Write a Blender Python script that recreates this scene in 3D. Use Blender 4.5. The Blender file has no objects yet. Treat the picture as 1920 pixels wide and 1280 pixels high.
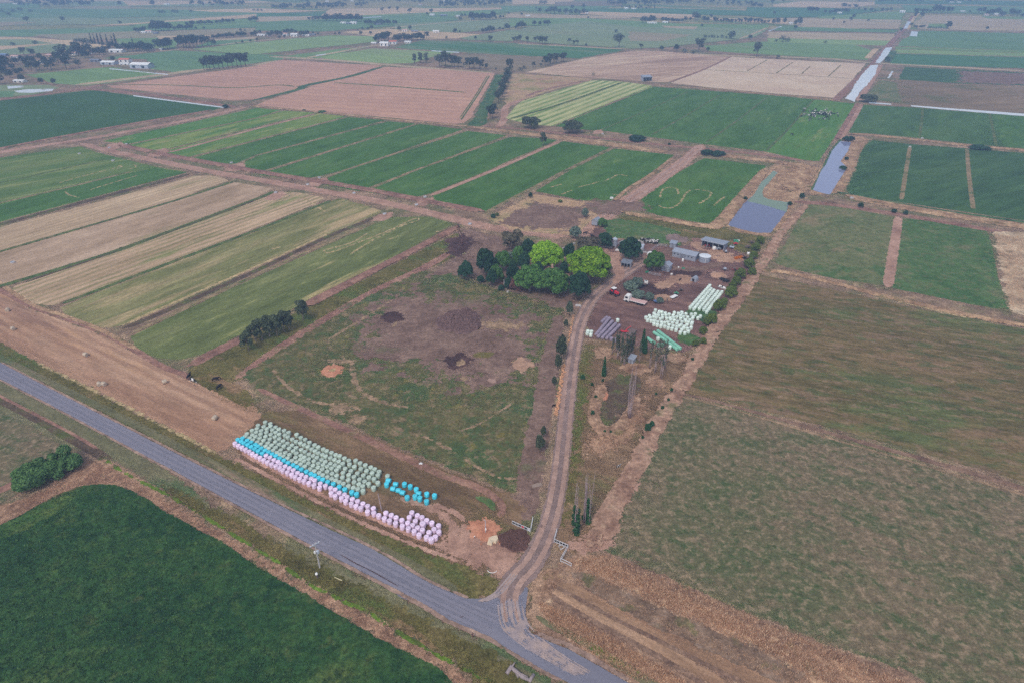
import bpy, bmesh, math, random
import numpy as np
from mathutils import Vector, Matrix
random.seed(7); RNG = np.random.default_rng(7)
SC = bpy.context.scene
COL = SC.collection
PI = math.pi
rad = math.radians

# ---------------------------------------------------------------- camera
F_PX, CX, CY, HORIZON, CAM_H = 1240.0, 960.0, 640.0, -90.0, 114.0
PITCH = math.atan((CY - HORIZON) / F_PX)
SP, CP = math.sin(PITCH), math.cos(PITCH)

def W(x, y, z=0.0):
    """ground point seen at a photo coordinate (1920 x 1280)"""
    u = (x - CX) / F_PX; v = (CY - y) / F_PX
    t = (CAM_H - z) / max(SP - v * CP, 0.012)
    return Vector((u * t, t * (CP + v * SP), z))

def ppm(y):
    """photo pixels per metre for things standing at row y"""
    return (y - HORIZON) * CP / CAM_H

cam = bpy.data.objects.new('camera', bpy.data.cameras.new('camera'))
COL.objects.link(cam)
cam.location = (0, 0, CAM_H)
cam.rotation_euler = (PI / 2 - PITCH, 0, 0)
cam.data.sensor_width = 36.0
cam.data.lens = F_PX / 1920.0 * 36.0
cam.data.clip_start = 0.5
cam.data.clip_end = 30000.0
SC.camera = cam

# ---------------------------------------------------------------- tags
def tag(o, label=None, cat=None, group=None, kind=None):
    if label: o['label'] = label
    if cat: o['category'] = cat
    if group: o['group'] = group
    if kind: o['kind'] = kind
    return o

def empty(name, loc, rz=0.0, label=None, cat=None, group=None):
    o = bpy.data.objects.new(name, None); COL.objects.link(o)
    o.location = loc; o.rotation_euler = (0, 0, rz); o.empty_display_size = 0.5
    return tag(o, label, cat, group)

def obj(name, mesh, parent=None, loc=None, rz=0.0):
    o = bpy.data.objects.new(name, mesh); COL.objects.link(o)
    if parent is not None: o.parent = parent
    if loc is not None: o.location = loc
    if rz: o.rotation_euler = (0, 0, rz)
    return o

def copy_tree(o, parent=None, loc=None, rz=None, sc=None, label=None, group=None):
    c = o.copy(); COL.objects.link(c)
    if parent is not None: c.parent = parent
    if loc is not None: c.location = loc
    if rz is not None: c.rotation_euler = (0, 0, rz)
    if sc is not None: c.scale = sc if hasattr(sc, '__len__') else (sc, sc, sc)
    if label: c['label'] = label
    if group: c['group'] = group
    for ch in list(o.children): copy_tree(ch, c)
    return c

# ---------------------------------------------------------------- colour
E_LIGHT = (0.93, 0.95, 1.04)
def s2l(c):
    c = c / 255.0
    return c / 12.92 if c <= 0.04045 else ((c + 0.055) / 1.055) ** 2.4
def K(r, g, b, m=1.0):
    """surface colour of a thing that looks (r, g, b) under this sky"""
    return tuple(min(0.9, s2l(v) * m / e) for v, e in zip((r, g, b), E_LIGHT)) + (1.0,)

# ---------------------------------------------------------------- node helpers
class NT:
    def __init__(s, name, rough=0.9, spec=0.15):
        s.m = bpy.data.materials.new(name); s.m.use_nodes = True
        s.t = s.m.node_tree; s.n = s.t.nodes; s.l = s.t.links
        s.b = s.n['Principled BSDF']
        s.b.inputs['Roughness'].default_value = rough
        s.b.inputs['Specular IOR Level'].default_value = spec
        s._pos = None
    def new(s, t, **kw):
        k = s.n.new(t)
        for a, v in kw.items(): setattr(k, a, v)
        return k
    def link(s, a, b): s.l.new(a, b)
    def put(s, sock, v):
        if hasattr(v, 'is_output'): s.l.new(v, sock)
        else: sock.default_value = v
    def pos(s, local=False):
        if s._pos is None:
            s._pos = s.new('ShaderNodeTexCoord').outputs['Object'] if local else s.new('ShaderNodeNewGeometry').outputs['Position']
        return s._pos
    def math(s, op, a, b=0.0, c=None, clamp=False):
        k = s.new('ShaderNodeMath', operation=op); k.use_clamp = clamp
        s.put(k.inputs[0], a); s.put(k.inputs[1], b)
        if c is not None: s.put(k.inputs[2], c)
        return k.outputs[0]
    def rng(s, v, a, b, c=0.0, d=1.0, smooth=True):
        k = s.new('ShaderNodeMapRange'); k.interpolation_type = 'SMOOTHSTEP' if smooth else 'LINEAR'
        s.put(k.inputs[0], v)
        for i, q in enumerate((a, b, c, d)): s.put(k.inputs[1 + i], q)
        return k.outputs[0]
    def turned(s, vec, ang, ratio):
        """texture space turned by ang (rad from +Y toward +X) and stretched along it"""
        r = s.new('ShaderNodeVectorRotate', rotation_type='Z_AXIS'); s.put(r.inputs['Vector'], vec)
        r.inputs['Angle'].default_value = ang
        m = s.new('ShaderNodeVectorMath', operation='MULTIPLY'); s.link(r.outputs[0], m.inputs[0])
        m.inputs[1].default_value = (1.0, 1.0 / ratio, 1.0)
        return m.outputs[0]
    def noise(s, vec, scale, detail=8, rough=0.6, dist=0.0):
        k = s.new('ShaderNodeTexNoise'); s.put(k.inputs['Vector'], vec)
        k.inputs['Scale'].default_value = scale; k.inputs['Detail'].default_value = detail
        k.inputs['Roughness'].default_value = rough; k.inputs['Distortion'].default_value = dist
        return k.outputs[0]
    def ramp(s, f, stops):
        k = s.new('ShaderNodeValToRGB'); s.link(f, k.inputs[0]); e = k.color_ramp.elements
        while len(e) < len(stops): e.new(0.5)
        for el, (p, c) in zip(e, stops): el.position = p; el.color = c
        return k.outputs[0]
    def mix(s, f, a, b, mode='MIX'):
        k = s.new('ShaderNodeMix', data_type='RGBA', blend_type=mode)
        s.put(k.inputs[0], f); s.put(k.inputs[6], a); s.put(k.inputs[7], b)
        return k.outputs[2]
    def color(s, c): s.put(s.b.inputs['Base Color'], c); return s
    def bump(s, h, strength, dist=0.1):
        k = s.new('ShaderNodeBump'); s.link(h, k.inputs['Height'])
        k.inputs['Strength'].default_value = strength; k.inputs['Distance'].default_value = dist
        s.link(k.outputs[0], s.b.inputs['Normal']); return s

ANG_A = rad(31.7)      # the way the paddocks run, right of straight ahead
ANG_B = rad(-58.6)     # the way the road runs

def alpha_edge(k, p, ragged, rscale):
    """the sheet ends where its 'edge' value plus a fine noise falls under one half"""
    a = k.new('ShaderNodeAttribute', attribute_name='edge')
    e = k.math('ADD', a.outputs['Fac'], k.math('MULTIPLY', k.math('SUBTRACT', k.noise(p, rscale, 4, 0.78), 0.5), ragged * 2.4))
    k.put(k.b.inputs['Alpha'], k.math('GREATER_THAN', e, 0.5))

def ground_mat(name, cols, scale=0.06, rough=0.68, aniso=None, patches=(), stripes=(), fine=(1.6, 0.35), grain=(0.35, 0.3),
               bump=0.5, ragged=0.0, rscale=0.35):
    """mottled ground: cols = 2-4 colours over a cloudy noise, then patches and stripes laid over it"""
    k = NT(name, 0.95, 0.08)
    p = k.pos()
    v = k.turned(p, *aniso) if aniso else p
    n = k.noise(v, scale, 10, rough)
    st = [(0.36 + 0.28 * i / (len(cols) - 1), c) for i, c in enumerate(cols)]
    c = k.ramp(n, st)
    for q in patches:
        sc, thr, soft, pc = q[:4]; an = q[4] if len(q) > 4 else None; amt = q[5] if len(q) > 5 else 1.0
        vv = k.turned(p, *an) if an else p
        f = k.rng(k.noise(vv, sc, 9, 0.65), thr - soft, thr + soft, 0.0, amt)
        c = k.mix(f, c, pc)
    for ang, period, sc_, strength, wob in stripes:
        d = k.new('ShaderNodeVectorMath', operation='DOT_PRODUCT'); k.put(d.inputs[0], p)
        d.inputs[1].default_value = (math.cos(ang), -math.sin(ang), 0)
        w = k.math('ADD', k.math('MULTIPLY', d.outputs['Value'], 2 * PI / period), k.math('MULTIPLY', k.noise(p, 0.06, 3), wob))
        f = k.rng(k.math('SINE', w), -0.6, 0.9, 0.0, strength)
        f = k.math('MULTIPLY', f, k.rng(k.noise(k.turned(p, ang, 6.0), 0.16, 6), 0.35, 0.62, 0.25, 1.0))
        c = k.mix(f, c, sc_)
    g = k.noise(v, grain[0], 6, 0.72)
    fn = k.noise(p, fine[0], 4, 0.8)
    gm = k.math('MULTIPLY', k.rng(g, 0.33, 0.67, 1 - grain[1], 1 + grain[1], False), k.rng(fn, 0.34, 0.66, 1 - fine[1], 1 + fine[1], False))
    comb = k.new('ShaderNodeVectorMath', operation='SCALE'); k.link(c, comb.inputs[0]); k.link(gm, comb.inputs['Scale'])
    k.color(comb.outputs[0])
    if bump: k.bump(fn, bump, 0.25)
    if ragged: alpha_edge(k, p, ragged, rscale)
    return k.m

def plain_mat(name, col, rough=0.7, spec=0.3, var=0.12, vscale=1.5, metal=0.0, bump=0.0):
    k = NT(name, rough, spec); k.b.inputs['Metallic'].default_value = metal
    n = k.noise(k.pos(True), vscale, 6, 0.65)
    s = k.new('ShaderNodeVectorMath', operation='SCALE'); s.inputs[0].default_value = col[:3]
    k.link(k.rng(n, 0.25, 0.75, 1 - var, 1 + var, False), s.inputs['Scale'])
    k.color(s.outputs[0])
    if bump: k.bump(n, bump, 0.05)
    return k.m

def sheet_metal_mat(name, col, rust=(150, 105, 85), amt=0.35, pitch=0.35):
    """corrugated iron: fine ribs, streaks and a little rust"""
    k = NT(name, 0.5, 0.4); p = k.pos(True)
    n = k.noise(k.turned(p, 0.0, 3.0), 0.8, 8, 0.7)
    c = k.mix(k.rng(n, 0.52, 0.75, 0.0, amt), col, K(*rust))
    w = k.new('ShaderNodeTexWave'); w.bands_direction = 'X'; k.put(w.inputs['Vector'], p)
    w.inputs['Scale'].default_value = 1.0 / pitch / 3.2; w.inputs['Distortion'].default_value = 0.0
    c = k.mix(k.rng(w.outputs['Fac'], 0.0, 1.0, 0.0, 0.22), c, (0.08, 0.085, 0.1, 1))
    k.color(c); k.bump(w.outputs['Fac'], 0.35, 0.03)
    k.b.inputs['Metallic'].default_value = 0.15
    return k.m

# ---------------------------------------------------------------- mesh builder
class MB:
    def __init__(s): s.v = []; s.f = []; s.mi = []
    def add(s, verts, faces, m=0):
        o = len(s.v); s.v += [tuple(p) for p in verts]
        for f in faces: s.f.append([i + o for i in f]); s.mi.append(m)
        return s
    def box(s, c, size, rz=0.0, m=0, taper=1.0, M=None):
        x, y, z = (q / 2 for q in size); vs = []
        for dz, t in ((-z, 1.0), (z, taper)):
            for dx, dy in ((-x, -y), (x, -y), (x, y), (-x, y)):
                px, py = dx * t, dy * t
                vs.append(Vector((px * math.cos(rz) - py * math.sin(rz), px * math.sin(rz) + py * math.cos(rz), dz)) + Vector(c))
        if M is not None: vs = [M @ q for q in vs]
        return s.add(vs, [(3, 2, 1, 0), (4, 5, 6, 7), (0, 1, 5, 4), (1, 2, 6, 5), (2, 3, 7, 6), (3, 0, 4, 7)], m)
    def tube(s, pts, radii, n=8, m=0, caps=True):
        pts = [Vector(p) for p in pts]
        if not hasattr(radii, '__len__'): radii = [radii] * len(pts)
        rings = []
        for i, p in enumerate(pts):
            d = (pts[min(i + 1, len(pts) - 1)] - pts[max(i - 1, 0)]).normalized()
            a = d.cross(Vector((0.13, 0.91, 0.39)) if abs(d.y) < 0.9 else Vector((1, 0, 0))).normalized(); b = d.cross(a)
            rings.append([p + (a * math.cos(2 * PI * k / n) + b * math.sin(2 * PI * k / n)) * radii[i] for k in range(n)])
        vs = [q for r in rings for q in r]; fs = []
        for i in range(len(pts) - 1):
            for k in range(n):
                fs.append((i * n + k, i * n + (k + 1) % n, (i + 1) * n + (k + 1) % n, (i + 1) * n + k))
        if caps:
            fs.append(tuple(range(n))[::-1]); fs.append(tuple((len(pts) - 1) * n + k for k in range(n)))
        return s.add(vs, fs, m)
    def lathe(s, prof, n=20, c=(0, 0, 0), m=0, M=None):
        vs = []; fs = []
        for r, z in prof:
            for k in range(n):
                vs.append(Vector((r * math.cos(2 * PI * k / n), r * math.sin(2 * PI * k / n), z)) + Vector(c))
        if M is not None: vs = [M @ q for q in vs]
        for i in range(len(prof) - 1):
            for k in range(n): fs.append((i * n + k, i * n + (k + 1) % n, (i + 1) * n + (k + 1) % n, (i + 1) * n + k))
        if prof[0][0] > 1e-4: fs.append(tuple(range(n))[::-1])
        if prof[-1][0] > 1e-4: fs.append(tuple((len(prof) - 1) * n + k for k in range(n)))
        return s.add(vs, fs, m)
    def prism(s, poly, y0, y1, m=0, M=None):
        """polygon in XZ extruded along Y"""
        n = len(poly)
        vs = [Vector((x, y0, z)) for x, z in poly] + [Vector((x, y1, z)) for x, z in poly]
        if M is not None: vs = [M @ q for q in vs]
        return s.add(vs, [tuple(range(n)), tuple(range(2 * n - 1, n - 1, -1))] + [(i, i + n, (i + 1) % n + n, (i + 1) % n) for i in range(n)], m)
    def slab(s, p, th=0.06, m=0):
        """four corners given a thickness downwards"""
        p = [Vector(q) for q in p]; d = Vector((0, 0, -th))
        return s.add(p + [q + d for q in p], [(0, 1, 2, 3), (7, 6, 5, 4), (0, 4, 5, 1), (1, 5, 6, 2), (2, 6, 7, 3), (3, 7, 4, 0)], m)
    def mesh(s, name, mats, smooth=False):
        me = bpy.data.meshes.new(name); me.from_pydata(s.v, [], s.f)
        for q in (mats if isinstance(mats, (list, tuple)) else [mats]): me.materials.append(q)
        if len(me.polygons):
            me.polygons.foreach_set('material_index', s.mi)
            if smooth: me.polygons.foreach_set('use_smooth', [True] * len(me.polygons))
        me.update()
        bm = bmesh.new(); bm.from_mesh(me); bmesh.ops.recalc_face_normals(bm, faces=bm.faces); bm.to_mesh(me); bm.free()
        return me
    def build(s, name, mats, parent=None, loc=None, rz=0.0, smooth=False):
        return obj(name, s.mesh(name, mats, smooth), parent, loc, rz)

def quads_mesh(name, P, mat, mi=None):
    """P: (n, 4, 3) array of loose quads"""
    n = len(P); me = bpy.data.meshes.new(name)
    me.vertices.add(n * 4); me.vertices.foreach_set('co', P.reshape(-1).astype(np.float32))
    me.loops.add(n * 4); me.loops.foreach_set('vertex_index', np.arange(n * 4, dtype=np.int32))
    me.polygons.add(n); me.polygons.foreach_set('loop_start', np.arange(0, n * 4, 4, dtype=np.int32))
    for q in (mat if isinstance(mat, (list, tuple)) else [mat]): me.materials.append(q)
    if mi is not None: me.polygons.foreach_set('material_index', mi.astype(np.int32))
    me.update(calc_edges=True)
    return me

# ---------------------------------------------------------------- sheets on the ground
HX0, HY0, HC = -1300.0, -60.0, 3.0
HM = np.full((850, 1000), 0.008, np.float32)      # height of the top sheet over the plain, 3 m cells
def sheet_z(pts, pad=1.0, line=False, flat=False):
    """lowest free height over the sheets already lying under this outline (a few mm per layer)"""
    A = np.array([(p[0], p[1]) for p in pts], float); far = A[:, 1].min()
    st = 0.003 if far < 330 else (0.008 if far < 700 else 0.02); m = pad + HC * 0.75
    j0, i0 = (int((A[:, k].min() - m - (HX0, HY0)[k]) / HC) for k in (0, 1)); j1, i1 = (int((A[:, k].max() + m - (HX0, HY0)[k]) / HC) + 2 for k in (0, 1))
    i0, j0 = max(i0, 0), max(j0, 0); i1, j1 = min(i1, HM.shape[0]), min(j1, HM.shape[1])
    if i1 <= i0 or j1 <= j0: return 0.012
    X, Y = np.meshgrid(HX0 + (np.arange(j0, j1) + .5) * HC, HY0 + (np.arange(i0, i1) + .5) * HC)
    if line:
        M = np.zeros(X.shape, bool)
        for (ax, ay), (bx, by) in zip(A[:-1], A[1:]):
            ex, ey = bx - ax, by - ay; t = np.clip(((X - ax) * ex + (Y - ay) * ey) / (ex * ex + ey * ey + 1e-9), 0, 1)
            M |= (X - ax - t * ex) ** 2 + (Y - ay - t * ey) ** 2 < m * m
    else: M = sdist(X, Y, [tuple(q) for q in A]) > -m
    sub = HM[i0:i1, j0:j1]
    if not M.any(): return 0.012
    if flat:
        z = float(sub[M].max()) + st; sub[M] = z
        return z
    P = np.pad(sub, 2, mode='edge'); D = np.max([P[a:a + sub.shape[0], b:b + sub.shape[1]] for a in range(5) for b in range(5)], axis=0) + st
    sub[M] = D[M]
    def zf(x, y):
        jj = np.clip(((np.asarray(x) - HX0) / HC).astype(int) - j0, 0, D.shape[1] - 1); ii = np.clip(((np.asarray(y) - HY0) / HC).astype(int) - i0, 0, D.shape[0] - 1)
        return D[ii, jj]
    return zf
def zval(z, x, y): return z(x, y) if callable(z) else (np.zeros(np.shape(x)) + z)

def densify(pts, step, jit, seed):
    r = random.Random(seed); out = []
    n = len(pts)
    for i in range(n):
        a, b = Vector(pts[i]), Vector(pts[(i + 1) % n]); d = b - a; L = d.length
        k = max(1, int(L / step)); nrm = Vector((-d.y, d.x)).normalized() if L > 0 else Vector((0, 0))
        for j in range(k):
            q = a + d * (j / k)
            if j: q += nrm * r.uniform(-jit, jit)
            out.append((q.x, q.y))
    return out

def field(name, px, mat, step=6.0, jit=0.7, z=None):
    """flat sheet with a slightly uneven border (far fields)"""
    g = [W(x, y)[:2] for x, y in px]
    z = sheet_z(g, flat=True) if z is None else z
    g = densify(g, step, jit, len(px) * 31 + int(px[0][0]))
    me = bpy.data.meshes.new(name); me.from_pydata([(x, y, z) for x, y in g], [], [list(range(len(g)))])
    at = me.attributes.new('edge', 'FLOAT', 'POINT'); at.data.foreach_set('value', np.full(len(g), 1.5, np.float32))
    me.materials.append(mat); me.update()
    if len(me.polygons) and me.polygons[0].normal.z < 0: me.flip_normals()
    return tag(obj(name, me), kind='structure')

def sdist(X, Y, poly):
    """signed distance to a polygon, positive inside"""
    d2 = np.full(X.shape, 1e18); ins = np.zeros(X.shape, bool); n = len(poly)
    for i in range(n):
        ax, ay = poly[i]; bx, by = poly[(i + 1) % n]; ex, ey = bx - ax, by - ay
        t = np.clip(((X - ax) * ex + (Y - ay) * ey) / (ex * ex + ey * ey + 1e-9), 0, 1)
        d2 = np.minimum(d2, (X - ax - t * ex) ** 2 + (Y - ay - t * ey) ** 2)
        c = (ay > Y) != (by > Y)
        with np.errstate(divide='ignore', invalid='ignore'):
            ins ^= c & (X < (bx - ax) * (Y - ay) / (by - ay + 1e-12) + ax)
    return np.where(ins, 1, -1) * np.sqrt(d2)

def soft_field(name, px, mat, cell=2.0, soft=1.5, z=None, hfun=None, world=False, kind='structure'):
    """sheet whose border breaks up raggedly over +-soft metres (attribute 'edge')"""
    poly = [tuple(q[:2]) for q in px] if world else [tuple(W(x, y)[:2]) for x, y in px]
    z = sheet_z(poly, soft) if z is None else z
    A = np.array(poly); lo = A.min(0) - soft - cell; hi = A.max(0) + soft + cell
    nx = int((hi[0] - lo[0]) / cell) + 2; ny = int((hi[1] - lo[1]) / cell) + 2
    X, Y = np.meshgrid(lo[0] + np.arange(nx) * cell, lo[1] + np.arange(ny) * cell)
    S = sdist(X, Y, poly); E = np.clip(0.5 + S / (2 * soft), -0.5, 1.5)
    keep = S > -soft * 1.6
    cellk = keep[:-1, :-1] | keep[1:, :-1] | keep[:-1, 1:] | keep[1:, 1:]
    J, I = np.nonzero(cellk)
    idx = np.stack([J * nx + I, J * nx + I + 1, (J + 1) * nx + I + 1, (J + 1) * nx + I], 1)
    used, inv = np.unique(idx.reshape(-1), return_inverse=True)
    Z = zval(z, X, Y) if hfun is None else zval(z, X, Y) + hfun(X, Y, S)
    co = np.stack([X.reshape(-1)[used], Y.reshape(-1)[used], Z.reshape(-1)[used]], 1)
    me = bpy.data.meshes.new(name)
    me.from_pydata(co.tolist(), [], inv.reshape(-1, 4).tolist())
    at = me.attributes.new('edge', 'FLOAT', 'POINT'); at.data.foreach_set('value', E.reshape(-1)[used].astype(np.float32))
    me.materials.append(mat)
    if hfun is not None: me.polygons.foreach_set('use_smooth', [True] * len(me.polygons))
    me.update()
    return tag(obj(name, me), kind=kind)

def smooth_line(pts, n=6):
    """Catmull-Rom through the points"""
    P = [Vector(p) for p in pts]
    if len(P) < 3: return P
    P = [P[0] * 2 - P[1]] + P + [P[-1] * 2 - P[-2]]; out = []
    for i in range(1, len(P) - 2):
        for k in range(n):
            t = k / n; a, b, c, d = P[i - 1], P[i], P[i + 1], P[i + 2]
            out.append(0.5 * ((2 * b) + (c - a) * t + (2 * a - 5 * b + 4 * c - d) * t * t + (3 * b - a - 3 * c + d) * t ** 3))
    return out + [P[-2]]

def strip(name, px, width, mat, h=0.0, off=0.0, z=None, step=3.0, curve=True, world=False, kind='structure', esc=None):
    """track, ditch or bank: a ribbon along a line, width in metres (one number or one per point)"""
    pts = [Vector((q[0], q[1])) for q in px] if world else [Vector(W(x, y)[:2]) for x, y in px]
    ws = list(width) if hasattr(width, '__len__') else [width] * len(pts)
    P3 = [Vector((p.x, p.y, w)) for p, w in zip(pts, ws)]
    if curve and len(P3) > 2: P3 = smooth_line(P3, 5)
    R = []
    for a, b in zip(P3[:-1], P3[1:]):
        k = max(1, int((b - a).length / step))
        R += [a.lerp(b, j / k) for j in range(k)]
    R.append(P3[-1])
    prof = [(-1.3, 0.0, -0.35), (-1.0, 0.02, 0.3), (-0.7, 0.5, 0.8), (0.0, 1.0, 1.2), (0.7, 0.5, 0.8), (1.0, 0.02, 0.3), (1.3, 0.0, -0.35)]
    vs, fs, es = [], [], []
    n = len(prof)
    if z is None: z = sheet_z([(q.x, q.y) for q in R[::3] + [R[-1]]], max(ws) * 0.65 + abs(off), True)
    seg = [0.0]
    for q0, q1 in zip(R[:-1], R[1:]): seg.append(seg[-1] + math.hypot(q1.x - q0.x, q1.y - q0.y))
    for i, q in enumerate(R):
        fade = 0.9 * max(0.0, 1 - min(seg[i], seg[-1] - seg[i]) / max(0.1, 1.2 * q.z))
        d = R[min(i + 1, len(R) - 1)] - R[max(i - 1, 0)]; d = Vector((d.x, d.y)).normalized(); nr = Vector((d.y, -d.x))
        for t, hh, e in prof:
            o = off + t * q.z / 2
            vs.append((q.x + nr.x * o, q.y + nr.y * o, float(zval(z, q.x + nr.x * o, q.y + nr.y * o)) + h * hh)); es.append(e * (esc or (0.62 if name == 'wheel_marks' else 1.0)) - fade)
    for i in range(len(R) - 1):
        for k in range(n - 1): fs.append((i * n + k, i * n + k + 1, (i + 1) * n + k + 1, (i + 1) * n + k))
    me = bpy.data.meshes.new(name); me.from_pydata(vs, [], fs)
    at = me.attributes.new('edge', 'FLOAT', 'POINT'); at.data.foreach_set('value', np.array(es, np.float32))
    me.materials.append(mat); me.polygons.foreach_set('use_smooth', [True] * len(me.polygons)); me.update()
    if len(me.polygons) and me.polygons[0].normal.z < 0: me.flip_normals()
    return tag(obj(name, me), kind=kind)

def spot(name, x, y, rx, ry, mat, z=None, soft=0.35):
    """round patch: a disc whose rim breaks up; rx, ry in photo pixels"""
    c = W(x, y); ex = abs(W(x + rx, y).x - c.x); ey = abs(W(x, y - ry).y - W(x, y + ry).y) / 2
    z = sheet_z([(c.x - ex, c.y - ey), (c.x + ex, c.y - ey), (c.x + ex, c.y + ey), (c.x - ex, c.y + ey)]) if z is None else z
    zz = lambda x, y: float(zval(z, x, y)); vs = [(c.x, c.y, zz(c.x, c.y))]; es = [1.3]; n = 28; fs = []
    for j, (t, e) in enumerate(((0.5, 1.0), (0.85, 0.6), (1.15, 0.35), (1.5, -0.1))):
        for k in range(n):
            a = 2 * PI * k / n; vs.append((c.x + ex * t * math.cos(a), c.y + ey * t * math.sin(a), zz(c.x + ex * t * math.cos(a), c.y + ey * t * math.sin(a)))); es.append(e)
    for k in range(n): fs.append((0, 1 + k, 1 + (k + 1) % n))
    for j in range(3):
        for k in range(n): fs.append((1 + j * n + k, 1 + (j + 1) * n + k, 1 + (j + 1) * n + (k + 1) % n, 1 + j * n + (k + 1) % n))
    me = bpy.data.meshes.new(name); me.from_pydata(vs, [], fs)
    at = me.attributes.new('edge', 'FLOAT', 'POINT'); at.data.foreach_set('value', np.array(es, np.float32))
    me.materials.append(mat); me.update()
    return tag(obj(name, me), kind='structure')
# ---------------------------------------------------------------- ground materials
G = {}
AA, AB = (ANG_A, 5.0), (ANG_B, 5.0)
G['base'] = ground_mat('verge_ground', [K(116, 96, 82), K(140, 116, 100), K(158, 132, 112)], 0.05, patches=[(0.035, 0.52, 0.06, K(104, 106, 74), None, 0.8), (0.2, 0.6, 0.06, K(172, 146, 120), None, 0.7)])
G['far'] = ground_mat('far_plain', [K(116, 124, 84), K(146, 138, 94), K(168, 144, 104)], 0.004, aniso=(ANG_B, 3.0), patches=[(0.006, 0.56, 0.02, K(100, 124, 76), (ANG_B, 3.0), 0.9)], fine=(0.3, 0.12), grain=(0.05, 0.15))
G['crop'] = ground_mat('lucerne_crop', [K(36, 66, 38), K(46, 79, 45), K(57, 88, 48), K(70, 95, 50)], 0.05, patches=[(0.05, 0.62, 0.07, K(92, 104, 58), None, 0.75), (0.16, 0.62, 0.04, K(96, 98, 60), None, 0.4), (0.35, 0.55, 0.05, K(30, 58, 36), None, 0.6), (0.3, 0.57, 0.05, K(76, 98, 54), None, 0.5)], fine=(1.1, 0.42), grain=(0.45, 0.22), bump=1.0, ragged=0.5, rscale=0.3)
G['g1'] = ground_mat('irrigated_pasture', [K(64, 99, 46), K(74, 110, 54), K(88, 118, 62)], 0.05, aniso=(ANG_A, 3), patches=[(0.12, 0.66, 0.05, K(114, 135, 78), AA, 0.6), (0.06, 0.62, 0.05, K(60, 91, 48), None, 0.6)], fine=(0.9, 0.22), grain=(0.25, 0.2), ragged=0.5, rscale=0.25)
G['g1y'] = ground_mat('pale_pasture', [K(88, 122, 56), K(112, 134, 68), K(136, 146, 82)], 0.05, aniso=(ANG_A, 6), patches=[(0.10, 0.56, 0.06, K(158, 150, 102), AA, 0.8), (0.07, 0.55, 0.06, K(78, 120, 56), AA, 0.8)], fine=(0.9, 0.2), grain=(0.25, 0.2), ragged=0.5, rscale=0.25)
G['g1m'] = ground_mat('middling_pasture', [K(72, 116, 52), K(84, 124, 58), K(100, 130, 66)], 0.05, aniso=(ANG_A, 5), patches=[(0.09, 0.60, 0.05, K(140, 144, 90), AA, 0.6)], fine=(0.9, 0.2), grain=(0.25, 0.2), ragged=0.5, rscale=0.25)
G['g2'] = ground_mat('bluegreen_pasture', [K(64, 94, 54), K(73, 105, 60), K(82, 111, 64)], 0.04, aniso=(ANG_A, 3), patches=[(0.06, 0.6, 0.06, K(84, 116, 56), AA, 0.6)], fine=(0.6, 0.18), grain=(0.15, 0.16), ragged=0.5, rscale=0.2)
G['g3'] = ground_mat('dark_pasture', [K(56, 86, 54), K(64, 95, 59), K(72, 101, 62)], 0.05, aniso=(rad(60), 6), patches=[(0.05, 0.62, 0.05, K(80, 110, 60), (rad(60), 4), 0.5)], fine=(0.7, 0.16), grain=(0.2, 0.2), ragged=0.5, rscale=0.2)
G['gl'] = ground_mat('left_pasture', [K(76, 106, 54), K(92, 117, 62), K(114, 128, 76)], 0.035, aniso=(rad(48), 5), patches=[(0.07, 0.6, 0.05, K(140, 144, 92), (rad(48), 8), 0.7)], fine=(0.8, 0.2), grain=(0.25, 0.2), ragged=0.5, rscale=0.25)
G['dk'] = ground_mat('dark_lucerne', [K(54, 86, 48), K(60, 94, 54), K(66, 100, 56)], 0.02, fine=(0.5, 0.1), grain=(0.1, 0.1), ragged=0.3, rscale=0.2)
TAN, TAN2 = K(186, 160, 140), K(170, 142, 128)
G['tan1'] = ground_mat('cut_hay', [K(161, 137, 112), K(183, 157, 132), K(201, 175, 148)], 0.06, aniso=(ANG_A, 7), patches=[(0.05, 0.6, 0.06, K(131, 137, 86), AA, 0.75)], stripes=[(ANG_A, 3.6, K(145, 129, 98), 0.5, 8.0)], fine=(0.7, 0.14), grain=(0.3, 0.16), ragged=0.6)
G['tan2'] = ground_mat('cut_hay_brown', [K(153, 129, 106), K(175, 149, 128), K(189, 163, 142)], 0.05, aniso=(ANG_A, 4), patches=[(0.05, 0.64, 0.06, K(145, 133, 96), AA, 0.7)], fine=(0.7, 0.16), grain=(0.3, 0.18), ragged=0.6)
G['tan3'] = ground_mat('raked_hay', [K(163, 139, 112), K(187, 159, 134), K(201, 173, 146)], 0.06, aniso=(ANG_A, 7), patches=[(0.06, 0.58, 0.05, K(127, 135, 84), AA, 0.85)], stripes=[(ANG_A, 3.9, K(123, 121, 80), 0.75, 6.0)], fine=(0.7, 0.16), grain=(0.3, 0.16), ragged=0.6)
G['olive'] = ground_mat('regrowing_hay', [K(108, 110, 68), K(122, 123, 80), K(144, 138, 98)], 0.06, aniso=(ANG_A, 6), patches=[(0.07, 0.53, 0.07, K(182, 158, 126), (ANG_A, 9), 0.9), (0.3, 0.6, 0.06, K(166, 148, 110), AA, 0.6)], fine=(0.8, 0.22), grain=(0.35, 0.25), ragged=0.6)
G['greenhay'] = ground_mat('green_regrowth', [K(92, 102, 60), K(106, 115, 70), K(124, 128, 84)], 0.06, aniso=(ANG_A, 5), patches=[(0.08, 0.63, 0.05, K(178, 160, 118), (ANG_A, 8), 0.85), (0.35, 0.62, 0.06, K(150, 146, 98), AA, 0.5)], fine=(0.8, 0.22), grain=(0.35, 0.25), ragged=0.6)
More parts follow.
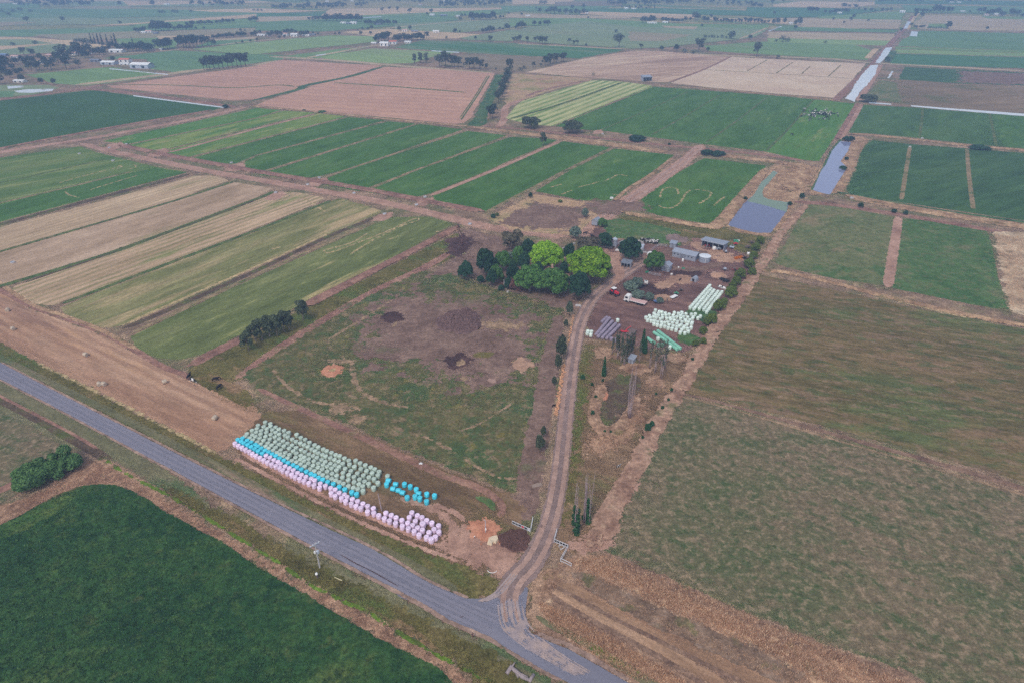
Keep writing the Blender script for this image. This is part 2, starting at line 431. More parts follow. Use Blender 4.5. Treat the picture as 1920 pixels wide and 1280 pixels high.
G['pink'] = ground_mat('ripe_wheat', [K(180, 140, 122), K(191, 149, 130), K(199, 157, 136)], 0.015, stripes=[(rad(-76), 15.0, K(178, 138, 126), 0.8, 1.0)], fine=(0.5, 0.08), grain=(0.1, 0.08), ragged=0.4, rscale=0.2)
G['pale'] = ground_mat('pale_stubble', [K(194, 168, 152), K(204, 180, 160), K(210, 188, 170)], 0.02, patches=[(0.03, 0.64, 0.05, K(186, 158, 140), (ANG_A, 5), 0.6)], fine=(0.4, 0.08), grain=(0.15, 0.1), ragged=0.4, rscale=0.2)
G['palestreak'] = ground_mat('windrowed_stubble', [K(176, 144, 126), K(194, 164, 144), K(210, 184, 160)], 0.03, aniso=(rad(66), 6), patches=[(0.03, 0.6, 0.03, K(158, 128, 112), (rad(66), 10), 0.8)], stripes=[(rad(66), 9.0, K(158, 126, 112), 0.7, 9.0)], fine=(0.4, 0.12), grain=(0.12, 0.15), ragged=0.4, rscale=0.2)
G['windrow'] = ground_mat('mown_windrows', [K(168, 166, 120), K(176, 176, 128), K(190, 186, 140)], 0.05, aniso=(ANG_A, 5), stripes=[(ANG_A, 8.2, K(104, 134, 72), 0.95, 0.6)], fine=(0.5, 0.1), grain=(0.2, 0.1), ragged=0.3, rscale=0.2)
G['scrub'] = ground_mat('poor_paddock', [K(168, 136, 114), K(178, 148, 120), K(140, 136, 90)], 0.03, patches=[(0.03, 0.6, 0.04, K(100, 124, 70), (rad(70), 4), 0.8), (0.05, 0.62, 0.05, K(150, 106, 92), (rad(70), 4), 0.6)], fine=(0.5, 0.14), grain=(0.15, 0.2), ragged=0.5)
G['brownfar'] = ground_mat('dry_brown_paddock', [K(118, 102, 82), K(132, 112, 92), K(150, 128, 106)], 0.02, aniso=(rad(75), 4), patches=[(0.02, 0.58, 0.05, K(96, 100, 66), None, 0.7)], fine=(0.5, 0.12), grain=(0.15, 0.15), ragged=0.4)
G['ditch'] = ground_mat('weedy_ditch', [K(56, 84, 58), K(70, 100, 66), K(92, 112, 72)], 0.1, patches=[(0.12, 0.6, 0.05, K(126, 116, 92), None, 0.7)], ragged=0.6)
G['dull'] = ground_mat('dull_pasture', [K(98, 106, 72), K(112, 116, 80), K(126, 120, 90)], 0.06, patches=[(0.4, 0.55, 0.04, K(76, 100, 60), None, 0.6), (0.05, 0.58, 0.05, K(78, 104, 62), None, 0.9), (0.1, 0.6, 0.06, K(142, 124, 100), (rad(60), 3), 0.7)], fine=(0.9, 0.22), grain=(0.3, 0.25), ragged=0.5)
G['dull2'] = ground_mat('greener_pasture', [K(66, 98, 56), K(80, 108, 64), K(96, 114, 74)], 0.06, patches=[(0.06, 0.6, 0.05, K(114, 112, 82), None, 0.7), (0.4, 0.56, 0.04, K(112, 112, 80), None, 0.6)], fine=(0.9, 0.22), grain=(0.3, 0.25), ragged=0.5)
G['brown'] = ground_mat('brown_pasture', [K(94, 88, 58), K(112, 98, 68), K(128, 106, 80)], 0.05, rough=0.72, aniso=(rad(-72), 4), patches=[(0.035, 0.57, 0.06, K(92, 104, 64), (rad(-72), 3), 0.85), (0.12, 0.6, 0.05, K(136, 110, 92), (rad(-72), 5), 0.6), (0.3, 0.56, 0.04, K(84, 94, 60), (rad(-72), 2.5), 0.7), (0.42, 0.565, 0.04, K(140, 116, 98), (rad(-72), 2.5), 0.6)], fine=(1.0, 0.3), grain=(0.4, 0.3), ragged=0.5)
G['mixed'] = ground_mat('thin_pasture', [K(112, 101, 80), K(122, 108, 88), K(136, 116, 97)], 0.06, rough=0.75, patches=[(0.03, 0.50, 0.07, K(98, 100, 72), None, 0.7), (0.015, 0.52, 0.05, K(138, 116, 100), None, 0.55), (0.12, 0.53, 0.07, K(82, 96, 64), (rad(-70), 2), 0.6), (0.5, 0.56, 0.05, K(66, 88, 52), (rad(-70), 1.6), 0.6), (0.6, 0.56, 0.05, K(148, 126, 108), None, 0.5)], fine=(1.6, 0.3), grain=(0.6, 0.28), ragged=0.6)
G['home'] = ground_mat('home_paddock', [K(84, 86, 56), K(98, 96, 64), K(114, 106, 74)], 0.08, rough=0.75, patches=[(0.05, 0.56, 0.05, K(76, 96, 60), None, 0.8), (0.14, 0.64, 0.035, K(164, 136, 116), (rad(-65), 2), 0.7), (0.4, 0.56, 0.04, K(138, 118, 94), None, 0.65), (0.25, 0.55, 0.04, K(70, 88, 54), None, 0.75), (0.22, 0.62, 0.04, K(132, 118, 66), None, 0.6)], fine=(1.3, 0.35), grain=(0.5, 0.3), ragged=0.7)
G['bare'] = ground_mat('trampled_soil', [K(108, 86, 78), K(126, 102, 94), K(144, 119, 108)], 0.09, rough=0.75, patches=[(0.06, 0.62, 0.05, K(100, 100, 72), None, 0.7), (0.3, 0.66, 0.04, K(168, 140, 126), None, 0.6)], fine=(1.3, 0.3), grain=(0.45, 0.28), ragged=1.5, rscale=0.12)
G['yard'] = ground_mat('yard_soil', [K(98, 74, 72), K(120, 92, 88), K(142, 110, 102)], 0.09, rough=0.72, aniso=(rad(-70), 2.5), patches=[(0.08, 0.63, 0.05, K(160, 126, 112), (rad(-70), 3), 0.7)], fine=(1.2, 0.25), grain=(0.5, 0.25), ragged=0.8, rscale=0.2)
G['yardsand'] = ground_mat('worn_yard', [K(150, 118, 104), K(170, 136, 118), K(184, 150, 130)], 0.1, fine=(1.2, 0.18), grain=(0.5, 0.2), ragged=0.9, rscale=0.25)
G['mud'] = ground_mat('dark_mud', [K(64, 48, 50), K(80, 60, 60), K(98, 74, 72)], 0.12, fine=(1.4, 0.3), ragged=0.9, rscale=0.25)
G['track'] = ground_mat('red_track', [K(150, 116, 104), K(172, 136, 122), K(186, 150, 136)], 0.08, aniso=None, patches=[(0.2, 0.64, 0.05, K(130, 100, 92), None, 0.6)], fine=(1.0, 0.18), grain=(0.4, 0.2), ragged=0.7, rscale=0.3)
G['rut'] = ground_mat('wheel_ruts', [K(158, 129, 121), K(169, 139, 130), K(180, 150, 140)], 0.1, fine=(1.2, 0.12), grain=(0.4, 0.14), ragged=0.6, rscale=0.4)
G['drivegrey'] = ground_mat('gravel_drive', [K(126, 107, 105), K(140, 119, 117), K(152, 129, 125)], 0.12, fine=(1.4, 0.16), grain=(0.5, 0.16), ragged=0.5, rscale=0.5)
G['bank'] = ground_mat('earth_bank', [K(124, 92, 84), K(146, 110, 100), K(164, 128, 114)], 0.1, patches=[(0.12, 0.6, 0.05, K(112, 106, 72), None, 0.7)], fine=(1.1, 0.26), grain=(0.4, 0.25), ragged=0.7)
G['drybank'] = ground_mat('dry_grass_bank', [K(138, 108, 88), K(164, 132, 108), K(192, 160, 130)], 0.12, patches=[(0.1, 0.6, 0.05, K(104, 98, 66), None, 0.8), (0.3, 0.62, 0.05, K(208, 178, 146), None, 0.7)], fine=(1.2, 0.3), grain=(0.5, 0.3), bump=0.9, ragged=0.8)
G['drain'] = ground_mat('muddy_drain', [K(78, 66, 58), K(98, 82, 70), K(110, 100, 72)], 0.1, patches=[(0.1, 0.56, 0.06, K(86, 96, 56), None, 0.8)], fine=(1.2, 0.3), ragged=0.7)
G['line'] = ground_mat('check_bank', [K(112, 110, 74), K(140, 122, 96), K(160, 136, 110)], 0.12, patches=[(0.08, 0.56, 0.05, K(84, 98, 58), None, 0.9)], fine=(1.0, 0.25), ragged=0.8)
G['gline'] = ground_mat('green_check_bank', [K(72, 92, 54), K(88, 104, 62), K(104, 112, 70)], 0.12, patches=[(0.1, 0.6, 0.05, K(128, 112, 86), None, 0.7)], ragged=0.8)
G['stubble'] = ground_mat('mown_stubble', [K(152, 116, 96), K(174, 138, 116), K(192, 158, 136)], 0.06, aniso=(ANG_B, 7), patches=[(0.06, 0.6, 0.05, K(196, 152, 106), (ANG_B, 8), 0.7), (0.08, 0.6, 0.05, K(138, 106, 94), (ANG_B, 9), 0.7)], stripes=[(ANG_B, 3.4, K(146, 112, 96), 0.6, 3.0)], fine=(1.0, 0.2), grain=(0.4, 0.22), ragged=0.7)
G['olivegrass'] = ground_mat('rank_grass', [K(84, 82, 48), K(104, 98, 58), K(122, 110, 72)], 0.1, patches=[(0.07, 0.56, 0.05, K(86, 102, 54), (ANG_B, 3), 0.8), (0.12, 0.61, 0.05, K(148, 118, 94), (ANG_B, 3), 0.85)], fine=(1.6, 0.4), grain=(0.6, 0.3), bump=0.9, ragged=0.8)
G['verge'] = ground_mat('mown_verge', [K(96, 98, 70), K(114, 110, 84), K(136, 122, 100)], 0.08, aniso=(ANG_B, 4), patches=[(0.08, 0.57, 0.05, K(76, 98, 62), (ANG_B, 4), 0.85), (0.1, 0.62, 0.05, K(150, 124, 110), (ANG_B, 5), 0.8)], fine=(1.3, 0.3), grain=(0.5, 0.25), ragged=0.7)
G['golden'] = ground_mat('golden_grass', [K(128, 100, 86), K(152, 122, 104), K(178, 146, 124)], 0.09, patches=[(0.08, 0.57, 0.06, K(132, 104, 92), (ANG_B, 3), 0.8), (0.3, 0.6, 0.05, K(206, 178, 150), None, 0.7), (0.06, 0.66, 0.05, K(112, 108, 64), None, 0.7)], fine=(1.5, 0.38), grain=(0.6, 0.3), bump=1.0, ragged=0.8)
G['limegrass'] = ground_mat('lush_ditch', [K(82, 92, 46), K(92, 114, 44), K(104, 132, 46)], 0.2, fine=(1.4, 0.35), ragged=1.7, rscale=0.22)
G['pinkgrass'] = ground_mat('seeding_grass', [K(128, 98, 82), K(156, 124, 104), K(176, 144, 122)], 0.15, patches=[(0.12, 0.62, 0.05, K(110, 106, 64), None, 0.7)], fine=(1.6, 0.38), grain=(0.6, 0.3), bump=0.9, ragged=0.9)
G['brownlot'] = ground_mat('bale_yard_grass', [K(104, 84, 66), K(122, 98, 78), K(140, 114, 92)], 0.1, aniso=(ANG_B, 3), patches=[(0.06, 0.57, 0.06, K(98, 98, 58), (ANG_B, 4), 0.8), (0.12, 0.63, 0.05, K(160, 128, 106), (ANG_B, 4), 0.7)], fine=(1.4, 0.32), grain=(0.5, 0.28), ragged=0.7)
G['redsoil'] = ground_mat('red_soil', [K(168, 112, 92), K(190, 132, 108), K(200, 146, 122)], 0.2, fine=(1.4, 0.16), grain=(0.5, 0.2), ragged=0.9, rscale=0.3)
G['wheelmark'] = ground_mat('pale_wheel_marks', [K(150, 136, 98), K(176, 154, 118), K(196, 172, 136)], 0.4, fine=(1.2, 0.25), ragged=2.3, rscale=0.5)
G['wheelpink'] = ground_mat('pale_worn_marks', [K(128, 108, 88), K(146, 122, 100), K(166, 138, 116)], 0.3, fine=(1.2, 0.25), ragged=2.2, rscale=0.35)
for nm, cs in {'fg1': [(106, 136, 86), (118, 146, 92)], 'fg2': [(94, 128, 88), (106, 138, 94)], 'fg3': [(126, 152, 98), (138, 160, 104)], 'fg4': [(66, 110, 74), (78, 120, 78)],
               'fg5': [(120, 138, 104), (134, 146, 110)], 'ft1': [(190, 162, 132), (202, 176, 144)], 'ft2': [(170, 150, 126), (182, 162, 134)], 'ft3': [(156, 140, 118), (144, 140, 108)], 'fb1': [(126, 112, 94), (140, 124, 102)]}.items():
    G[nm] = ground_mat('far_paddock_' + {'fg1': 'green', 'fg2': 'blue_green', 'fg3': 'light_green', 'fg4': 'dark_green', 'fg5': 'grey_green', 'ft1': 'straw', 'ft2': 'dull_straw', 'ft3': 'greyish', 'fb1': 'brown'}[nm],
                       [K(*c) for c in cs], 0.015, aniso=(ANG_B, 5), fine=(0.3, 0.07), grain=(0.06, 0.12), bump=0, ragged=0.3, rscale=0.1,
                       patches=[(0.012, 0.6, 0.05, K(140, 140, 112), (ANG_B, 5), 0.45)])

def asphalt_mat():
    k = NT('old_asphalt', 0.8, 0.25); p = k.pos()
    n = k.noise(k.turned(p, ANG_B, 10.0), 0.35, 6, 0.6); n2 = k.noise(p, 2.5, 5, 0.7)
    c = k.ramp(n, [(0.3, K(114, 113, 130)), (0.55, K(123, 122, 139)), (0.72, K(133, 130, 146))])
    c = k.mix(k.rng(k.noise(p, 0.12, 8, 0.7), 0.6, 0.72, 0, 0.5), c, K(108, 108, 124))
    s = k.new('ShaderNodeVectorMath', operation='SCALE'); k.link(c, s.inputs[0]); k.link(k.rng(n2, 0.3, 0.7, 0.92, 1.08), s.inputs['Scale'])
    k.color(s.outputs[0])
    alpha_edge(k, p, 0.35, 0.6); k.bump(n2, 0.15, 0.03)
    return k.m
G['asphalt'] = asphalt_mat()

def water_mat(name, deep, rough=0.06, algae=None):
    k = NT(name, rough, 0.9); p = k.pos(); c = deep
    if algae:
        c = k.mix(k.rng(k.noise(p, 0.05, 6, 0.6, 0.5), 0.42, 0.55), deep, algae)
        k.put(k.b.inputs['Roughness'], k.rng(k.noise(p, 0.05, 6, 0.6, 0.5), 0.42, 0.55, rough, 0.5))
    k.color(c); k.bump(k.noise(p, 1.5, 3), 0.03, 0.02); alpha_edge(k, p, 0.5, 0.4); k.b.inputs['IOR'].default_value = 1.36
    return k.m
G['pondwater'] = water_mat('dam_water', K(108, 112, 146))  # lavender of the reflected sky put into the base colour
G['pond2'] = water_mat('sky_painted_blue_water', K(136, 142, 178))  # paler lavender, reflected sky painted into the base colour too
G['channelwater'] = water_mat('sky_painted_white_water', K(222, 224, 232))  # near-white sky reflection put into the base colour
G['algaewater'] = water_mat('algae_water', K(122, 142, 122), 0.4)

# ---------------------------------------------------------------- the plain
def grid_sheet(name, x0, x1, y0, y1, z, cell, mat):
    nx, ny = int((x1 - x0) / cell), int((y1 - y0) / cell); me = bpy.data.meshes.new(name)
    me.from_pydata([(x0 + i * cell, y0 + j * cell, z) for j in range(ny + 1) for i in range(nx + 1)], [], [(j * (nx + 1) + i, j * (nx + 1) + i + 1, (j + 1) * (nx + 1) + i + 1, (j + 1) * (nx + 1) + i) for j in range(ny) for i in range(nx)])
    me.materials.append(mat); me.update(); return tag(obj(name, me), kind='structure')
grid_sheet('ground', -7800, 7800, -2400, 8000, -0.35, 200, G['far'])
grid_sheet('ground_near', -1200, 1500, -40, 1240, 0.0, 20, G['base'])

# ---------------------------------------------------------------- far paddocks (top of the picture)
FAR = [
 ('ft2', [(-80, 0), (300, 0), (300, 3), (-80, 6)]), ('fg2', [(-80, 8), (75, 6), (75, 16), (-80, 17)]), ('fg5', [(130, 3), (400, 3), (470, 12), (130, 13)]),
 ('ft3', [(150, 12), (245, 12), (245, 19), (120, 18)]), ('fg2', [(-80, 17), (240, 17), (490, 22), (500, 28), (240, 33), (60, 36), (-80, 30)]),
 ('ft1', [(230, 2), (480, 2), (520, 5), (360, 8), (240, 11)]), ('ft1', [(355, 20), (480, 16), (590, 20), (620, 20), (520, 25), (400, 23)]),
 ('fg5', [(-80, 34), (240, 34), (390, 30), (480, 27), (480, 30), (240, 46), (20, 48), (-80, 46)]), ('ft1', [(170, 48), (235, 45), (480, 27), (530, 26), (530, 31), (300, 44), (200, 49)]),
 ('ft3', [(-80, 44), (40, 41), (70, 43), (0, 50), (-80, 51)]), ('fg2', [(-80, 58), (100, 55), (220, 50), (480, 45), (480, 52), (240, 60), (60, 69), (-80, 70)]),
 ('fg1', [(240, 48), (300, 42), (480, 35), (560, 36), (480, 46), (330, 55)]), ('ft3', [(60, 66), (250, 59), (480, 54), (480, 60), (300, 72), (240, 73), (130, 76)]),
 ('ft1', [(-80, 68), (60, 71), (140, 77), (210, 87), (150, 95), (110, 96), (-80, 92)]), ('fg5', [(-80, 76), (50, 74), (100, 82), (20, 86), (-80, 88)]), ('fg5', [(0, 94), (110, 82), (150, 90), (90, 100), (0, 104)]),
 ('fg1', [(215, 73), (330, 71), (330, 92), (230, 90)]), ('ft1', [(296, 68), (395, 67), (395, 74), (296, 75)]), ('ft2', [(400, 73), (480, 69), (480, 74), (400, 77)]), ('fg2', [(398, 77), (478, 74), (478, 80), (360, 90)]),
 ('fg4', [(480, 25), (612, 24), (600, 31), (480, 32)]), ('ft2', [(480, 32), (600, 31), (580, 40), (480, 42)]), ('ft1', [(620, 17), (960, 15), (960, 20), (740, 30), (600, 32)]),
 ('fg1', [(665, 30), (760, 26), (960, 17), (1000, 20), (900, 28), (700, 38)]), ('fg2', [(480, 42), (600, 37), (720, 30), (850, 30), (860, 38), (730, 50), (600, 60), (480, 58)]), ('fg5', [(740, 45), (960, 35), (1000, 45), (960, 52), (860, 62), (740, 56)]),
 ('ft1', [(640, 61), (720, 55), (850, 62), (900, 65), (880, 72), (800, 75), (700, 69)]), ('fg5', [(860, 72), (960, 56), (1000, 60), (960, 78), (880, 76)]),
 ('ft1', [(960, 0), (1080, 0), (1060, 8), (960, 9)]), ('fb1', [(1040, 4), (1170, 2), (1165, 12), (1040, 11)]), ('fg2', [(940, 12), (1040, 12), (1160, 12), (1090, 20), (940, 22)]),
 ('fg4', [(1095, 17), (1250, 16), (1380, 20), (1500, 26), (1400, 30), (1260, 27), (1100, 23)]), ('ft1', [(1088, 22), (1200, 25), (1305, 28), (1300, 36), (1180, 33), (1088, 27)]), ('ft1', [(1330, 34), (1480, 38), (1480, 46), (1335, 38)]),
 ('ft2', [(950, 26), (1090, 29), (1190, 32), (1180, 36), (950, 34)]), ('fg1', [(955, 35), (1100, 35), (1280, 45), (1440, 47), (1440, 56), (1300, 58), (1100, 46), (955, 50)]),
 ('fg5', [(980, 52), (1100, 40), (1200, 52), (1340, 52), (1440, 56), (1410, 72), (1240, 90), (1180, 92), (1000, 80), (960, 74)]), ('ft2', [(1240, 49), (1310, 51), (1300, 56), (1245, 52)]), ('ft3', [(1180, 60), (1300, 66), (1240, 78), (1180, 78)]),
 ('fg1', [(1320, 86), (1440, 78), (1600, 84), (1640, 97), (1627, 113), (1440, 103), (1330, 96)]), ('ft1', [(1450, 9), (1500, 3), (1640, 5), (1640, 10), (1580, 16), (1450, 13)]), ('fg4', [(1400, 14), (1560, 16), (1660, 20), (1560, 32), (1440, 34), (1400, 30)]),
 ('fg1', [(1530, 32), (1700, 21), (1690, 38), (1540, 37)]), ('ft2', [(1450, 34), (1690, 38), (1686, 55), (1500, 54), (1490, 44)]), ('fg2', [(1460, 50), (1684, 57), (1678, 62), (1450, 58)]), ('ft2', [(1440, 60), (1678, 64), (1676, 77), (1440, 72)]),
 ('fg3', [(1440, 72), (1676, 77), (1660, 86), (1440, 80)]), ('fg4', [(1640, 0), (2000, 4), (2000, 16), (1840, 9), (1640, 8)]), ('fg2', [(1690, 10), (1960, 14), (2000, 22), (1960, 28), (1700, 24)]), ('ft2', [(1735, 29), (1840, 31), (2000, 41), (2000, 60), (1720, 55), (1712, 44)]),
 ('fg1', [(1840, 31), (2000, 34), (2000, 39), (1850, 35)]), ('fg1', [(1742, 45), (1777, 45), (1777, 53), (1738, 53)]), ('fg2', [(1726, 58), (2000, 65), (2000, 98), (1683, 87), (1690, 76)]), ('fg3', [(1680, 93), (2000, 102), (2000, 109), (1676, 100)]),
 ('fg4', [(1676, 101), (2000, 110), (2000, 131), (1668, 121)]), ('fg1', [(1679, 88), (2000, 98), (2000, 102), (1680, 92)]),
 ('fg1', [(45, 141), (205, 126), (316, 140), (300, 144), (160, 161), (110, 158)]), ('fg2', [(190, 110), (325, 95), (370, 97), (530, 104), (530, 112), (470, 120), (335, 137), (282, 130), (277, 112)]),
 ('fg3', [(358, 93), (478, 80), (620, 67), (700, 69), (708, 79), (640, 86), (560, 94), (480, 103), (440, 101)]), ('fg1', [(530, 106), (645, 91), (690, 89), (592, 111), (540, 111)]),
 ('fg3', [(600, 107), (700, 91), (855, 99), (812, 107), (772, 119), (730, 120), (620, 114)]), ('fg4', [(738, 90), (792, 76), (960, 81), (1000, 84), (1174, 94), (1085, 110), (960, 104), (890, 100)]), ('fb1', [(812, 110), (888, 102), (960, 105), (1082, 112), (982, 136), (945, 131), (905, 126), (850, 126)]),
 ('fg5', [(-80, 160), (90, 160), (112, 165), (60, 178), (-80, 186)]), ('fg2', [(-80, 172), (30, 172), (25, 182), (-80, 186)]),
]
for i, (mk, pts) in enumerate(FAR): field('paddock', pts, G[mk], 12.0, 2.0)
for pts, w in (([(130, 161), (200, 153), (316, 139), (370, 132), (470, 124), (530, 113)], 16), ([(0, 120), (200, 103), (350, 92), (480, 77), (620, 66), (700, 62)], 9), ([(690, 62), (760, 50), (880, 40), (960, 33)], 9), ([(500, 106), (620, 113), (730, 122), (850, 132), (930, 138)], 13),
               ([(570, 110), (640, 97), (700, 86), (730, 88)], 10), ([(1440, 52), (1410, 65), (1385, 74)], 6), ([(1440, 106), (1560, 111), (1632, 118), (1700, 122), (1800, 127), (1930, 134)], 12), ([(1700, 57), (1800, 57), (1930, 61)], 7), ([(1180, 95), (1300, 102), (1440, 108)], 14), ([(960, 82), (1080, 88), (1190, 94)], 8)):
    strip('farm_road', pts, w, G['ft2'], step=12)
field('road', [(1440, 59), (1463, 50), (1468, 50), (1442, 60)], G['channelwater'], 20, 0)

# ---------------------------------------------------------------- middle-distance paddocks
field('paddock', [(-60, 184), (0, 189), (157, 171), (180, 170), (250, 180), (418, 202), (400, 207), (200, 242), (0, 279), (-60, 290)], G['dk'], 8, 0.8)
field('paddock', [(200, 161), (250, 155), (475, 125), (530, 113), (600, 117), (718, 124), (640, 146), (580, 158), (555, 163), (567, 166), (480, 187), (437, 189), (287, 173), (210, 165)], G['pink'], 8, 0.8)
field('paddock', [(722, 126), (800, 129), (928, 138), (925, 145), (882, 222), (870, 231), (855, 233), (730, 221), (605, 210), (480, 198), (500, 189), (572, 167), (590, 160), (650, 147)], G['pink'], 8, 0.8)
strip('check_bank', [(200, 160), (320, 160), (437, 165), (520, 160), (555, 163)], 4, G['gline'], step=6)
strip('check_bank', [(624, 155.5), (740, 163), (876, 174)], 4.5, G['gline'], step=6)
strip('drain', [(718, 125), (660, 143), (580, 159), (566, 164), (560, 168), (520, 178), (470, 190)], [7, 8, 9, 8, 9, 7, 5], G['ditch'], step=5)
strip('wheel_track', [(918, 142), (895, 180), (864, 226)], 1.6, G['gline'], step=4); strip('wheel_track', [(914, 142), (890, 182), (862, 222)], 1.2, G['gline'], step=4)
field('ditch', [(930, 140), (944, 141), (925, 190), (912, 232), (890, 240), (876, 236), (888, 222)], G['ditch'], 6, 1.5)
field('paddock', [(962, 138), (1100, 147), (1112, 150), (1040, 168), (980, 188), (950, 196), (945, 190), (955, 160)], G['scrub'], 6, 1.0)
strip('farm_track', [(1105, 150), (1060, 160), (1010, 172), (985, 182)], 5, G['bank'], step=5)
strip('farm_track', [(985, 185), (950, 200), (945, 225), (932, 240)], 7, G['track'], step=5)
field('paddock', [(966, 200), (978, 190), (1110, 151), (1160, 153), (1220, 160), (1223, 164), (1160, 187), (1036, 237), (990, 233), (948, 222)], G['windrow'], 6, 0.6)
strip('check_bank', [(955, 224), (1060, 193), (1166, 155)], 4.5, G['gline'], step=5)
field('paddock', [(985, 136), (1097, 110), (1180, 97), (1235, 96), (1335, 105), (1370, 107), (1320, 130), (1255, 154), (1222, 154), (1100, 146)], G['palestreak'], 8, 0.8)
field('paddock', [(1370, 107), (1440, 111), (1624, 120), (1600, 148), (1565, 184), (1440, 175), (1335, 165), (1257, 156), (1322, 131)], G['pale'], 8, 0.8)
strip('farm_track', [(1372, 106), (1322, 130), (1255, 155)], 4, G['bank'], step=5)
strip('check_bank', [(1320, 131), (1440, 138), (1600, 148)], 2.6, G['line'], step=5)
for a, b in (((1487, 117), (1455, 138)), ((1520, 124), (1502, 140)), ((1577, 122), (1553, 144)), ((1440, 112), (1400, 134))): strip('check_bank', [a, b], 1.8, G['line'], step=5)
strip('farm_track', [(1225, 161), (1335, 167), (1440, 177), (1530, 184), (1580, 190)], 4.5, G['drybank'], step=5)
soft_field('paddock', [(1226, 163), (1440, 179), (1527, 187), (1440, 285), (1322, 271), (1135, 246), (1085, 243), (1040, 237), (1160, 190)], G['g1'], 3, 1.2)
soft_field('paddock', [(1528, 187), (1606, 195), (1535, 303), (1500, 299), (1436, 285)], G['g1m'], 3, 1.2)
for a, b in (((1290, 172), (1125, 245)), ((1350, 178), (1220, 254)), ((1440, 181), (1322, 269)), ((1525, 188), (1437, 284))): strip('check_bank', [a, ((a[0] + b[0]) / 2 + 3, (a[1] + b[1]) / 2), b], 1.9, G['gline'], step=4)
field('paddock', [(1630, 150), (1682, 150), (2000, 166), (2000, 218), (1760, 202), (1668, 193), (1628, 188), (1612, 180)], G['brownfar'], 6, 1)
soft_field('paddock', [(1650, 150), (1680, 155), (1690, 192), (1640, 188), (1625, 178)], G['dull'], 4, 5)
field('paddock', [(1696, 126), (2000, 140), (2000, 163), (1800, 157), (1684, 149)], G['g3'], 6, 1)
soft_field('paddock', [(1800, 133), (2000, 142), (2000, 162), (1800, 156)], G['bare'], 5, 8)
soft_field('paddock', [(1616, 197), (1700, 201), (1925, 219), (1990, 224), (1990, 286), (1920, 279), (1815, 270), (1715, 258), (1622, 250), (1592, 250)], G['g2'], 3, 1.2)
soft_field('paddock', [(1862, 214), (1990, 224), (1990, 286), (1880, 275)], G['g1'], 4, 6)
for pts in ([(1730, 203), (1728, 230), (1724, 258)], [(1855, 213), (1862, 245), (1868, 275)]): strip('check_bank', pts, 2.2, G['gline'])
soft_field('paddock', [(1626, 262), (1700, 270), (1790, 277), (1990, 293), (1990, 424), (1920, 414), (1765, 391), (1690, 380), (1592, 364), (1586, 352), (1602, 318), (1614, 285)], G['g3'], 2.5, 1.0)
strip('check_bank', [(1706, 276), (1699, 320), (1690, 375)], 2.6, G['line']); strip('check_bank', [(1813, 279), (1817, 330), (1825, 393)], 2.6, G['line'])
strip('hedge_bank', [(1590, 252), (1625, 253), (1715, 262), (1815, 273), (1920, 282), (1990, 288)], 6.5, G['drybank'], h=0.5)
strip('channel_bank', [(1570, 363), (1640, 378), (1760, 400), (1920, 425), (1990, 436)], 11, G['drybank'], h=0.5)
strip('weedy_ditch', [(1565, 360), (1640, 374), (1765, 395), (1920, 417), (1990, 428)], 3.4, G['ditch'], h=0.4)
# centre strips of green pasture
CS = [
 ('g1m', [(482, 203), (528, 207), (480, 221), (237, 271), (192, 265)]), ('g1y', [(532, 208), (592, 212), (480, 238), (300, 283), (238, 273), (480, 223)]),
 ('g1y', [(597, 213), (648, 219), (480, 262), (350, 296), (298, 286), (480, 241)]), ('g1', [(655, 220), (722, 226), (480, 291), (440, 308), (352, 299), (480, 265)]),
 ('g1', [(728, 228), (780, 232), (502, 318), (480, 326), (443, 311), (485, 292)]), ('g1', [(786, 233), (868, 243), (645, 319), (598, 331), (560, 337), (483, 328), (508, 320)]),
 ('g1', [(876, 246), (950, 254), (777, 319), (672, 359), (612, 347), (610, 336), (650, 320)]), ('g1', [(957, 257), (1018, 260), (1046, 263), (960, 299), (920, 318), (805, 364), (765, 373), (684, 360), (782, 320)]),
 ('g1', [(1054, 265), (1144, 277), (1062, 317), (958, 371), (905, 399), (812, 383), (812, 368), (926, 320)]), ('g1', [(1152, 279), (1265, 291), (1186, 349), (1172, 366), (1146, 377), (1090, 376), (1004, 359), (1070, 319)]),
]
for mk, pts in CS: soft_field('paddock', pts, G[mk], 2.5, 1.0)
for pts in ([(530, 207), (480, 222), (236, 272)], [(595, 212), (480, 240), (297, 285)], [(652, 220), (480, 264), (350, 298)], [(725, 227), (480, 292), (440, 310)], [(782, 233), (502, 319), (480, 328)], [(872, 245), (645, 320), (606, 334)], [(952, 256), (777, 320), (677, 360)], [(1050, 264), (920, 320), (806, 366)], [(1148, 278), (1065, 319), (960, 372), (905, 402)]):
    strip('check_bank', pts, 2.6, G['line'], curve=False)
strip('check_bank', [(592, 214), (480, 242), (330, 283), (294, 288)], 4, G['track'], curve=False); strip('check_bank', [(1052, 265), (925, 320), (806, 368)], 3.6, G['track'], curve=False)
soft_field('paddock', [(1320, 297), (1437, 311), (1400, 352), (1344, 417), (1320, 419), (1235, 404), (1203, 394), (1210, 381), (1197, 372), (1235, 344)], G['g1'], 2, 1.0)
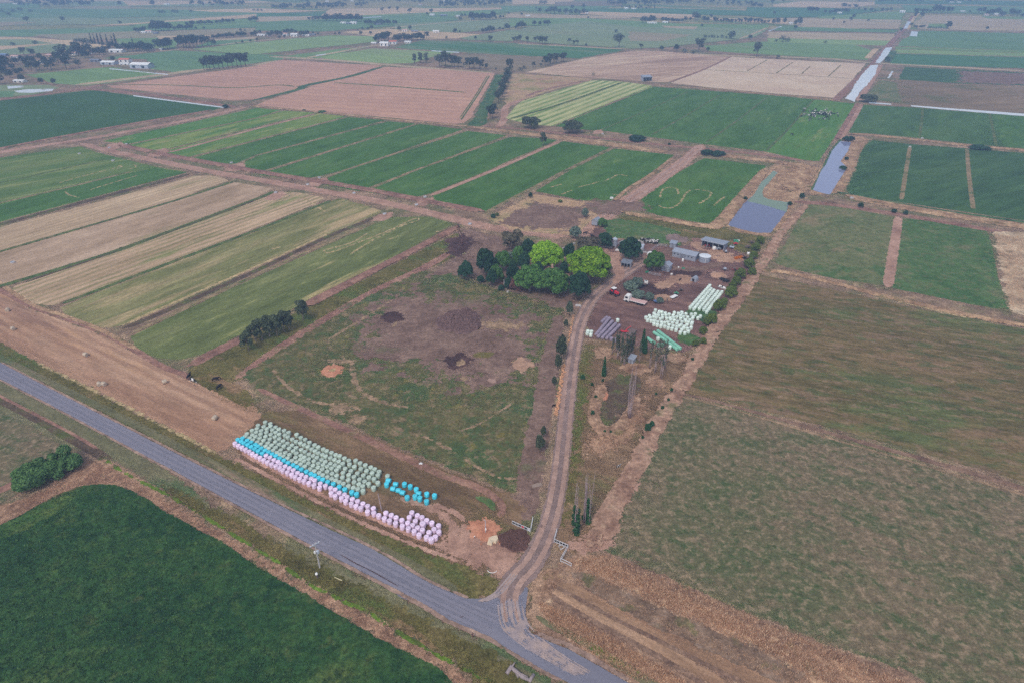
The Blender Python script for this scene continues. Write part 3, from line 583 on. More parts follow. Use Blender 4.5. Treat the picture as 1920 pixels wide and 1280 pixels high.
# the left hand paddocks
soft_field('paddock', [(-60, 306), (0, 296), (150, 275), (182, 286), (290, 313), (352, 323), (0, 417), (-60, 432)], G['gl'], 2.5, 1.0)
soft_field('paddock', [(-60, 397), (0, 384), (140, 346), (250, 324), (290, 315), (350, 324), (0, 415), (-60, 430)], G['g1'], 2.5, 1.5)
strip('check_bank', [(-60, 395), (0, 381), (130, 351), (250, 321)], 2.6, G['line']); strip('check_bank', [(-40, 352), (60, 330), (180, 303), (215, 299)], 2.2, G['gline'])
strip('drain', [(-60, 434), (0, 421), (180, 373), (358, 326)], 4.5, G['drain'], h=0.3)
soft_field('paddock', [(-60, 440), (0, 426), (180, 380), (365, 330), (400, 330), (430, 338), (330, 374), (200, 412), (0, 470), (-60, 488)], G['tan1'], 2, 1.0)
soft_field('paddock', [(-60, 491), (0, 474), (200, 416), (335, 376), (440, 342), (512, 353), (480, 371), (330, 427), (200, 474), (0, 535), (-60, 552)], G['tan2'], 2, 1.0)
soft_field('paddock', [(24, 538), (200, 479), (480, 377), (518, 361), (560, 361), (608, 371), (600, 379), (480, 428), (200, 536), (112, 568), (95, 574), (62, 569), (20, 546)], G['tan3'], 2, 1.0)
soft_field('paddock', [(114, 577), (205, 539), (480, 435), (612, 379), (638, 372), (712, 394), (716, 398), (620, 438), (480, 500), (350, 560), (225, 612), (190, 615), (122, 591)], G['olive'], 2, 1.0)
soft_field('paddock', [(243, 632), (300, 604), (480, 520), (640, 448), (728, 408), (806, 406), (850, 420), (760, 470), (575, 566), (460, 622), (395, 658), (340, 674), (295, 671), (262, 657)], G['greenhay'], 2, 1.0)
for pts, w, m in (([(-60, 489), (0, 472), (200, 414), (330, 376), (440, 340)], 2.4, 'gline'), ([(-60, 553), (0, 537), (200, 477), (330, 430), (480, 374), (516, 358)], 3.6, 'gline'), ([(40, 532), (200, 478), (330, 431), (500, 368)], 1.6, 'drain'), ([(110, 572), (200, 538), (480, 432), (622, 376)], 2.8, 'gline')):
    strip('check_bank', pts, w, G[m], h=0.2)
strip('drain', [(225, 618), (300, 588), (480, 508), (620, 442), (722, 402)], 3.4, G['drain']); strip('check_bank', [(225, 612), (480, 500), (618, 437)], 1.8, G['wheelmark'])
strip('check_bank', [(240, 628), (482, 515), (630, 448), (726, 407)], 2.0, G['line'])
# mown strip along the road reserve
soft_field('mown_strip', [(-60, 500), (0, 545), (60, 580), (205, 632), (300, 688), (348, 710), (420, 735), (480, 762), (495, 788), (470, 802), (440, 830), (415, 851), (362, 826), (275, 781), (175, 731), (62, 677), (0, 645), (-60, 620)], G['stubble'], 2, 1.5)
strip('drain', [(-60, 505), (0, 544), (60, 575), (125, 598), (205, 629), (300, 684), (345, 702), (420, 735), (480, 762)], 2.6, G['bank'])
strip('grass_bank', [(-60, 480), (0, 531), (62, 572), (120, 592), (190, 619), (260, 657)], 2.0, G['drybank'])

G['wheelpath'] = ground_mat('polished_wheel_path', [K(128, 126, 143), K(135, 132, 148)], 0.3, fine=(2.5, 0.06), grain=(0.5, 0.06), bump=0.1, ragged=1.2, rscale=0.25)
G['shoulder'] = ground_mat('gravel_shoulder', [K(134, 112, 102), K(154, 128, 118), K(168, 142, 130)], 0.3, fine=(1.6, 0.25), ragged=1.6, rscale=0.3)
G['cropedge'] = ground_mat('yellowing_crop', [K(52, 84, 46), K(70, 98, 50), K(92, 108, 58)], 0.15, fine=(1.1, 0.4), ragged=1.6, rscale=0.15)
G['redbrown'] = ground_mat('red_brown_grass', [K(112, 88, 78), K(132, 106, 92), K(152, 124, 108)], 0.2, fine=(1.5, 0.35), ragged=1.3, rscale=0.3)
G['olivebrown'] = ground_mat('flattened_grass', [K(108, 88, 76), K(128, 106, 92), K(148, 126, 112)], 0.2, fine=(1.5, 0.35), patches=[(0.15, 0.6, 0.05, K(104, 104, 68), None, 0.7)], ragged=1.3, rscale=0.2)
G['mowntrack'] = ground_mat('mown_grass_track', [K(136, 104, 86), K(154, 122, 100), K(172, 140, 118)], 0.15, aniso=(ANG_B, 6), fine=(1.4, 0.25), ragged=1.0, rscale=0.3)
G['dust'] = ground_mat('dust_on_asphalt', [K(150, 138, 146), K(162, 146, 148), K(172, 152, 148)], 0.4, fine=(2.5, 0.1), grain=(0.6, 0.1), bump=0.1, ragged=1.5, rscale=0.3)
G['fencebank'] = ground_mat('pinkish_dry_bank', [K(138, 106, 92), K(164, 131, 114), K(186, 152, 134)], 0.12, patches=[(0.12, 0.6, 0.05, K(98, 98, 66), None, 0.8), (0.3, 0.6, 0.05, K(206, 174, 150), None, 0.6)], fine=(1.3, 0.3), grain=(0.5, 0.3), ragged=1.4, rscale=0.2)
G['palebank'] = ground_mat('bleached_grass_bank', [K(150, 128, 108), K(182, 158, 134), K(204, 182, 158)], 0.1, patches=[(0.12, 0.6, 0.05, K(118, 104, 84), None, 0.7)], fine=(1.2, 0.3), grain=(0.5, 0.3), ragged=1.0, rscale=0.2)
# ---------------------------------------------------------------- around the farm
strip('farm_track', [(150, 268), (192, 280), (300, 303), (400, 323), (500, 340), (600, 358), (700, 376), (800, 398), (880, 418), (930, 428), (1000, 436), (1080, 446)], [5, 7, 8, 8, 8, 8, 8, 8, 8.5, 9, 10, 10], G['track'])
strip('verge_strip', [(200, 276), (300, 297), (400, 316), (500, 334), (600, 350), (700, 368), (800, 388), (900, 407)], 7, G['bank'], off=-7.5, h=0.4)
strip('farm_track', [(-60, 302), (0, 286), (160, 261), (260, 243), (380, 220), (440, 206), (470, 200)], [8, 8, 8, 8, 8, 8, 5], G['track'])
strip('earth_bank', [(-60, 292), (0, 279), (130, 254), (240, 234), (400, 207)], 5, G['bank'], h=0.6)
strip('farm_track', [(155, 166), (250, 175), (420, 198), (450, 200)], 9, G['bank']); strip('farm_track', [(-60, 190), (0, 187), (150, 168), (200, 158)], 8, G['bank'])
strip('grass_bank', [(470, 199), (600, 211), (730, 224), (870, 237), (960, 248), (1060, 259), (1140, 270), (1262, 287)], [5, 5, 5, 6, 9, 13, 13, 11], G['drybank'], h=0.3)
strip('farm_track', [(900, 236), (1000, 244), (1085, 255), (1160, 263), (1250, 273), (1320, 279), (1440, 292), (1520, 304)], [5, 5, 6, 6, 6, 6, 6, 5], G['bank'])
strip('grass_bank', [(1320, 288), (1400, 297), (1470, 306), (1515, 318)], 9, G['drybank'], h=0.4)
soft_field('track_apron', [(1115, 245), (1128, 243), (1132, 250), (1110, 252)], G['track'], 2, 2)
strip('farm_track', [(1318, 270), (1300, 288), (1270, 312), (1225, 345), (1180, 375), (1145, 398), (1120, 418), (1098, 436), (1070, 452)], [9, 10, 10, 10.5, 11, 11, 10, 10, 9], G['track'])
strip('wheel_ruts', [(1312, 276), (1270, 312), (1225, 345), (1180, 376), (1135, 408)], 2.2, G['rut'], off=-1.8); strip('wheel_ruts', [(1312, 276), (1270, 312), (1225, 345), (1180, 376), (1135, 408)], 2.2, G['rut'], off=1.8)
strip('grass_bank', [(1262, 296), (1225, 325), (1180, 353), (1150, 378)], 3.0, G['drybank'], h=0.4)
for x, y in ((600, 340), (800, 377), (520, 366), (722, 405), (300, 285), (217, 273), (445, 312)):
    soft_field('track_apron', [(x - 26, y + 9), (x - 14, y - 2), (x + 12, y - 7), (x + 16, y), (x - 4, y + 10)], G['track'], 1.5, 2.0)
soft_field('rough_ground', [(915, 410), (1002, 364), (1088, 378), (1135, 380), (1120, 404), (1078, 442), (960, 432)], G['scrub'], 2, 3)
soft_field('bare_soil', [(935, 418), (1000, 380), (1060, 388), (1110, 390), (1100, 410), (1060, 430), (970, 428)], G['bare'], 2, 5)
soft_field('bare_soil', [(1085, 378), (1150, 375), (1210, 380), (1206, 396), (1150, 400), (1110, 400)], G['bare'], 2, 4)
# dam and channels
strip('earth_bank', [(1438, 316), (1395, 365), (1350, 418), (1320, 424), (1235, 410), (1160, 398)], [6, 7, 8, 7, 6, 6], G['drybank'], h=0.7)
soft_field('rough_ground', [(1160, 404), (1240, 412), (1350, 425), (1400, 438), (1440, 442), (1420, 478), (1380, 470), (1310, 440), (1240, 430), (1165, 425)], G['olivegrass'], 2, 3)
soft_field('yard_grass', [(1132, 415), (1160, 410), (1240, 424), (1290, 440), (1275, 462), (1230, 455), (1150, 446), (1128, 432)], G['dull2'], 1.5, 2.5)
soft_field('dam_bank', [(1448, 310), (1495, 305), (1535, 315), (1520, 352), (1490, 380), (1478, 410), (1448, 446), (1385, 436), (1356, 424), (1395, 372), (1425, 340)], G['drybank'], 2, 3)
soft_field('dam_water', [(1451, 320), (1458, 324), (1444, 340), (1432, 353), (1429, 362), (1432, 370), (1441, 374), (1479, 380), (1477, 392), (1462, 415), (1445, 437), (1420, 437), (1388, 430), (1365, 423), (1374, 408), (1390, 386), (1400, 377), (1413, 366), (1419, 357), (1425, 345), (1440, 331)], G['pondwater'], 1.5, 0.8)
soft_field('pond_scum', [(1451, 320), (1458, 324), (1444, 340), (1432, 353), (1429, 362), (1432, 370), (1441, 374), (1479, 380), (1474, 398), (1458, 393), (1440, 387), (1420, 382), (1401, 378), (1413, 366), (1419, 357), (1425, 345), (1440, 331)], G['algaewater'], 1.5, 1.6)
strip('channel_bank', [(1475, 362), (1495, 335), (1508, 312)], 12, G['drybank'], h=0.4)
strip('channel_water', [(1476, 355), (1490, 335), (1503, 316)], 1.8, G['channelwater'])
soft_field('channel_bank', [(1575, 258), (1612, 256), (1632, 262), (1612, 285), (1603, 320), (1580, 362), (1520, 366), (1512, 352), (1540, 310), (1560, 278)], G['drybank'], 2, 3)
soft_field('channel_weeds', [(1573, 262), (1580, 262), (1560, 300), (1545, 325), (1530, 358), (1520, 356), (1540, 318), (1555, 285)], G['ditch'], 1.5, 1.5)
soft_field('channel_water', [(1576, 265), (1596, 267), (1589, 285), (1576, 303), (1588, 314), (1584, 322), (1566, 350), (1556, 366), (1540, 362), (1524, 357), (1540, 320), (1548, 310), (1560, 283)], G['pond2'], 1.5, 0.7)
# big channel running to the horizon
strip('channel_bank', [(1575, 260), (1600, 222), (1615, 195)], 5, G['track']); strip('channel_bank', [(1568, 262), (1596, 215), (1608, 194)], 4, G['bank'], h=0.4)
strip('channel_bank', [(1565, 190), (1605, 152), (1640, 118), (1668, 84), (1695, 55), (1712, 30)], [8, 9, 9, 9, 8, 7], G['bank'])
strip('channel_bank', [(1608, 190), (1636, 150), (1652, 122)], [6, 6, 5], G['track']); strip('channel_bank', [(1645, 112), (1662, 92)], 8, G['ft1'], off=-12); strip('weedy_ditch', [(1664, 117), (1676, 95)], 10, G['ditch'])
strip('channel_bank', [(1702, 56), (1713, 36), (1723, 25)], 6, G['ft1'])
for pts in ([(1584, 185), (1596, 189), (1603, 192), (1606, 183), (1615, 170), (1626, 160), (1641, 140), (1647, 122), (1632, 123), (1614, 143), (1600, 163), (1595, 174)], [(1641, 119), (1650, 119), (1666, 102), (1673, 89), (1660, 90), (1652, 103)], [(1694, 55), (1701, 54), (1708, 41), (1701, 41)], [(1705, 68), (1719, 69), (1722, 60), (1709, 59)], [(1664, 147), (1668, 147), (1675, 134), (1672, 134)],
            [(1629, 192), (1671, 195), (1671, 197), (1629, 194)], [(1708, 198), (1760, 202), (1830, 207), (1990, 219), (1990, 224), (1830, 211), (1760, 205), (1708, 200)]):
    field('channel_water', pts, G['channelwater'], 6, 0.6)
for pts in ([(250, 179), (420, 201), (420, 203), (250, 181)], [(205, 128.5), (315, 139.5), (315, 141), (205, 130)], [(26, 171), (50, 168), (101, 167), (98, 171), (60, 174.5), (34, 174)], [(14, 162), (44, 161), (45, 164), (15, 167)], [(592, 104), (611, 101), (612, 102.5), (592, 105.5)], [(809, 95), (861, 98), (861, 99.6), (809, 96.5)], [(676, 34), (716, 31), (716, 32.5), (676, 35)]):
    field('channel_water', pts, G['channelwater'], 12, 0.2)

# ---------------------------------------------------------------- home paddock and the tracks round it
strip('earth_bank', [(862, 424), (790, 462), (690, 513), (582, 569), (560, 582)], [5, 5, 5, 6, 5], G['bank'], h=0.8)
soft_field('rough_ground', [(870, 430), (900, 445), (860, 480), (800, 505), (700, 550), (600, 612), (520, 665), (470, 705), (420, 722), (360, 692), (470, 625), (560, 585), (700, 516)], G['olivegrass'], 2, 2)
strip('farm_track', [(850, 470), (790, 505), (700, 548), (600, 606), (530, 650), (470, 692), (435, 715)], [4, 5, 5, 5.5, 5.5, 5, 4], G['bank'])
strip('drain', [(470, 640), (400, 672), (372, 690), (380, 705), (430, 730), (480, 765)], [4, 5, 6, 7, 7, 5], G['olivegrass'])
strip('farm_track', [(470, 628), (410, 656), (362, 682), (340, 690)], 5, G['bank'])
soft_field('home_paddock', [(455, 703), (520, 660), (600, 610), (700, 550), (790, 508), (850, 512), (1000, 555), (1056, 578), (1052, 645), (1036, 715), (1012, 815), (995, 880), (962, 925), (900, 900), (808, 862), (730, 832), (680, 806), (567, 762), (480, 726)], G['home'], 1.5, 2.0)
soft_field('bare_soil', [(680, 590), (720, 565), (770, 548), (830, 556), (930, 578), (1010, 592), (1000, 640), (975, 690), (930, 715), (900, 722), (850, 715), (800, 690), (740, 680), (690, 685), (676, 640)], G['bare'], 1.5, 11)
soft_field('bare_soil', [(800, 520), (850, 512), (910, 530), (960, 548), (1050, 575), (1078, 578), (1085, 560), (1110, 545), (1130, 520), (1090, 505), (1000, 470), (940, 450), (900, 432), (860, 432), (870, 470), (840, 495)], G['bare'], 1.5, 4)
soft_field('mud_patch', [(835, 450), (870, 440), (892, 450), (880, 470), (850, 485), (838, 470)], G['mud'], 1.5, 4)
strip('wheel_marks', [(660, 672), (662, 700), (672, 728), (700, 747), (740, 760), (766, 763)], [1.6, 2.0, 1.8, 1.8, 1.4, 1.2], G['wheelpink'], esc=.85); strip('wheel_marks', [(510, 690), (530, 715), (560, 738), (590, 752), (620, 760)], 1.3, G['wheelpink'])
strip('wheel_marks', [(775, 815), (810, 823), (835, 838), (860, 850)], 1.3, G['wheelpink']); strip('wheel_marks', [(860, 810), (905, 790), (950, 762), (960, 755)], 1.0, G['wheelpink'])
strip('wheel_marks', [(870, 860), (905, 880), (940, 895), (985, 897)], 1.1, G['wheelpink']); strip('wheel_marks', [(735, 720), (745, 738)], 1.0, G['wheelpink']); strip('wheel_marks', [(1024, 665), (1012, 720), (1004, 780), (995, 830), (985, 885)], 1.1, G['wheelpink'])
strip('wheel_marks', [(690, 585), (740, 600), (735, 615)], 1.1, G['wheelpink']); strip('wheel_marks', [(740, 560), (660, 610), (610, 640)], 1.4, G['wheelpink'])
for x, y, rx, ry, m in ((728, 663, 12, 6, 'wheelpink'), (860, 678, 26, 15, 'mud'), (862, 679, 9, 5, 'wheelpink'), (870, 709, 20, 10, 'bare'), (872, 709, 9, 4, 'wheelpink'), (922, 714, 22, 12, 'bare'), (922, 713, 8, 5, 'rut'), (980, 683, 20, 12, 'yardsand'), (640, 677, 20, 5, 'wheelpink'),
                        (735, 596, 22, 10, 'mud'), (940, 610, 40, 8, 'wheelpink'), (624, 694, 20, 11, 'redsoil'), (623, 693, 6, 3, 'wheelmark'), (720, 660, 30, 14, 'bare'), (640, 765, 26, 9, 'wheelpink'), (668, 786, 14, 8, 'wheelpink'), (905, 665, 22, 6, 'olivegrass')):
    spot('worn_patch', x, y, rx, ry, G[m])
# loops left by the mower
for pts in ([(690, 437), (660, 455), (617, 467), (608, 472), (622, 473), (680, 452), (730, 432), (778, 410), (783, 414), (755, 423), (700, 450), (655, 478)], [(812, 438), (830, 431)], [(725, 450), (750, 442)],
            [(540, 365), (570, 372), (610, 398)], [(500, 470), (530, 462)]):
    strip('wheel_marks', pts, 1.3, G['wheelmark'], step=1.5)
for pts in ([(1237, 372), (1241, 358), (1252, 352), (1266, 353), (1272, 360), (1271, 366)], [(1233, 385), (1246, 390), (1262, 389), (1274, 381), (1281, 372), (1288, 361), (1300, 356), (1318, 357), (1333, 361), (1330, 370), (1318, 378), (1308, 383)], [(1337, 387), (1348, 377), (1361, 368)],
            [(1082, 352), (1110, 345), (1124, 340)], [(1130, 341), (1148, 333), (1160, 328), (1180, 331)], [(1050, 366), (1075, 356)], [(1030, 352), (1055, 345)], [(1146, 364), (1160, 366)],
            [(170, 358), (176, 354), (215, 342), (262, 328)], [(120, 358), (130, 366), (150, 371)], [(105, 345), (150, 332), (235, 310)], [(215, 318), (228, 313), (222, 310)], [(240, 318), (256, 313), (250, 309)]):
    strip('wheel_marks', pts, 1.25, G['wheelmark'], step=1.5)
# ---------------------------------------------------------------- farmyard
soft_field('yard', [(1100, 632), (1104, 600), (1118, 565), (1150, 530), (1175, 505), (1148, 492), (1128, 470), (1100, 452), (1118, 425), (1135, 432), (1150, 448), (1235, 460), (1290, 462), (1302, 442), (1380, 470), (1412, 490), (1410, 520), (1372, 560), (1340, 600), (1320, 640), (1285, 658), (1225, 655), (1170, 640)], G['yard'], 1.2, 3)
for x, y, rx, ry, m in ((1230, 545, 34, 14, 'mud'), (1285, 513, 38, 7, 'mud'), (1245, 535, 20, 7, 'yardsand'), (1275, 525, 26, 9, 'yardsand'), (1240, 558, 24, 7, 'yardsand'), (1347, 517, 17, 7, 'rut'), (1365, 485, 28, 8, 'yardsand'), (1318, 475, 60, 6, 'yardsand'), (1310, 460, 14, 7, 'yardsand'), (1270, 447, 22, 9, 'drivegrey'),
                        (1290, 475, 50, 8, 'bare'), (1195, 490, 26, 8, 'yardsand'), (1218, 485, 14, 5, 'yardsand'), (1160, 480, 22, 8, 'track'), (1150, 500, 14, 14, 'track'), (1290, 635, 20, 12, 'dull2'), (1320, 590, 30, 14, 'ditch'), (1300, 440, 30, 6, 'olivegrass')):
    spot('worn_patch', x, y, rx, ry, G[m])
soft_field('poplar_ground', [(1100, 640), (1170, 645), (1230, 660), (1290, 662), (1300, 690), (1262, 745), (1235, 790), (1200, 840), (1175, 890), (1140, 950), (1125, 1010), (1085, 1040), (1050, 1030), (1040, 990), (1062, 880), (1080, 760)], G['brownlot'], 1.5, 3)
soft_field('rank_grass', [(1090, 660), (1108, 665), (1100, 740), (1092, 800), (1082, 880), (1070, 960), (1050, 985), (1060, 900), (1075, 790)], G['olivegrass'], 1.5, 4)
soft_field('sunken_patch', [(1128, 720), (1160, 705), (1190, 700), (1205, 715), (1185, 760), (1165, 800), (1140, 805), (1118, 790), (1116, 760)], G['drain'], 1.5, 3)
strip('earth_rim', [(1135, 715), (1118, 750), (1114, 785), (1130, 805), (1155, 806), (1178, 780), (1200, 735)], [5, 4, 4, 5, 5, 4, 4], G['pinkgrass'], h=0.4)
soft_field('worn_grass', [(1105, 820), (1150, 812), (1185, 770), (1215, 740), (1200, 800), (1150, 840), (1120, 855), (1098, 850)], G['pinkgrass'], 1.5, 4)
for x, y, rx, ry in ((1140, 662, 30, 12), (1190, 690, 30, 10), (1230, 715, 20, 12), (1265, 670, 25, 10)): spot('worn_patch', x, y, rx, ry, G['pinkgrass'])
spot('worn_patch', 1130, 735, 9, 14, G['redsoil'])
strip('driveway_verge', [(1010, 1000), (1026, 920), (1038, 850), (1048, 780), (1058, 700), (1066, 640), (1076, 590)], [6, 7, 7, 7, 7, 6, 6], G['bare'], off=-5)
# boundary bank on the right of the yard
strip('fence_bank', [(1512, 385), (1470, 430), (1440, 478), (1412, 520), (1385, 560), (1350, 605), (1318, 655), (1290, 705), (1255, 760), (1222, 815), (1195, 870), (1160, 930), (1135, 985), (1110, 1040)], [4, 4.5, 5, 5.5, 5.5, 5.5, 5.5, 5, 5.5, 5.5, 5.5, 6, 7, 7], G['fencebank'], h=0.5)
strip('fence_bank', [(1410, 530), (1385, 565), (1350, 612), (1320, 660), (1290, 712)], 2.6, G['wheelpink'])
# right hand paddocks
soft_field('paddock', [(1452, 492), (1482, 440), (1515, 384), (1565, 386), (1640, 400), (1681, 407), (1672, 460), (1661, 536), (1565, 523), (1478, 503)], G['dull'], 2, 1.5)
soft_field('paddock', [(1692, 409), (1765, 418), (1850, 431), (1858, 455), (1872, 520), (1890, 581), (1838, 574), (1750, 556), (1672, 540), (1682, 470)], G['dull2'], 2, 1.5)
strip('check_bank', [(1685, 405), (1677, 460), (1664, 542)], 4.6, G['track'])
strip('hedge_bank', [(1482, 378), (1560, 384), (1690, 403), (1860, 432), (1990, 450)], 6, G['bank'])
soft_field('dry_bank', [(1862, 434), (1990, 436), (1990, 610), (1895, 584), (1880, 520)], G['palebank'], 2, 2)
soft_field('paddock', [(1413, 512), (1440, 518), (1515, 533), (1615, 555), (1715, 578), (1815, 598), (1990, 630), (1990, 925), (1920, 902), (1765, 858), (1615, 817), (1440, 771), (1278, 737), (1300, 690), (1335, 640), (1385, 560)], G['brown'], 2, 1.5)
strip('grass_bank', [(1415, 506), (1480, 512), (1560, 530), (1620, 546), (1720, 570), (1820, 592), (1990, 622)], 4.0, G['drybank'], h=0.4)
strip('track_verge', [(1640, 553), (1720, 573), (1820, 596)], 2.2, G['wheelmark'])
soft_field('paddock', [(1272, 742), (1310, 748), (1440, 788), (1615, 840), (1765, 884), (1990, 950), (1990, 1330), (1790, 1310), (1690, 1254), (1580, 1216), (1440, 1160), (1335, 1114), (1260, 1081), (1185, 1050), (1130, 1030), (1126, 1005), (1142, 955), (1185, 892), (1222, 820)], G['mixed'], 2, 2.0)
strip('drain', [(1262, 738), (1310, 744), (1440, 779), (1615, 828), (1765, 870), (1990, 936)], [1.2, 1.4, 1.8, 2.0, 2.2, 2.4], G['redbrown'])
strip('fence_line', [(1264, 744), (1310, 750), (1440, 787), (1615, 838), (1765, 881), (1990, 948)], 0.9, G['wheelpink'])
soft_field('worn_ground', [(1060, 1020), (1110, 1000), (1150, 950), (1160, 905), (1195, 870), (1200, 900), (1165, 960), (1140, 1030), (1090, 1045)], G['track'], 1.5, 3)
# road reserve, bottom right
soft_field('dry_grass_field', [(1040, 1060), (1085, 1040), (1130, 1036), (1185, 1056), (1260, 1086), (1335, 1120), (1440, 1166), (1580, 1222), (1690, 1260), (1800, 1320), (1250, 1330), (1160, 1268), (1060, 1212), (1000, 1185), (985, 1150), (1000, 1100)], G['golden'], 1.5, 2)
soft_field('mown_grass', [(1010, 1075), (1040, 1065), (1060, 1085), (1040, 1110), (1000, 1120), (985, 1150), (1010, 1180), (1060, 1212), (1030, 1212), (990, 1185), (978, 1150), (985, 1110)], G['pinkgrass'], 1.2, 2)
strip('mown_track', [(1035, 1090), (1085, 1112), (1160, 1152), (1250, 1195), (1340, 1235), (1440, 1280), (1500, 1306)], [3, 3.4, 3.6, 3.6, 3.6, 3.6, 3.6], G['mowntrack'])
strip('mown_track', [(1030, 1105), (1080, 1132), (1150, 1172), (1220, 1206), (1300, 1250), (1370, 1290)], 2.6, G['mowntrack'])
strip('mown_edge', [(1040, 1098), (1085, 1122), (1160, 1163), (1240, 1203), (1330, 1248), (1400, 1282)], 1.1, G['redbrown'])
strip('drain', [(1030, 1112), (1062, 1135), (1120, 1168), (1180, 1200), (1260, 1245), (1330, 1290)], 1.3, G['redbrown'])
strip('lush_strip', [(1002, 1152), (1030, 1170), (1080, 1195), (1130, 1225), (1190, 1262), (1250, 1300)], [1, 1.5, 2, 2.2, 2.4, 2.6], G['verge'])
strip('lush_strip', [(1100, 1206), (1130, 1224), (1180, 1251), (1230, 1282)], 1.6, G['limegrass'], esc=0.6)
# bale lot, left of the driveway
soft_field('bale_lot', [(440, 838), (480, 790), (500, 770), (560, 770), (680, 812), (805, 868), (900, 905), (962, 930), (985, 950), (975, 1000), (950, 1040), (905, 1075), (860, 1080), (760, 1035), (600, 960), (480, 890)], G['brownlot'], 1.5, 2)
strip('red_drain', [(480, 726), (567, 768), (680, 820), (760, 858), (830, 890), (900, 915), (940, 945), (935, 975)], [2, 2, 2.4, 2.6, 2.6, 2.4, 2.2, 2], G['bank'])
strip('wheel_marks', [(440, 845), (520, 888), (620, 940), (720, 985), (800, 1018), (860, 1040), (905, 1062)], [2, 2, 1.8, 1.8, 2, 3, 4], G['track'], off=-0.6); strip('wheel_marks', [(425, 850), (520, 900), (620, 952), (720, 998), (800, 1030), (870, 1055)], 1.6, G['track'])
strip('wheel_marks', [(735, 928), (780, 942), (830, 965), (850, 985), (855, 1010), (830, 1030)], [2, 3, 3.4, 3.4, 3.4, 3], G['track']); strip('wheel_marks', [(800, 940), (850, 960), (880, 985)], 2, G['track'])
soft_field('turning_ground', [(830, 1005), (880, 985), (935, 1010), (985, 1030), (960, 1075), (920, 1080), (870, 1050), (825, 1030)], G['track'], 1.2, 4)
soft_field('red_soil', [(878, 975), (925, 970), (940, 990), (930, 1015), (900, 1020), (880, 1000)], G['redsoil'], 1, 1.6)
strip('lush_strip', [(885, 930), (915, 940), (930, 960)], 2.2, G['dull2'])
# road, verges and drains at the front
soft_field('rough_grass', [(0, 640), (60, 675), (170, 728), (270, 782), (360, 828), (430, 862), (520, 905), (620, 958), (720, 1003), (800, 1035), (860, 1060), (935, 1085), (945, 1100), (905, 1122), (872, 1124), (780, 1080), (660, 1012), (540, 952), (420, 890), (240, 800), (100, 728), (-60, 645), (-60, 620)], G['olivegrass'], 1.5, 1.5)
strip('grass_strip', [(-40, 642), (60, 690), (200, 758), (360, 838), (520, 920), (660, 990), (780, 1050), (870, 1100)], [2.4, 2.6, 2.6, 2.6, 2.8, 2.8, 2.8, 2.6], G['verge'], off=1.6)
strip('wheel_marks', [(60, 675), (175, 731), (275, 781), (362, 826), (410, 852)], 1.3, G['wheelmark'])
soft_field('mown_verge', [(-60, 690), (0, 712), (120, 770), (300, 870), (420, 962), (560, 1035), (720, 1095), (760, 1125), (800, 1140), (835, 1162), (880, 1182), (930, 1205), (1000, 1250), (1060, 1290), (1000, 1330), (930, 1320), (850, 1240), (700, 1155), (560, 1075), (430, 992), (300, 915), (190, 850), (120, 838), (70, 808), (-60, 745)], G['verge'], 1.5, 2)
soft_field('rank_grass', [(300, 905), (430, 965), (560, 1040), (660, 1090), (740, 1130), (800, 1160), (860, 1192), (930, 1225), (980, 1262), (1000, 1330), (930, 1320), (850, 1240), (700, 1157), (560, 1080), (430, 998), (330, 940)], G['olivegrass'], 1.5, 2)
soft_field('paddock', [(-60, 735), (0, 768), (72, 808), (122, 840), (112, 862), (60, 905), (0, 945), (-60, 975)], G['mixed'], 1.5, 1.5)
strip('drain', [(-60, 722), (0, 750), (70, 785), (130, 820), (180, 848), (210, 868)], [2.4, 2.6, 3, 3, 3, 3], G['drain']); strip('fence_bank', [(-60, 712), (0, 742), (70, 778), (140, 815), (185, 842)], 1.0, G['bank'])
soft_field('rough_grass', [(-60, 985), (0, 945), (60, 930), (120, 905), (160, 862), (200, 862), (260, 895), (330, 945), (420, 1000), (560, 1082), (700, 1160), (840, 1240), (920, 1320), (840, 1330), (830, 1258), (700, 1192), (550, 1102), (435, 1030), (310, 960), (225, 912), (150, 912), (70, 950), (-60, 1020)], G['pinkgrass'], 1.5, 1.5)
strip('lush_ditch', [(185, 848), (215, 875), (260, 900), (320, 930), (410, 985), (480, 1028), (530, 1060), (580, 1095), (635, 1122), (695, 1152), (740, 1180), (800, 1216), (870, 1253), (930, 1285)], [0.9, 1.3, 1.1, 1.0, 0.9, 1.0, 1.0, 0.9, 1.2, 1.2, 1.1, 1.0, 1.0, 1.1], G['limegrass'], step=1.5, esc=0.6)
strip('bare_track', [(-60, 935), (0, 918), (37, 902), (70, 880)], 3.2, G['bank'])
soft_field('crop', [(-60, 1012), (0, 983), (48, 960), (82, 940), (120, 921), (155, 910), (190, 906), (222, 910), (252, 921), (278, 936), (310, 958), (390, 1001), (436, 1028), (480, 1061), (555, 1103), (620, 1143), (670, 1173), (705, 1193), (750, 1216), (785, 1233), (830, 1258), (900, 1330), (900, 1360), (-60, 1360)], G['crop'], 1.2, 1.0)
strip('crop_edge', [(-60, 1024), (0, 998), (50, 975), (100, 950), (150, 932)], 6, G['cropedge'])
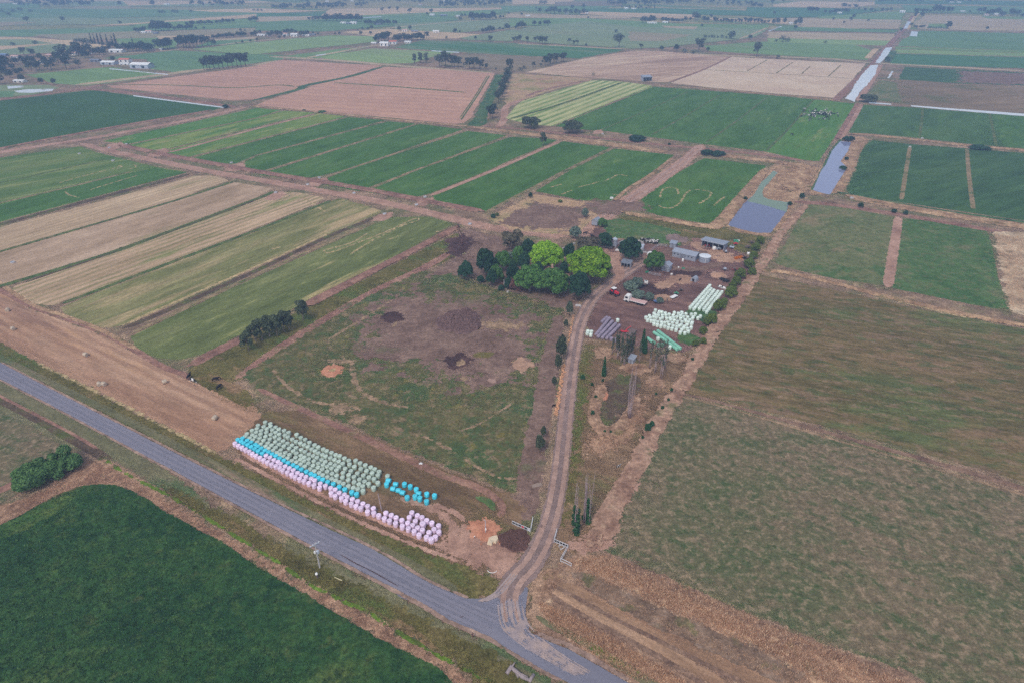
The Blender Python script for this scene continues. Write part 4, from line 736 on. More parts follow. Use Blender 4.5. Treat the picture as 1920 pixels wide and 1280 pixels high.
# the sealed road (edges traced), then dirt carried onto it
soft_field('road', [(-60, 648), (0, 679), (120, 741), (300, 834), (480, 925), (620, 993), (697, 1028), (792, 1085), (842, 1108), (880, 1122), (905, 1122), (925, 1113), (942, 1095), (990, 1100), (985, 1150), (994, 1185), (1030, 1202), (1065, 1216), (1120, 1246), (1177, 1279), (1230, 1312), (1150, 1335), (1067, 1280), (1010, 1252), (960, 1221), (917, 1195), (880, 1180), (835, 1160), (812, 1145), (787, 1132), (750, 1120), (715, 1091), (600, 1031), (480, 966), (300, 868), (120, 772), (0, 710), (-60, 680)], G['asphalt'], 0.8, 0.45)
strip('road_crack', [(612, 1022), (660, 1052), (700, 1072), (752, 1102)], 0.22, G['mud'], step=1.0); strip('road_crack', [(835, 1150), (855, 1158), (878, 1152)], 0.16, G['mud'], step=1.0); strip('road_crack', [(850, 1168), (875, 1178), (900, 1185)], 0.2, G['mud'], step=1.0)
DRV = [(958, 1150), (952, 1118), (965, 1090), (996, 1055), (1020, 1010), (1036, 960), (1047, 905), (1055, 840), (1062, 770), (1070, 700), (1080, 640), (1090, 600), (1110, 562), (1140, 535), (1172, 512), (1195, 498), (1215, 488)]
strip('driveway', DRV, [8.0, 7.6, 6.6, 6.2, 5.6, 5.4, 5.2, 5.2, 5.2, 5.2, 5.2, 5.4, 5.6, 6, 6, 6, 7], G['drivegrey'], step=1.5)
R1 = [(962, 1170), (955, 1125)] + DRV[2:]
strip('wheel_ruts', R1, 1.35, G['rut'], off=-1.25, step=1.5); strip('wheel_ruts', R1, 1.35, G['rut'], off=1.25, step=1.5)
strip('dust', [(955, 1128), (962, 1165), (990, 1196), (1040, 1232), (1100, 1268)], [5.5, 5, 4, 3, 2], G['dust'], step=1.0, esc=0.6)
for k, (dx, dy, w_, e_) in enumerate(((-22, 6, .35, .8), (-15, 4, .5, .9), (-8, 2, .3, .8), (0, 0, .8, 1.0), (7, -2, .3, .8), (14, -5, .6, .9), (22, -8, .35, .8))):
    strip('wheel_dust', [(955 + dx, 1122 + dy * .3), (962 + dx, 1166 + dy), (990 + dx * .8, 1198 + dy), (1040 + dx * .6, 1233 + dy * .8), (1098 + dx * .5, 1266 + dy * .7)], [w_ * 1.3, w_, w_, w_ * .8, w_ * .6], G['dust'], step=1.0, esc=e_)
for o_ in (0, 7, 13): strip('wheel_dust', [(895 + o_, 1128), (922 + o_, 1116), (942 + o_, 1096), (960 + o_, 1074)], .45, G['dust'], step=1.0, esc=.85)
strip('yard_track', [(1150, 535), (1162, 515), (1158, 498), (1142, 482), (1128, 465), (1120, 448)], [4, 4, 5, 5, 5, 4], G['track']); strip('yard_track', [(1200, 500), (1225, 498), (1290, 505), (1330, 500), (1360, 492)], [6, 5, 5, 5, 4], G['bare'])

for o in (-1.9, -0.7, 0.8, 2.0): strip('wheel_path', [(0, 694.5), (120, 756), (300, 851), (480, 945), (600, 1010), (700, 1060), (800, 1112), (880, 1150), (930, 1172)], 0.75, G['wheelpath'], off=o, step=2.0)
strip('shoulder', [(0, 711), (120, 773), (300, 870), (480, 968), (600, 1033), (715, 1093), (790, 1133), (840, 1163), (885, 1183), (920, 1198), (962, 1224), (1012, 1254), (1068, 1282)], [0.7, .7, .7, .7, .8, .9, 1.2, 1.2, 1, 1, .8, .8, .8], G['shoulder'], off=.15, step=1.5)
strip('shoulder', [(0, 678), (120, 740), (300, 832), (480, 923), (697, 1026), (792, 1083), (842, 1107), (880, 1122)], .7, G['shoulder'], off=-.1, step=1.5); strip('shoulder', [(994, 1184), (1030, 1201), (1065, 1214), (1120, 1244), (1177, 1277)], 1.3, G['shoulder'], off=-.4, step=1.5)
strip('seam', [(1130, 1040), (1185, 1057), (1260, 1088), (1335, 1121), (1440, 1167), (1580, 1223), (1690, 1262)], 3.0, G['redbrown'], off=1.0, esc=0.7); strip('mown_band', [(1075, 1068), (1140, 1098), (1220, 1140), (1320, 1185), (1430, 1232), (1540, 1290)], [3, 5, 6, 6, 6, 6], G['olivebrown'], off=1.0)
# ---------------------------------------------------------------- foliage
def leaf_mat(name, dark, mid, light, trans=0.25):
    k = NT(name, 0.65, 0.2)
    g = k.new('ShaderNodeNewGeometry'); oi = k.new('ShaderNodeObjectInfo')
    n = k.noise(k.new('ShaderNodeTexCoord').outputs['Object'], 0.9, 4, 0.6)
    f = k.math('ADD', k.math('MULTIPLY', g.outputs['Random Per Island'], 0.55), k.math('MULTIPLY', n, 0.45))
    c = k.ramp(f, [(0.2, dark), (0.5, mid), (0.8, light)])
    s = k.new('ShaderNodeVectorMath', operation='SCALE'); k.link(c, s.inputs[0])
    k.link(k.rng(oi.outputs['Random'], 0, 1, 0.82, 1.18, False), s.inputs['Scale'])
    k.color(s.outputs[0])
    t = k.new('ShaderNodeBsdfTranslucent'); k.link(s.outputs[0], t.inputs['Color'])
    m = k.new('ShaderNodeMixShader'); m.inputs[0].default_value = trans
    k.link(k.b.outputs[0], m.inputs[1]); k.link(t.outputs[0], m.inputs[2])
    k.link(m.outputs[0], k.n['Material Output'].inputs['Surface'])
    return k.m
L = {
 'lime': leaf_mat('lime_leaves', K(96, 144, 34), K(136, 182, 44), K(176, 210, 68), 0.35),
 'mid': leaf_mat('mid_green_leaves', K(58, 98, 52), K(84, 128, 62), K(116, 156, 80)),
 'dark': leaf_mat('dark_green_leaves', K(34, 62, 48), K(48, 82, 60), K(66, 104, 72)),
 'gum': leaf_mat('gum_leaves', K(64, 76, 62), K(84, 96, 76), K(112, 122, 96)),
 'browngum': leaf_mat('dry_gum_leaves', K(84, 80, 70), K(104, 98, 84), K(128, 120, 100)),
 'grey': leaf_mat('grey_green_leaves', K(84, 104, 96), K(108, 126, 116), K(136, 150, 138)),
 'red': leaf_mat('rusty_leaves', K(96, 66, 62), K(120, 82, 76), K(140, 104, 92)),
 'olive': leaf_mat('olive_leaves', K(74, 92, 40), K(98, 116, 50), K(124, 140, 66)),
 'willow': leaf_mat('willow_leaves', K(60, 94, 54), K(86, 124, 70), K(120, 154, 92)),
 'far': leaf_mat('distant_gum_leaves', K(50, 64, 60), K(66, 80, 72), K(86, 98, 84)),
 'fard': leaf_mat('distant_dark_leaves', K(36, 56, 54), K(48, 68, 60), K(62, 82, 68)),
 'ivy': leaf_mat('ivy_leaves', K(34, 70, 44), K(48, 92, 56), K(70, 112, 70)),
}
BARK = plain_mat('grey_bark', K(146, 132, 128), 0.9, 0.1, 0.3, 3.0, bump=0.6)
DEADBARK = plain_mat('bleached_bark', K(168, 150, 156), 0.9, 0.1, 0.25, 3.0, bump=0.6)
REDBARK = plain_mat('red_dead_bark', K(124, 92, 92), 0.9, 0.1, 0.25, 3.0, bump=0.6)
DKBARK = plain_mat('dark_bark', K(92, 80, 74), 0.9, 0.1, 0.25, 3.0, bump=0.6)

def leaves(lobes, n, size, seed, cull=0.72, low=-0.55, droop=0.0, flat=1.0):
    """leaf-sized quads over a set of lobes (centre, radius xyz); leaves deep inside another lobe are skipped"""
    r = np.random.default_rng(seed)
    C = np.array([l[0] for l in lobes], float); R = np.array([l[1] if hasattr(l[1], '__len__') else (l[1],) * 3 for l in lobes], float)
    w = (R.prod(1)) ** (2 / 3); w /= w.sum(); m = int(n * 1.7)
    li = r.choice(len(lobes), m, p=w); d = r.normal(size=(m, 3)); d /= np.linalg.norm(d, axis=1)[:, None]
    d[:, 2] = np.where(d[:, 2] < low, -d[:, 2] * 0.6, d[:, 2]); d /= np.linalg.norm(d, axis=1)[:, None]
    rr = r.uniform(0.72, 1.06, m) ** 0.7
    P = C[li] + d * R[li] * rr[:, None]
    ok = np.ones(m, bool)
    for c, q in zip(C, R):
        t = np.linalg.norm((P - c) / q, axis=1); ok &= t > cull
    ok |= (r.random(m) < 0.04)
    P = P[ok][:n]; d = d[ok][:n]; k = len(P)
    nr = d + r.normal(size=(k, 3)) * 0.55 + np.array([0, 0, 0.25]); nr /= np.linalg.norm(nr, axis=1)[:, None]
    a = np.cross(nr, r.normal(size=(k, 3))); a /= np.linalg.norm(a, axis=1)[:, None]
    if droop:
        a = a * (1 - droop) + np.array([0, 0, -1.0]) * droop; a -= nr * (a * nr).sum(1)[:, None]; a /= np.linalg.norm(a, axis=1)[:, None]
    b = np.cross(nr, a); s = size * r.uniform(0.55, 1.25, k)
    A = a * s[:, None]; B = b * (s * r.uniform(0.45, 0.8, k) * flat)[:, None]
    return np.stack([P - A, P - B * 0.9 + A * 0.1, P + A, P + B * 0.9 - A * 0.1], 1)

def dome(rx, ry, rz, z0, n, lr, seed, fill=True):
    """lobes spread over a dome: big cushions with gaps between them"""
    r = np.random.default_rng(seed); out = []
    for i in range(n):
        u = (i + 0.5) / n; zz = 1 - u * 1.25; ph = i * 2.39996 + r.uniform(-0.3, 0.3); q = math.sqrt(max(0, 1 - zz * zz))
        s = lr * r.uniform(0.7, 1.25)
        out.append(((rx * q * math.cos(ph) * r.uniform(0.72, 1.12), ry * q * math.sin(ph) * r.uniform(0.72, 1.12), z0 + rz * zz * r.uniform(0.86, 1.1)), (s, s, s * 0.9)))
    if fill: out.append(((0, 0, z0), (rx * 0.7, ry * 0.7, rz * 0.68)))
    return out

def trunk_mb(h, r, lobes, seed, lean=0.05, limbs=7):
    rn = random.Random(seed); b = MB()
    top = Vector((rn.uniform(-lean, lean) * h, rn.uniform(-lean, lean) * h, h))
    b.tube([(0, 0, -0.1), top * 0.5 + Vector((0.03 * h, 0, 0)), top], [r * 1.25, r * 0.85, r * 0.5], 8)
    L_ = [l for l in lobes]; rn.shuffle(L_)
    for c, q in L_[:limbs]:
        e = Vector(c); st = top * rn.uniform(0.55, 1.0); m = st.lerp(e, 0.5) + Vector((0, 0, 0.15 * h * rn.random()))
        b.tube([st, m, e], [r * 0.45, r * 0.3, r * 0.12], 6)
    return b

def make_tree(name, lobes, n, size, leaf, th, tr, seed, bark=None, limbs=7, **kw):
    """a prototype: Empty at the foot > trunk, crown"""
    t = empty(name, (0, 0, 0))
    trunk_mb(th, tr, lobes, seed, limbs=limbs).build('trunk', bark or BARK, t, smooth=True)
    obj('crown', quads_mesh('crown', leaves(lobes, n, size, seed, **kw), leaf), t)
    return t

def gum_lobes(h, w, seed, n=9):
    r = random.Random(seed); out = []
    for i in range(n):
        a = r.uniform(0, 2 * PI); q = w * 0.5 * math.sqrt(r.random()) * 0.85; z = h * r.uniform(0.42, 0.92); s = w * r.uniform(0.13, 0.24)
        out.append(((q * math.cos(a), q * math.sin(a), z), (s, s, s * 0.7)))
    return out

USED = {}
PROTO = {}
def proto(key, fn):
    if key not in PROTO: PROTO[key] = fn()
    return PROTO[key]
def plant(key, fn, x, y, label, cat='tree', w=1.0, h=None, rz=None, group=None, name=None):
    """put a tree of this prototype with its foot at a photo coordinate; the first use moves the prototype itself"""
    p = proto(key, fn); r = random.Random(int(x * 7 + y * 13)); c = W(x, y)
    rz = r.uniform(0, 6.28) if rz is None else rz; sc = (w, w, h if h else w)
    if key not in USED:
        USED[key] = 1; p.location = c; p.rotation_euler = (0, 0, rz); p.scale = sc; tag(p, label, cat, group); o = p
    else:
        o = copy_tree(p, loc=c, rz=rz, sc=sc, label=label)
        if 'group' in o and not group: del o['group']
        if group: o['group'] = group
        o['category'] = cat
    if name: o.name = name
    return o

# prototypes of unit size where scaled by metres: crown about 10 m wide, 10 m tall
T_LIME = lambda s: (lambda: make_tree('spreading_tree', dome(4.0, 4.0, 4.4, 5.0, 46, 1.25, s), 9500, 0.36, L['lime'], 4.2, 0.42, s))
T_MID = lambda s: (lambda: make_tree('garden_tree', dome(4.1, 4.1, 4.0, 4.4, 30, 1.35, s), 7000, 0.38, L['mid'], 4.0, 0.4, s, droop=0.4))
T_DARK = lambda s: (lambda: make_tree('evergreen_tree', dome(3.9, 3.9, 4.6, 4.6, 44, 1.1, s), 7000, 0.36, L['dark'], 4.0, 0.4, s, bark=DKBARK))
T_BGUM = lambda s: (lambda: make_tree('gum_tree', gum_lobes(9.5, 10, s, 20), 3600, 0.42, L['browngum'], 5.5, 0.35, s, limbs=14, cull=0.55))
T_GUM = lambda s: (lambda: make_tree('gum_tree', gum_lobes(10, 9.5, s, 16), 3200, 0.45, L['gum'], 6.0, 0.35, s, limbs=12, cull=0.55))
T_SHRUB = lambda key, s: (lambda: make_tree('shrub', dome(3.6, 3.6, 4.6, 4.0, 14, 1.9, s), 2400, 0.6, L[key], 3.0, 0.3, s, bark=DKBARK))
def S(key, s=1): return ('shrub_' + key + str(s), T_SHRUB(key, s))
M10 = lambda wpx, y: wpx / ppm(y) / 10.0

GR = 'in the farmhouse garden'
plant('lime1', T_LIME(1), 1024, 508, 'big lime green tree beside the farmhouse roof', w=M10(62, 508), h=1.2)
plant('lime2', T_LIME(2), 1103, 528, 'widest lime green tree at the driveway end of the farm garden', w=M10(80, 528), h=1.42)
plant('mid1', T_MID(3), 993, 546, 'mid green leafy tree at the front of the garden beside a rusty shrub', w=M10(60, 548), h=1.12)
plant('mid2', T_MID(4), 1037, 552, 'mid green drooping tree just in front of the farmhouse roof', w=M10(57, 553), h=1.1)
plant('dark1', T_DARK(5), 1085, 563, 'dark blue green evergreen in front of the widest lime green tree', w=M10(46, 563), h=1.15)
plant('dark2', T_DARK(6), 912, 519, 'largest dark evergreen at the left end of the farm garden', w=M10(40, 519), h=1.2)
plant('dark3', T_DARK(7), 874, 524, 'small round dark tree standing alone left of the farm garden', w=M10(31, 524), h=0.75, cat='small tree')
plant('mid3', T_DARK(8), 922, 537, 'narrow dark green tree at the garden fence, front left', w=M10(21, 537), h=0.72)
plant('mid1', None, 943, 508, 'pale green small tree tucked behind the largest dark evergreen', w=M10(32, 508), h=0.95)
plant('mid1', None, 930, 530, 'middling green tree between the largest evergreen and the garden fence', w=M10(26, 530), h=0.8)
plant('dark3', None, 962, 530, 'dark green tree behind the rusty shrubs', w=M10(26, 530), h=0.85)
plant('dark2', None, 1008, 528, 'dark tree under the left lime green tree', w=M10(26, 528), h=0.8)
plant('mid2', None, 972, 494, 'bright green tree beside the dark evergreen behind the pale shrubs', w=M10(24, 494), h=0.8)
plant('dark2', None, 983, 512, 'dark evergreen between the pale shrubs and the left lime tree', w=M10(24, 512), h=0.9)
plant('dark1', None, 990, 484, 'dark evergreen behind the left lime green tree', w=M10(30, 484), h=0.85)
plant('bgum1', T_BGUM(11), 960, 467, 'olive gum tree at the back left corner of the farm garden', w=M10(44, 467), h=0.85)
plant('dark3', None, 1066, 492, 'dark tree in the gap between the two lime green trees', w=M10(24, 492), h=0.85)
plant('dark2', None, 1056, 528, 'slim dark tree beside the farmhouse, left of the widest lime tree', w=M10(20, 528), h=0.85)
plant('bgum2', T_BGUM(12), 1100, 478, 'brown dry-leaved gum tree behind the widest lime green tree', w=M10(50, 478), h=0.85)
plant(*S('grey', 2), 1079, 448, 'grey green feathery tree on the track behind the garden', w=M10(22, 448), h=0.62)
plant('bgum1', None, 1122, 492, 'thin brown sapling beside the yard track behind the widest lime tree', w=M10(16, 492), h=0.5)
plant(*S('dark', 3), 1134, 466, 'round dark green tree left of the silver silo', w=M10(27, 466), h=0.78)
plant(*S('mid', 4), 1129, 426, 'bushy green tree leaning on the stilted shed', w=M10(17, 426), h=0.45)
plant('dark4', T_DARK(9), 1181, 488, 'big dark spreading tree over the dairy between silo and carport', w=M10(47, 488), h=1.0)
plant('mid2', None, 1226, 508, 'leafy green tree between the dairy yard and the gabled tin shed', w=M10(36, 508), h=0.9)
for k, x, y, wd_, hh, lb in (('grey', 1193, 538, 26, .42, 'grey green saltbush topmost of the clump behind the truck'), ('grey', 1182, 546, 26, .42, 'grey green saltbush nearest the tractor'), ('grey', 1195, 561, 26, .4, 'grey green saltbush directly behind the truck tray'), ('grey', 1217, 564, 18, .36, 'grey green saltbush near the tail of the truck'), ('grey', 1237, 569, 14, .25, 'smallest saltbush beside the blue trailer'),
                          ('red', 963, 545, 15, .5, 'rusty red shrub in front of the garden trees'), ('red', 972, 548, 9, .2, 'low rusty shrub at the garden fence'), ('red', 941, 541, 12, .25, 'small rusty bush among the dark garden trees'), ('dark', 901, 530, 15, .3, 'low dark bush on the garden fence line'), ('olive', 942, 529, 9, .35, 'olive conifer shaped bush amid the garden trees'), ('dark', 953, 542, 15, .5, 'dark bushy shrub behind the rusty shrub'), ('dark', 940, 545, 12, .25, 'low dark bush beside the white garden pole'),
                          ('grey', 958, 488, 20, .4, 'pale grey shrub behind the garden evergreens'), ('grey', 1139, 512, 16, .5, 'pale flowering shrub on the driveway side of the widest lime tree'), ('red', 1063, 512, 9, .25, 'rusty bush between the two lime green trees'), ('mid', 967, 500, 14, .5, 'bright small tree behind the mid green garden tree'), ('red', 960, 515, 10, .3, 'dull red shrub in the middle of the garden')):
    plant(*S(k, 2 if k == 'grey' else 1), x, y, lb, 'shrub', w=M10(wd_, y), h=hh)
# trees along the left lane and the driveway
for i, (x, y, hp, wp) in enumerate(((467, 657, 33, 26), (480, 640, 30, 24), (492, 637, 36, 28), (506, 632, 36, 28), (520, 630, 36, 26), (533, 622, 34, 26), (543, 619, 32, 22))):
    plant('gum1', T_GUM(21), x, y, 'dusky gum tree in the short row on the lane by the left paddocks', w=M10(wp, y), h=hp / ppm(y) / 8.6, group='gum row on the lane beside the left paddocks')
plant('gum1', None, 569, 601, 'single gum tree standing uphill of the short lane row', w=M10(27, 601), h=0.75)
DB = (('gum2', 1067, 593, 26, 15, 'tall thin bush at the top of the driveway verge'), ('gum2', 1061, 612, 12, 10, 'small bush between the driveway and home paddock, second from the top'), ('gum2', 1052, 674, 44, 23, 'largest dark bush on the driveway verge'), ('gum2', 1046, 694, 30, 15, 'dark bush just below the largest verge bush'), ('gum2', 1039, 723, 18, 11, 'round small bush beside the orange rocks'),
      ('gum2', 1019, 819, 22, 12, 'upper of the two lower verge bushes'), ('gum2', 1012, 847, 34, 20, 'lower dark verge bush closest to the road'))
for k, x, y, hp, wp, lb in DB: plant('bushgum', lambda: make_tree('roadside_bush', dome(3.4, 3.4, 4.4, 4.6, 16, 1.5, 31), 2200, 0.55, L['gum'], 3.0, 0.3, 31, bark=DKBARK), x, y, lb, 'bush', w=M10(wp, y), h=hp / ppm(y) / 8.2)
# hedge of olive bushes on the yard boundary
for x, y, wp in ((1412, 486, 14), (1403, 503, 18), (1409, 516, 14), (1388, 522, 18), (1380, 533, 15), (1373, 541, 13), (1368, 557, 20), (1373, 550, 14), (1357, 572, 13), (1348, 582, 20), (1333, 606, 18), (1325, 608, 14), (1318, 626, 14), (1304, 648, 11), (1318, 645, 12), (1417, 470, 14), (1424, 458, 14)):
    plant(*S('olive', 1), x, y, 'rounded olive bush in the hedge along the yard boundary bank', 'bush', w=M10(wp * 1.15, y), h=wp / ppm(y) / 9.0, group='olive hedge bushes beside the yard')
for x, y, wp, lb in ((995, 241, 31, 'left of the two broad gums beside the mown windrows'), (1074, 250, 34, 'right of the two broad gums beside the mown windrows')): plant('gumb', lambda: make_tree('gum_tree', gum_lobes(8.8, 10, 41, 22), 4200, 0.42, L['gum'], 4.6, 0.4, 41, limbs=14, cull=0.55), x, y, lb, w=M10(wp, y), h=1.0)
plant('gum1', None, 1018, 274, 'lone slim gum tree on the pasture check bank', w=M10(14, 274), h=0.85)
for x, y, wp, hh, k, lb in ((1195, 264, 32, .36, 'dark', 'wide dark bush on the dry bank beyond the green strips'), (1325, 290, 26, .3, 'dark', 'low dark thicket beside the red track crossing'), (1347, 292, 26, .3, 'dark', 'low dark thicket right of the track crossing'), (1587, 265, 14, .34, 'dark', 'dark bush at the head of the blue channel'), (1595, 265, 14, .34, 'dark', 'second dark bush at the head of the blue channel, right side'), (1838, 279, 36, .2, 'dark', 'long low dark bush on the far right paddock bank'),
                           (423, 203, 12, .3, 'dark', 'round bush at the end of the white channel'), (604, 211, 15, .14, 'mid', 'low bush on the edge of the pink wheat'), (570, 208, 8, .1, 'dark', 'tiny bush on the pink wheat edge'), (1503, 372, 10, .3, 'dark', 'dark bush beside the dam corner'), (1613, 389, 11, .24, 'dark', 'dark bush on the dry bank below the big dark pasture'), (1676, 399, 10, .2, 'dark', 'left of two small bushes on the dry bank'), (1697, 403, 9, .22, 'dark', 'right of two small bushes on the dry bank'), (1480, 385, 9, .2, 'dark', 'small bush on the dam edge'),
                           (1397, 375, 8, .18, 'dark', 'small bush on the bank above the dam'), (1587, 300, 8, .2, 'dark', 'scrubby bush on the channel side'), (1580, 318, 14, .22, 'ivy', 'green reeds bush bulging into the channel'), (1255, 272, 6, .14, 'dark', 'tiny bush by the dry bank'), (995, 371, 8, .3, 'dark', 'slim dark bush at the rough ground edge'), (925, 409, 10, .22, 'dark', 'dark bush on the corner of the rough ground'), (932, 405, 8, .16, 'olive', 'yellowish bush on the corner of the rough ground'), (1050, 380, 9, .15, 'olive', 'small olive bush in the rough ground')):
    plant(*S(k, 1 if k != 'grey' else 2), x, y, lb, 'bush', w=M10(wp, y), h=hh)
plant('gumb', None, 1627, 192, 'dense dark tree at the end of the white channel', w=M10(28, 192), h=0.78)
plant(*S('grey', 2), 1097, 408, 'bare grey twiggy tree on the track edge', w=M10(12, 408), h=0.5)
# big willow thicket, bottom left
def willow():
    lobes = []
    r = random.Random(5)
    for i in range(46):
        t = r.random(); px = (40 + (145 - 40) * t, 918 + (868 - 918) * t + r.uniform(-16, 14)); c = W(*px) - W(95, 895)
        s = r.uniform(1.1, 1.9); lobes.append(((c.x, c.y, r.uniform(1.2, 3.6)), (s, s, s * 0.9)))
    t = empty('willow_thicket', (0, 0, 0))
    trunk_mb(2.2, 0.3, lobes, 5, limbs=16).build('trunk', DKBARK, t, smooth=True)
    obj('crown', quads_mesh('crown', leaves(lobes, 15000, 0.3, 5, cull=0.6, droop=0.45), L['willow']), t); return t
plant('willow', willow, 95, 895, 'large soft green willow thicket beside the dark crop', 'willow', rz=0.0)

# ---------------------------------------------------------------- bare poplars, ivy and dead wood
def poplar_proto(name, seed, h, stems, leaf=0, ivy=0, bark=None):
    """a clump of thin upright stems with short branches; ivy round the foot when asked"""
    r = random.Random(seed); b = MB(); lv = []
    for i in range(stems):
        ox, oy = r.uniform(-0.7, 0.7) * (stems > 1), r.uniform(-0.7, 0.7) * (stems > 1); hh = h * r.uniform(0.6, 1.0); lx, ly = r.uniform(-0.05, 0.05) * hh, r.uniform(-0.05, 0.05) * hh
        pt = lambda t: Vector((ox + lx * t + 0.12 * math.sin(t * 7 + i), oy + ly * t, hh * t))
        b.tube([pt(t) for t in (0, .25, .5, .75, 1)], [0.12, 0.1, 0.075, 0.05, 0.02], 6)
        for k in range(int(hh * 1.8)):
            t = r.uniform(0.25, 0.95); a = r.uniform(0, 2 * PI); L_ = r.uniform(0.5, 1.5) * (1.1 - t * 0.6); s = pt(t)
            b.tube([s, s + Vector((math.cos(a) * L_ * .3, math.sin(a) * L_ * .3, L_))], [0.04, 0.015], 4)
            if leaf and r.random() < leaf: lv.append(((s.x + math.cos(a) * .3, s.y + math.sin(a) * .3, s.z + L_ * 0.5), (0.35, 0.35, 0.8)))
    t = empty(name, (0, 0, 0)); b.build('trunk', bark or DEADBARK, t, smooth=True)
    if lv: obj('crown', quads_mesh('crown', leaves(lv, len(lv) * 26, 0.2, seed, cull=0.2, low=-2), L['gum']), t)
    if ivy:
        il = [((r.uniform(-.5, .5), r.uniform(-.5, .5), ivy * i / 11), (0.75 - 0.035 * i, 0.75 - 0.035 * i, 0.8)) for i in range(12)]
        obj('ivy', quads_mesh('ivy', leaves(il, 1500, 0.24, seed, cull=0.5, low=-2), L['ivy']), t)
    return t
PP = ((1085, 996, 'pop_a', 14, 5, 'ivy-clad dead poplar clump with forked grey stems near the gateway'), (1103, 985, 'pop_b', 15, 6, 'dead poplar clump of close grey stems, right of the ivy-clad one'))
plant('pop_a', lambda: poplar_proto('dead_poplar', 61, 16, 4, ivy=8.0), 1078, 999, PP[0][5], 'dead tree', w=1.0)
plant('pop_b', lambda: poplar_proto('dead_poplar', 62, 15.5, 11, ivy=6.5), 1099, 978, PP[1][5], 'dead tree', w=1.0)
plant('pop_c', lambda: poplar_proto('dead_poplar', 63, 18, 8), 1179, 783, 'tall leafless poplar clump standing alone in the sunken patch', 'dead tree')
for i, (x, y, h) in enumerate(((1158, 672, .8), (1164, 680, .85), (1170, 684, .9), (1176, 678, .75), (1181, 672, .75), (1186, 668, .7), (1155, 660, .6), (1148, 664, .55))):
    plant('pop_d', lambda: poplar_proto('poplar', 64, 15, 3, leaf=0.7), x, y, 'thin sparse-leaved poplar in the stand left of the tiny tin shed', 'poplar', w=h, group='poplar stand beside the tiny tin shed')
for i, (x, y, h) in enumerate(((1198, 680, .6), (1218, 690, .75), (1228, 698, .85), (1239, 710, 1.0), (1246, 690, .75), (1236, 680, .65))):
    plant('pop_e', lambda: poplar_proto('poplar', 65, 15, 3, leaf=0.3), x, y, 'bare pale poplar in the loose row right of the tiny tin shed', 'poplar', w=h, group='bare poplars right of the tiny tin shed')
def cypress(): return make_tree('cypress', [((0, 0, 0.7 + i * 0.9), (0.95 - 0.075 * i, 0.95 - 0.075 * i, 0.9)) for i in range(9)], 1500, 0.26, L['ivy'], 4, 0.14, 8, bark=DKBARK, cull=0.5, low=-2, limbs=0)
for x, y, h, lb in ((1132, 704, .82, 'narrow dark green cypress in the dry patch near the driveway'), (1204, 658, .95, 'dark cypress left of the teal bale rows'), (1209, 662, .7, 'shorter dark cypress left of the teal bale rows')): plant('cyp', cypress, x, y, lb, 'cypress', w=max(h, 0.8), h=h)
for i, (x, y, wp) in enumerate(((1092, 711, 9), (1110, 723, 6), (1117, 746, 6), (1111, 777, 8), (1134, 810, 5), (1145, 811, 5), (1214, 807, 13), (1222, 799, 10), (1242, 767, 7), (1253, 752, 6), (1259, 733, 6), (1230, 740, 5), (1298, 676, 6), (1130, 715, 5), (1205, 822, 6))):
    plant(*S('ivy', 3), x, y, 'small green seedling bush in the dry grass right of the driveway', 'bush', w=M10(wp, y), h=wp / ppm(y) / 8, group='seedling bushes right of the driveway')
def dead_tree(name, seed, h, bark):
    r = random.Random(seed); b = MB()
    def grow(p, d, L_, rr, lev):
        e = p + d * L_; b.tube([p, p.lerp(e, .5) + Vector((r.uniform(-.06, .06), r.uniform(-.06, .06), 0)) * L_, e], [rr, rr * .8, rr * .55], 6)
        if lev:
            for i in range(3):
                a = Vector((r.uniform(-1, 1), r.uniform(-1, 1), r.uniform(.4, 1.3))).normalized(); grow(e if i else p.lerp(e, .6), (d * .6 + a * .7).normalized(), L_ * r.uniform(.5, .75), rr * .5, lev - 1)
    grow(Vector((0, 0, -.1)), Vector((0.03, 0.02, 1)), h * 0.45, 0.32, 4)
    t = empty(name, (0, 0, 0)); b.build('trunk', bark, t, smooth=True); return t
plant('dead', lambda: dead_tree('dead_tree', 71, 12, REDBARK), 867, 461, 'bare reddish dead tree on the burnt corner by the red track', 'dead tree')
b = MB(); rn = random.Random(4)
for i in range(14): a = rn.uniform(0, PI); c = Vector((rn.uniform(-1.8, 1.8), rn.uniform(-1, 1), .2)); d = Vector((math.cos(a), math.sin(a), rn.uniform(-.1, .3))) * rn.uniform(.7, 1.8); b.tube([c - d, c + d], [.1, .05], 6)
o = b.build('branch_pile', REDBARK, loc=W(868, 458)); tag(o, 'heap of dead reddish branches at the foot of the dead tree', 'branch pile')
# fallen log, bottom centre
b = MB(); o0 = W(966, 1262)
f = lambda x, y, z: W(x, y, z) - Vector((o0.x, o0.y, 0))
b.tube([f(950, 1262, .35), f(958, 1250, .5), f(968, 1258, .5), f(980, 1268, .45), f(992, 1274, .35)], [.35, .5, .42, .38, .3], 9)
b.tube([f(958, 1252, .5), f(962, 1246, .8), f(966, 1240, 1.1)], [.22, .16, .08], 7); b.tube([f(966, 1254, .7), f(975, 1261, .9), f(990, 1268, .7)], [.12, .14, .1], 7); b.tube([f(968, 1262, .4), f(972, 1270, .3)], [.2, .12], 7)
o = b.build('fallen_log', plain_mat('weathered_wood', K(150, 138, 144), .9, .1, .35, 2.5, bump=.8), loc=(o0.x, o0.y, 0), smooth=True); tag(o, 'weathered grey fallen log with broken limbs in the grass below the road bend', 'log')
b = MB(); q0 = W(999, 1272); b.tube([W(992, 1277, .3) - q0, W(1001, 1263, .4) - q0], [.34, .3], 10)
o = b.build('log_section', bpy.data.materials['weathered_wood'], loc=q0, smooth=True); tag(o, 'short sawn grey log lying beside the fallen log', 'log')
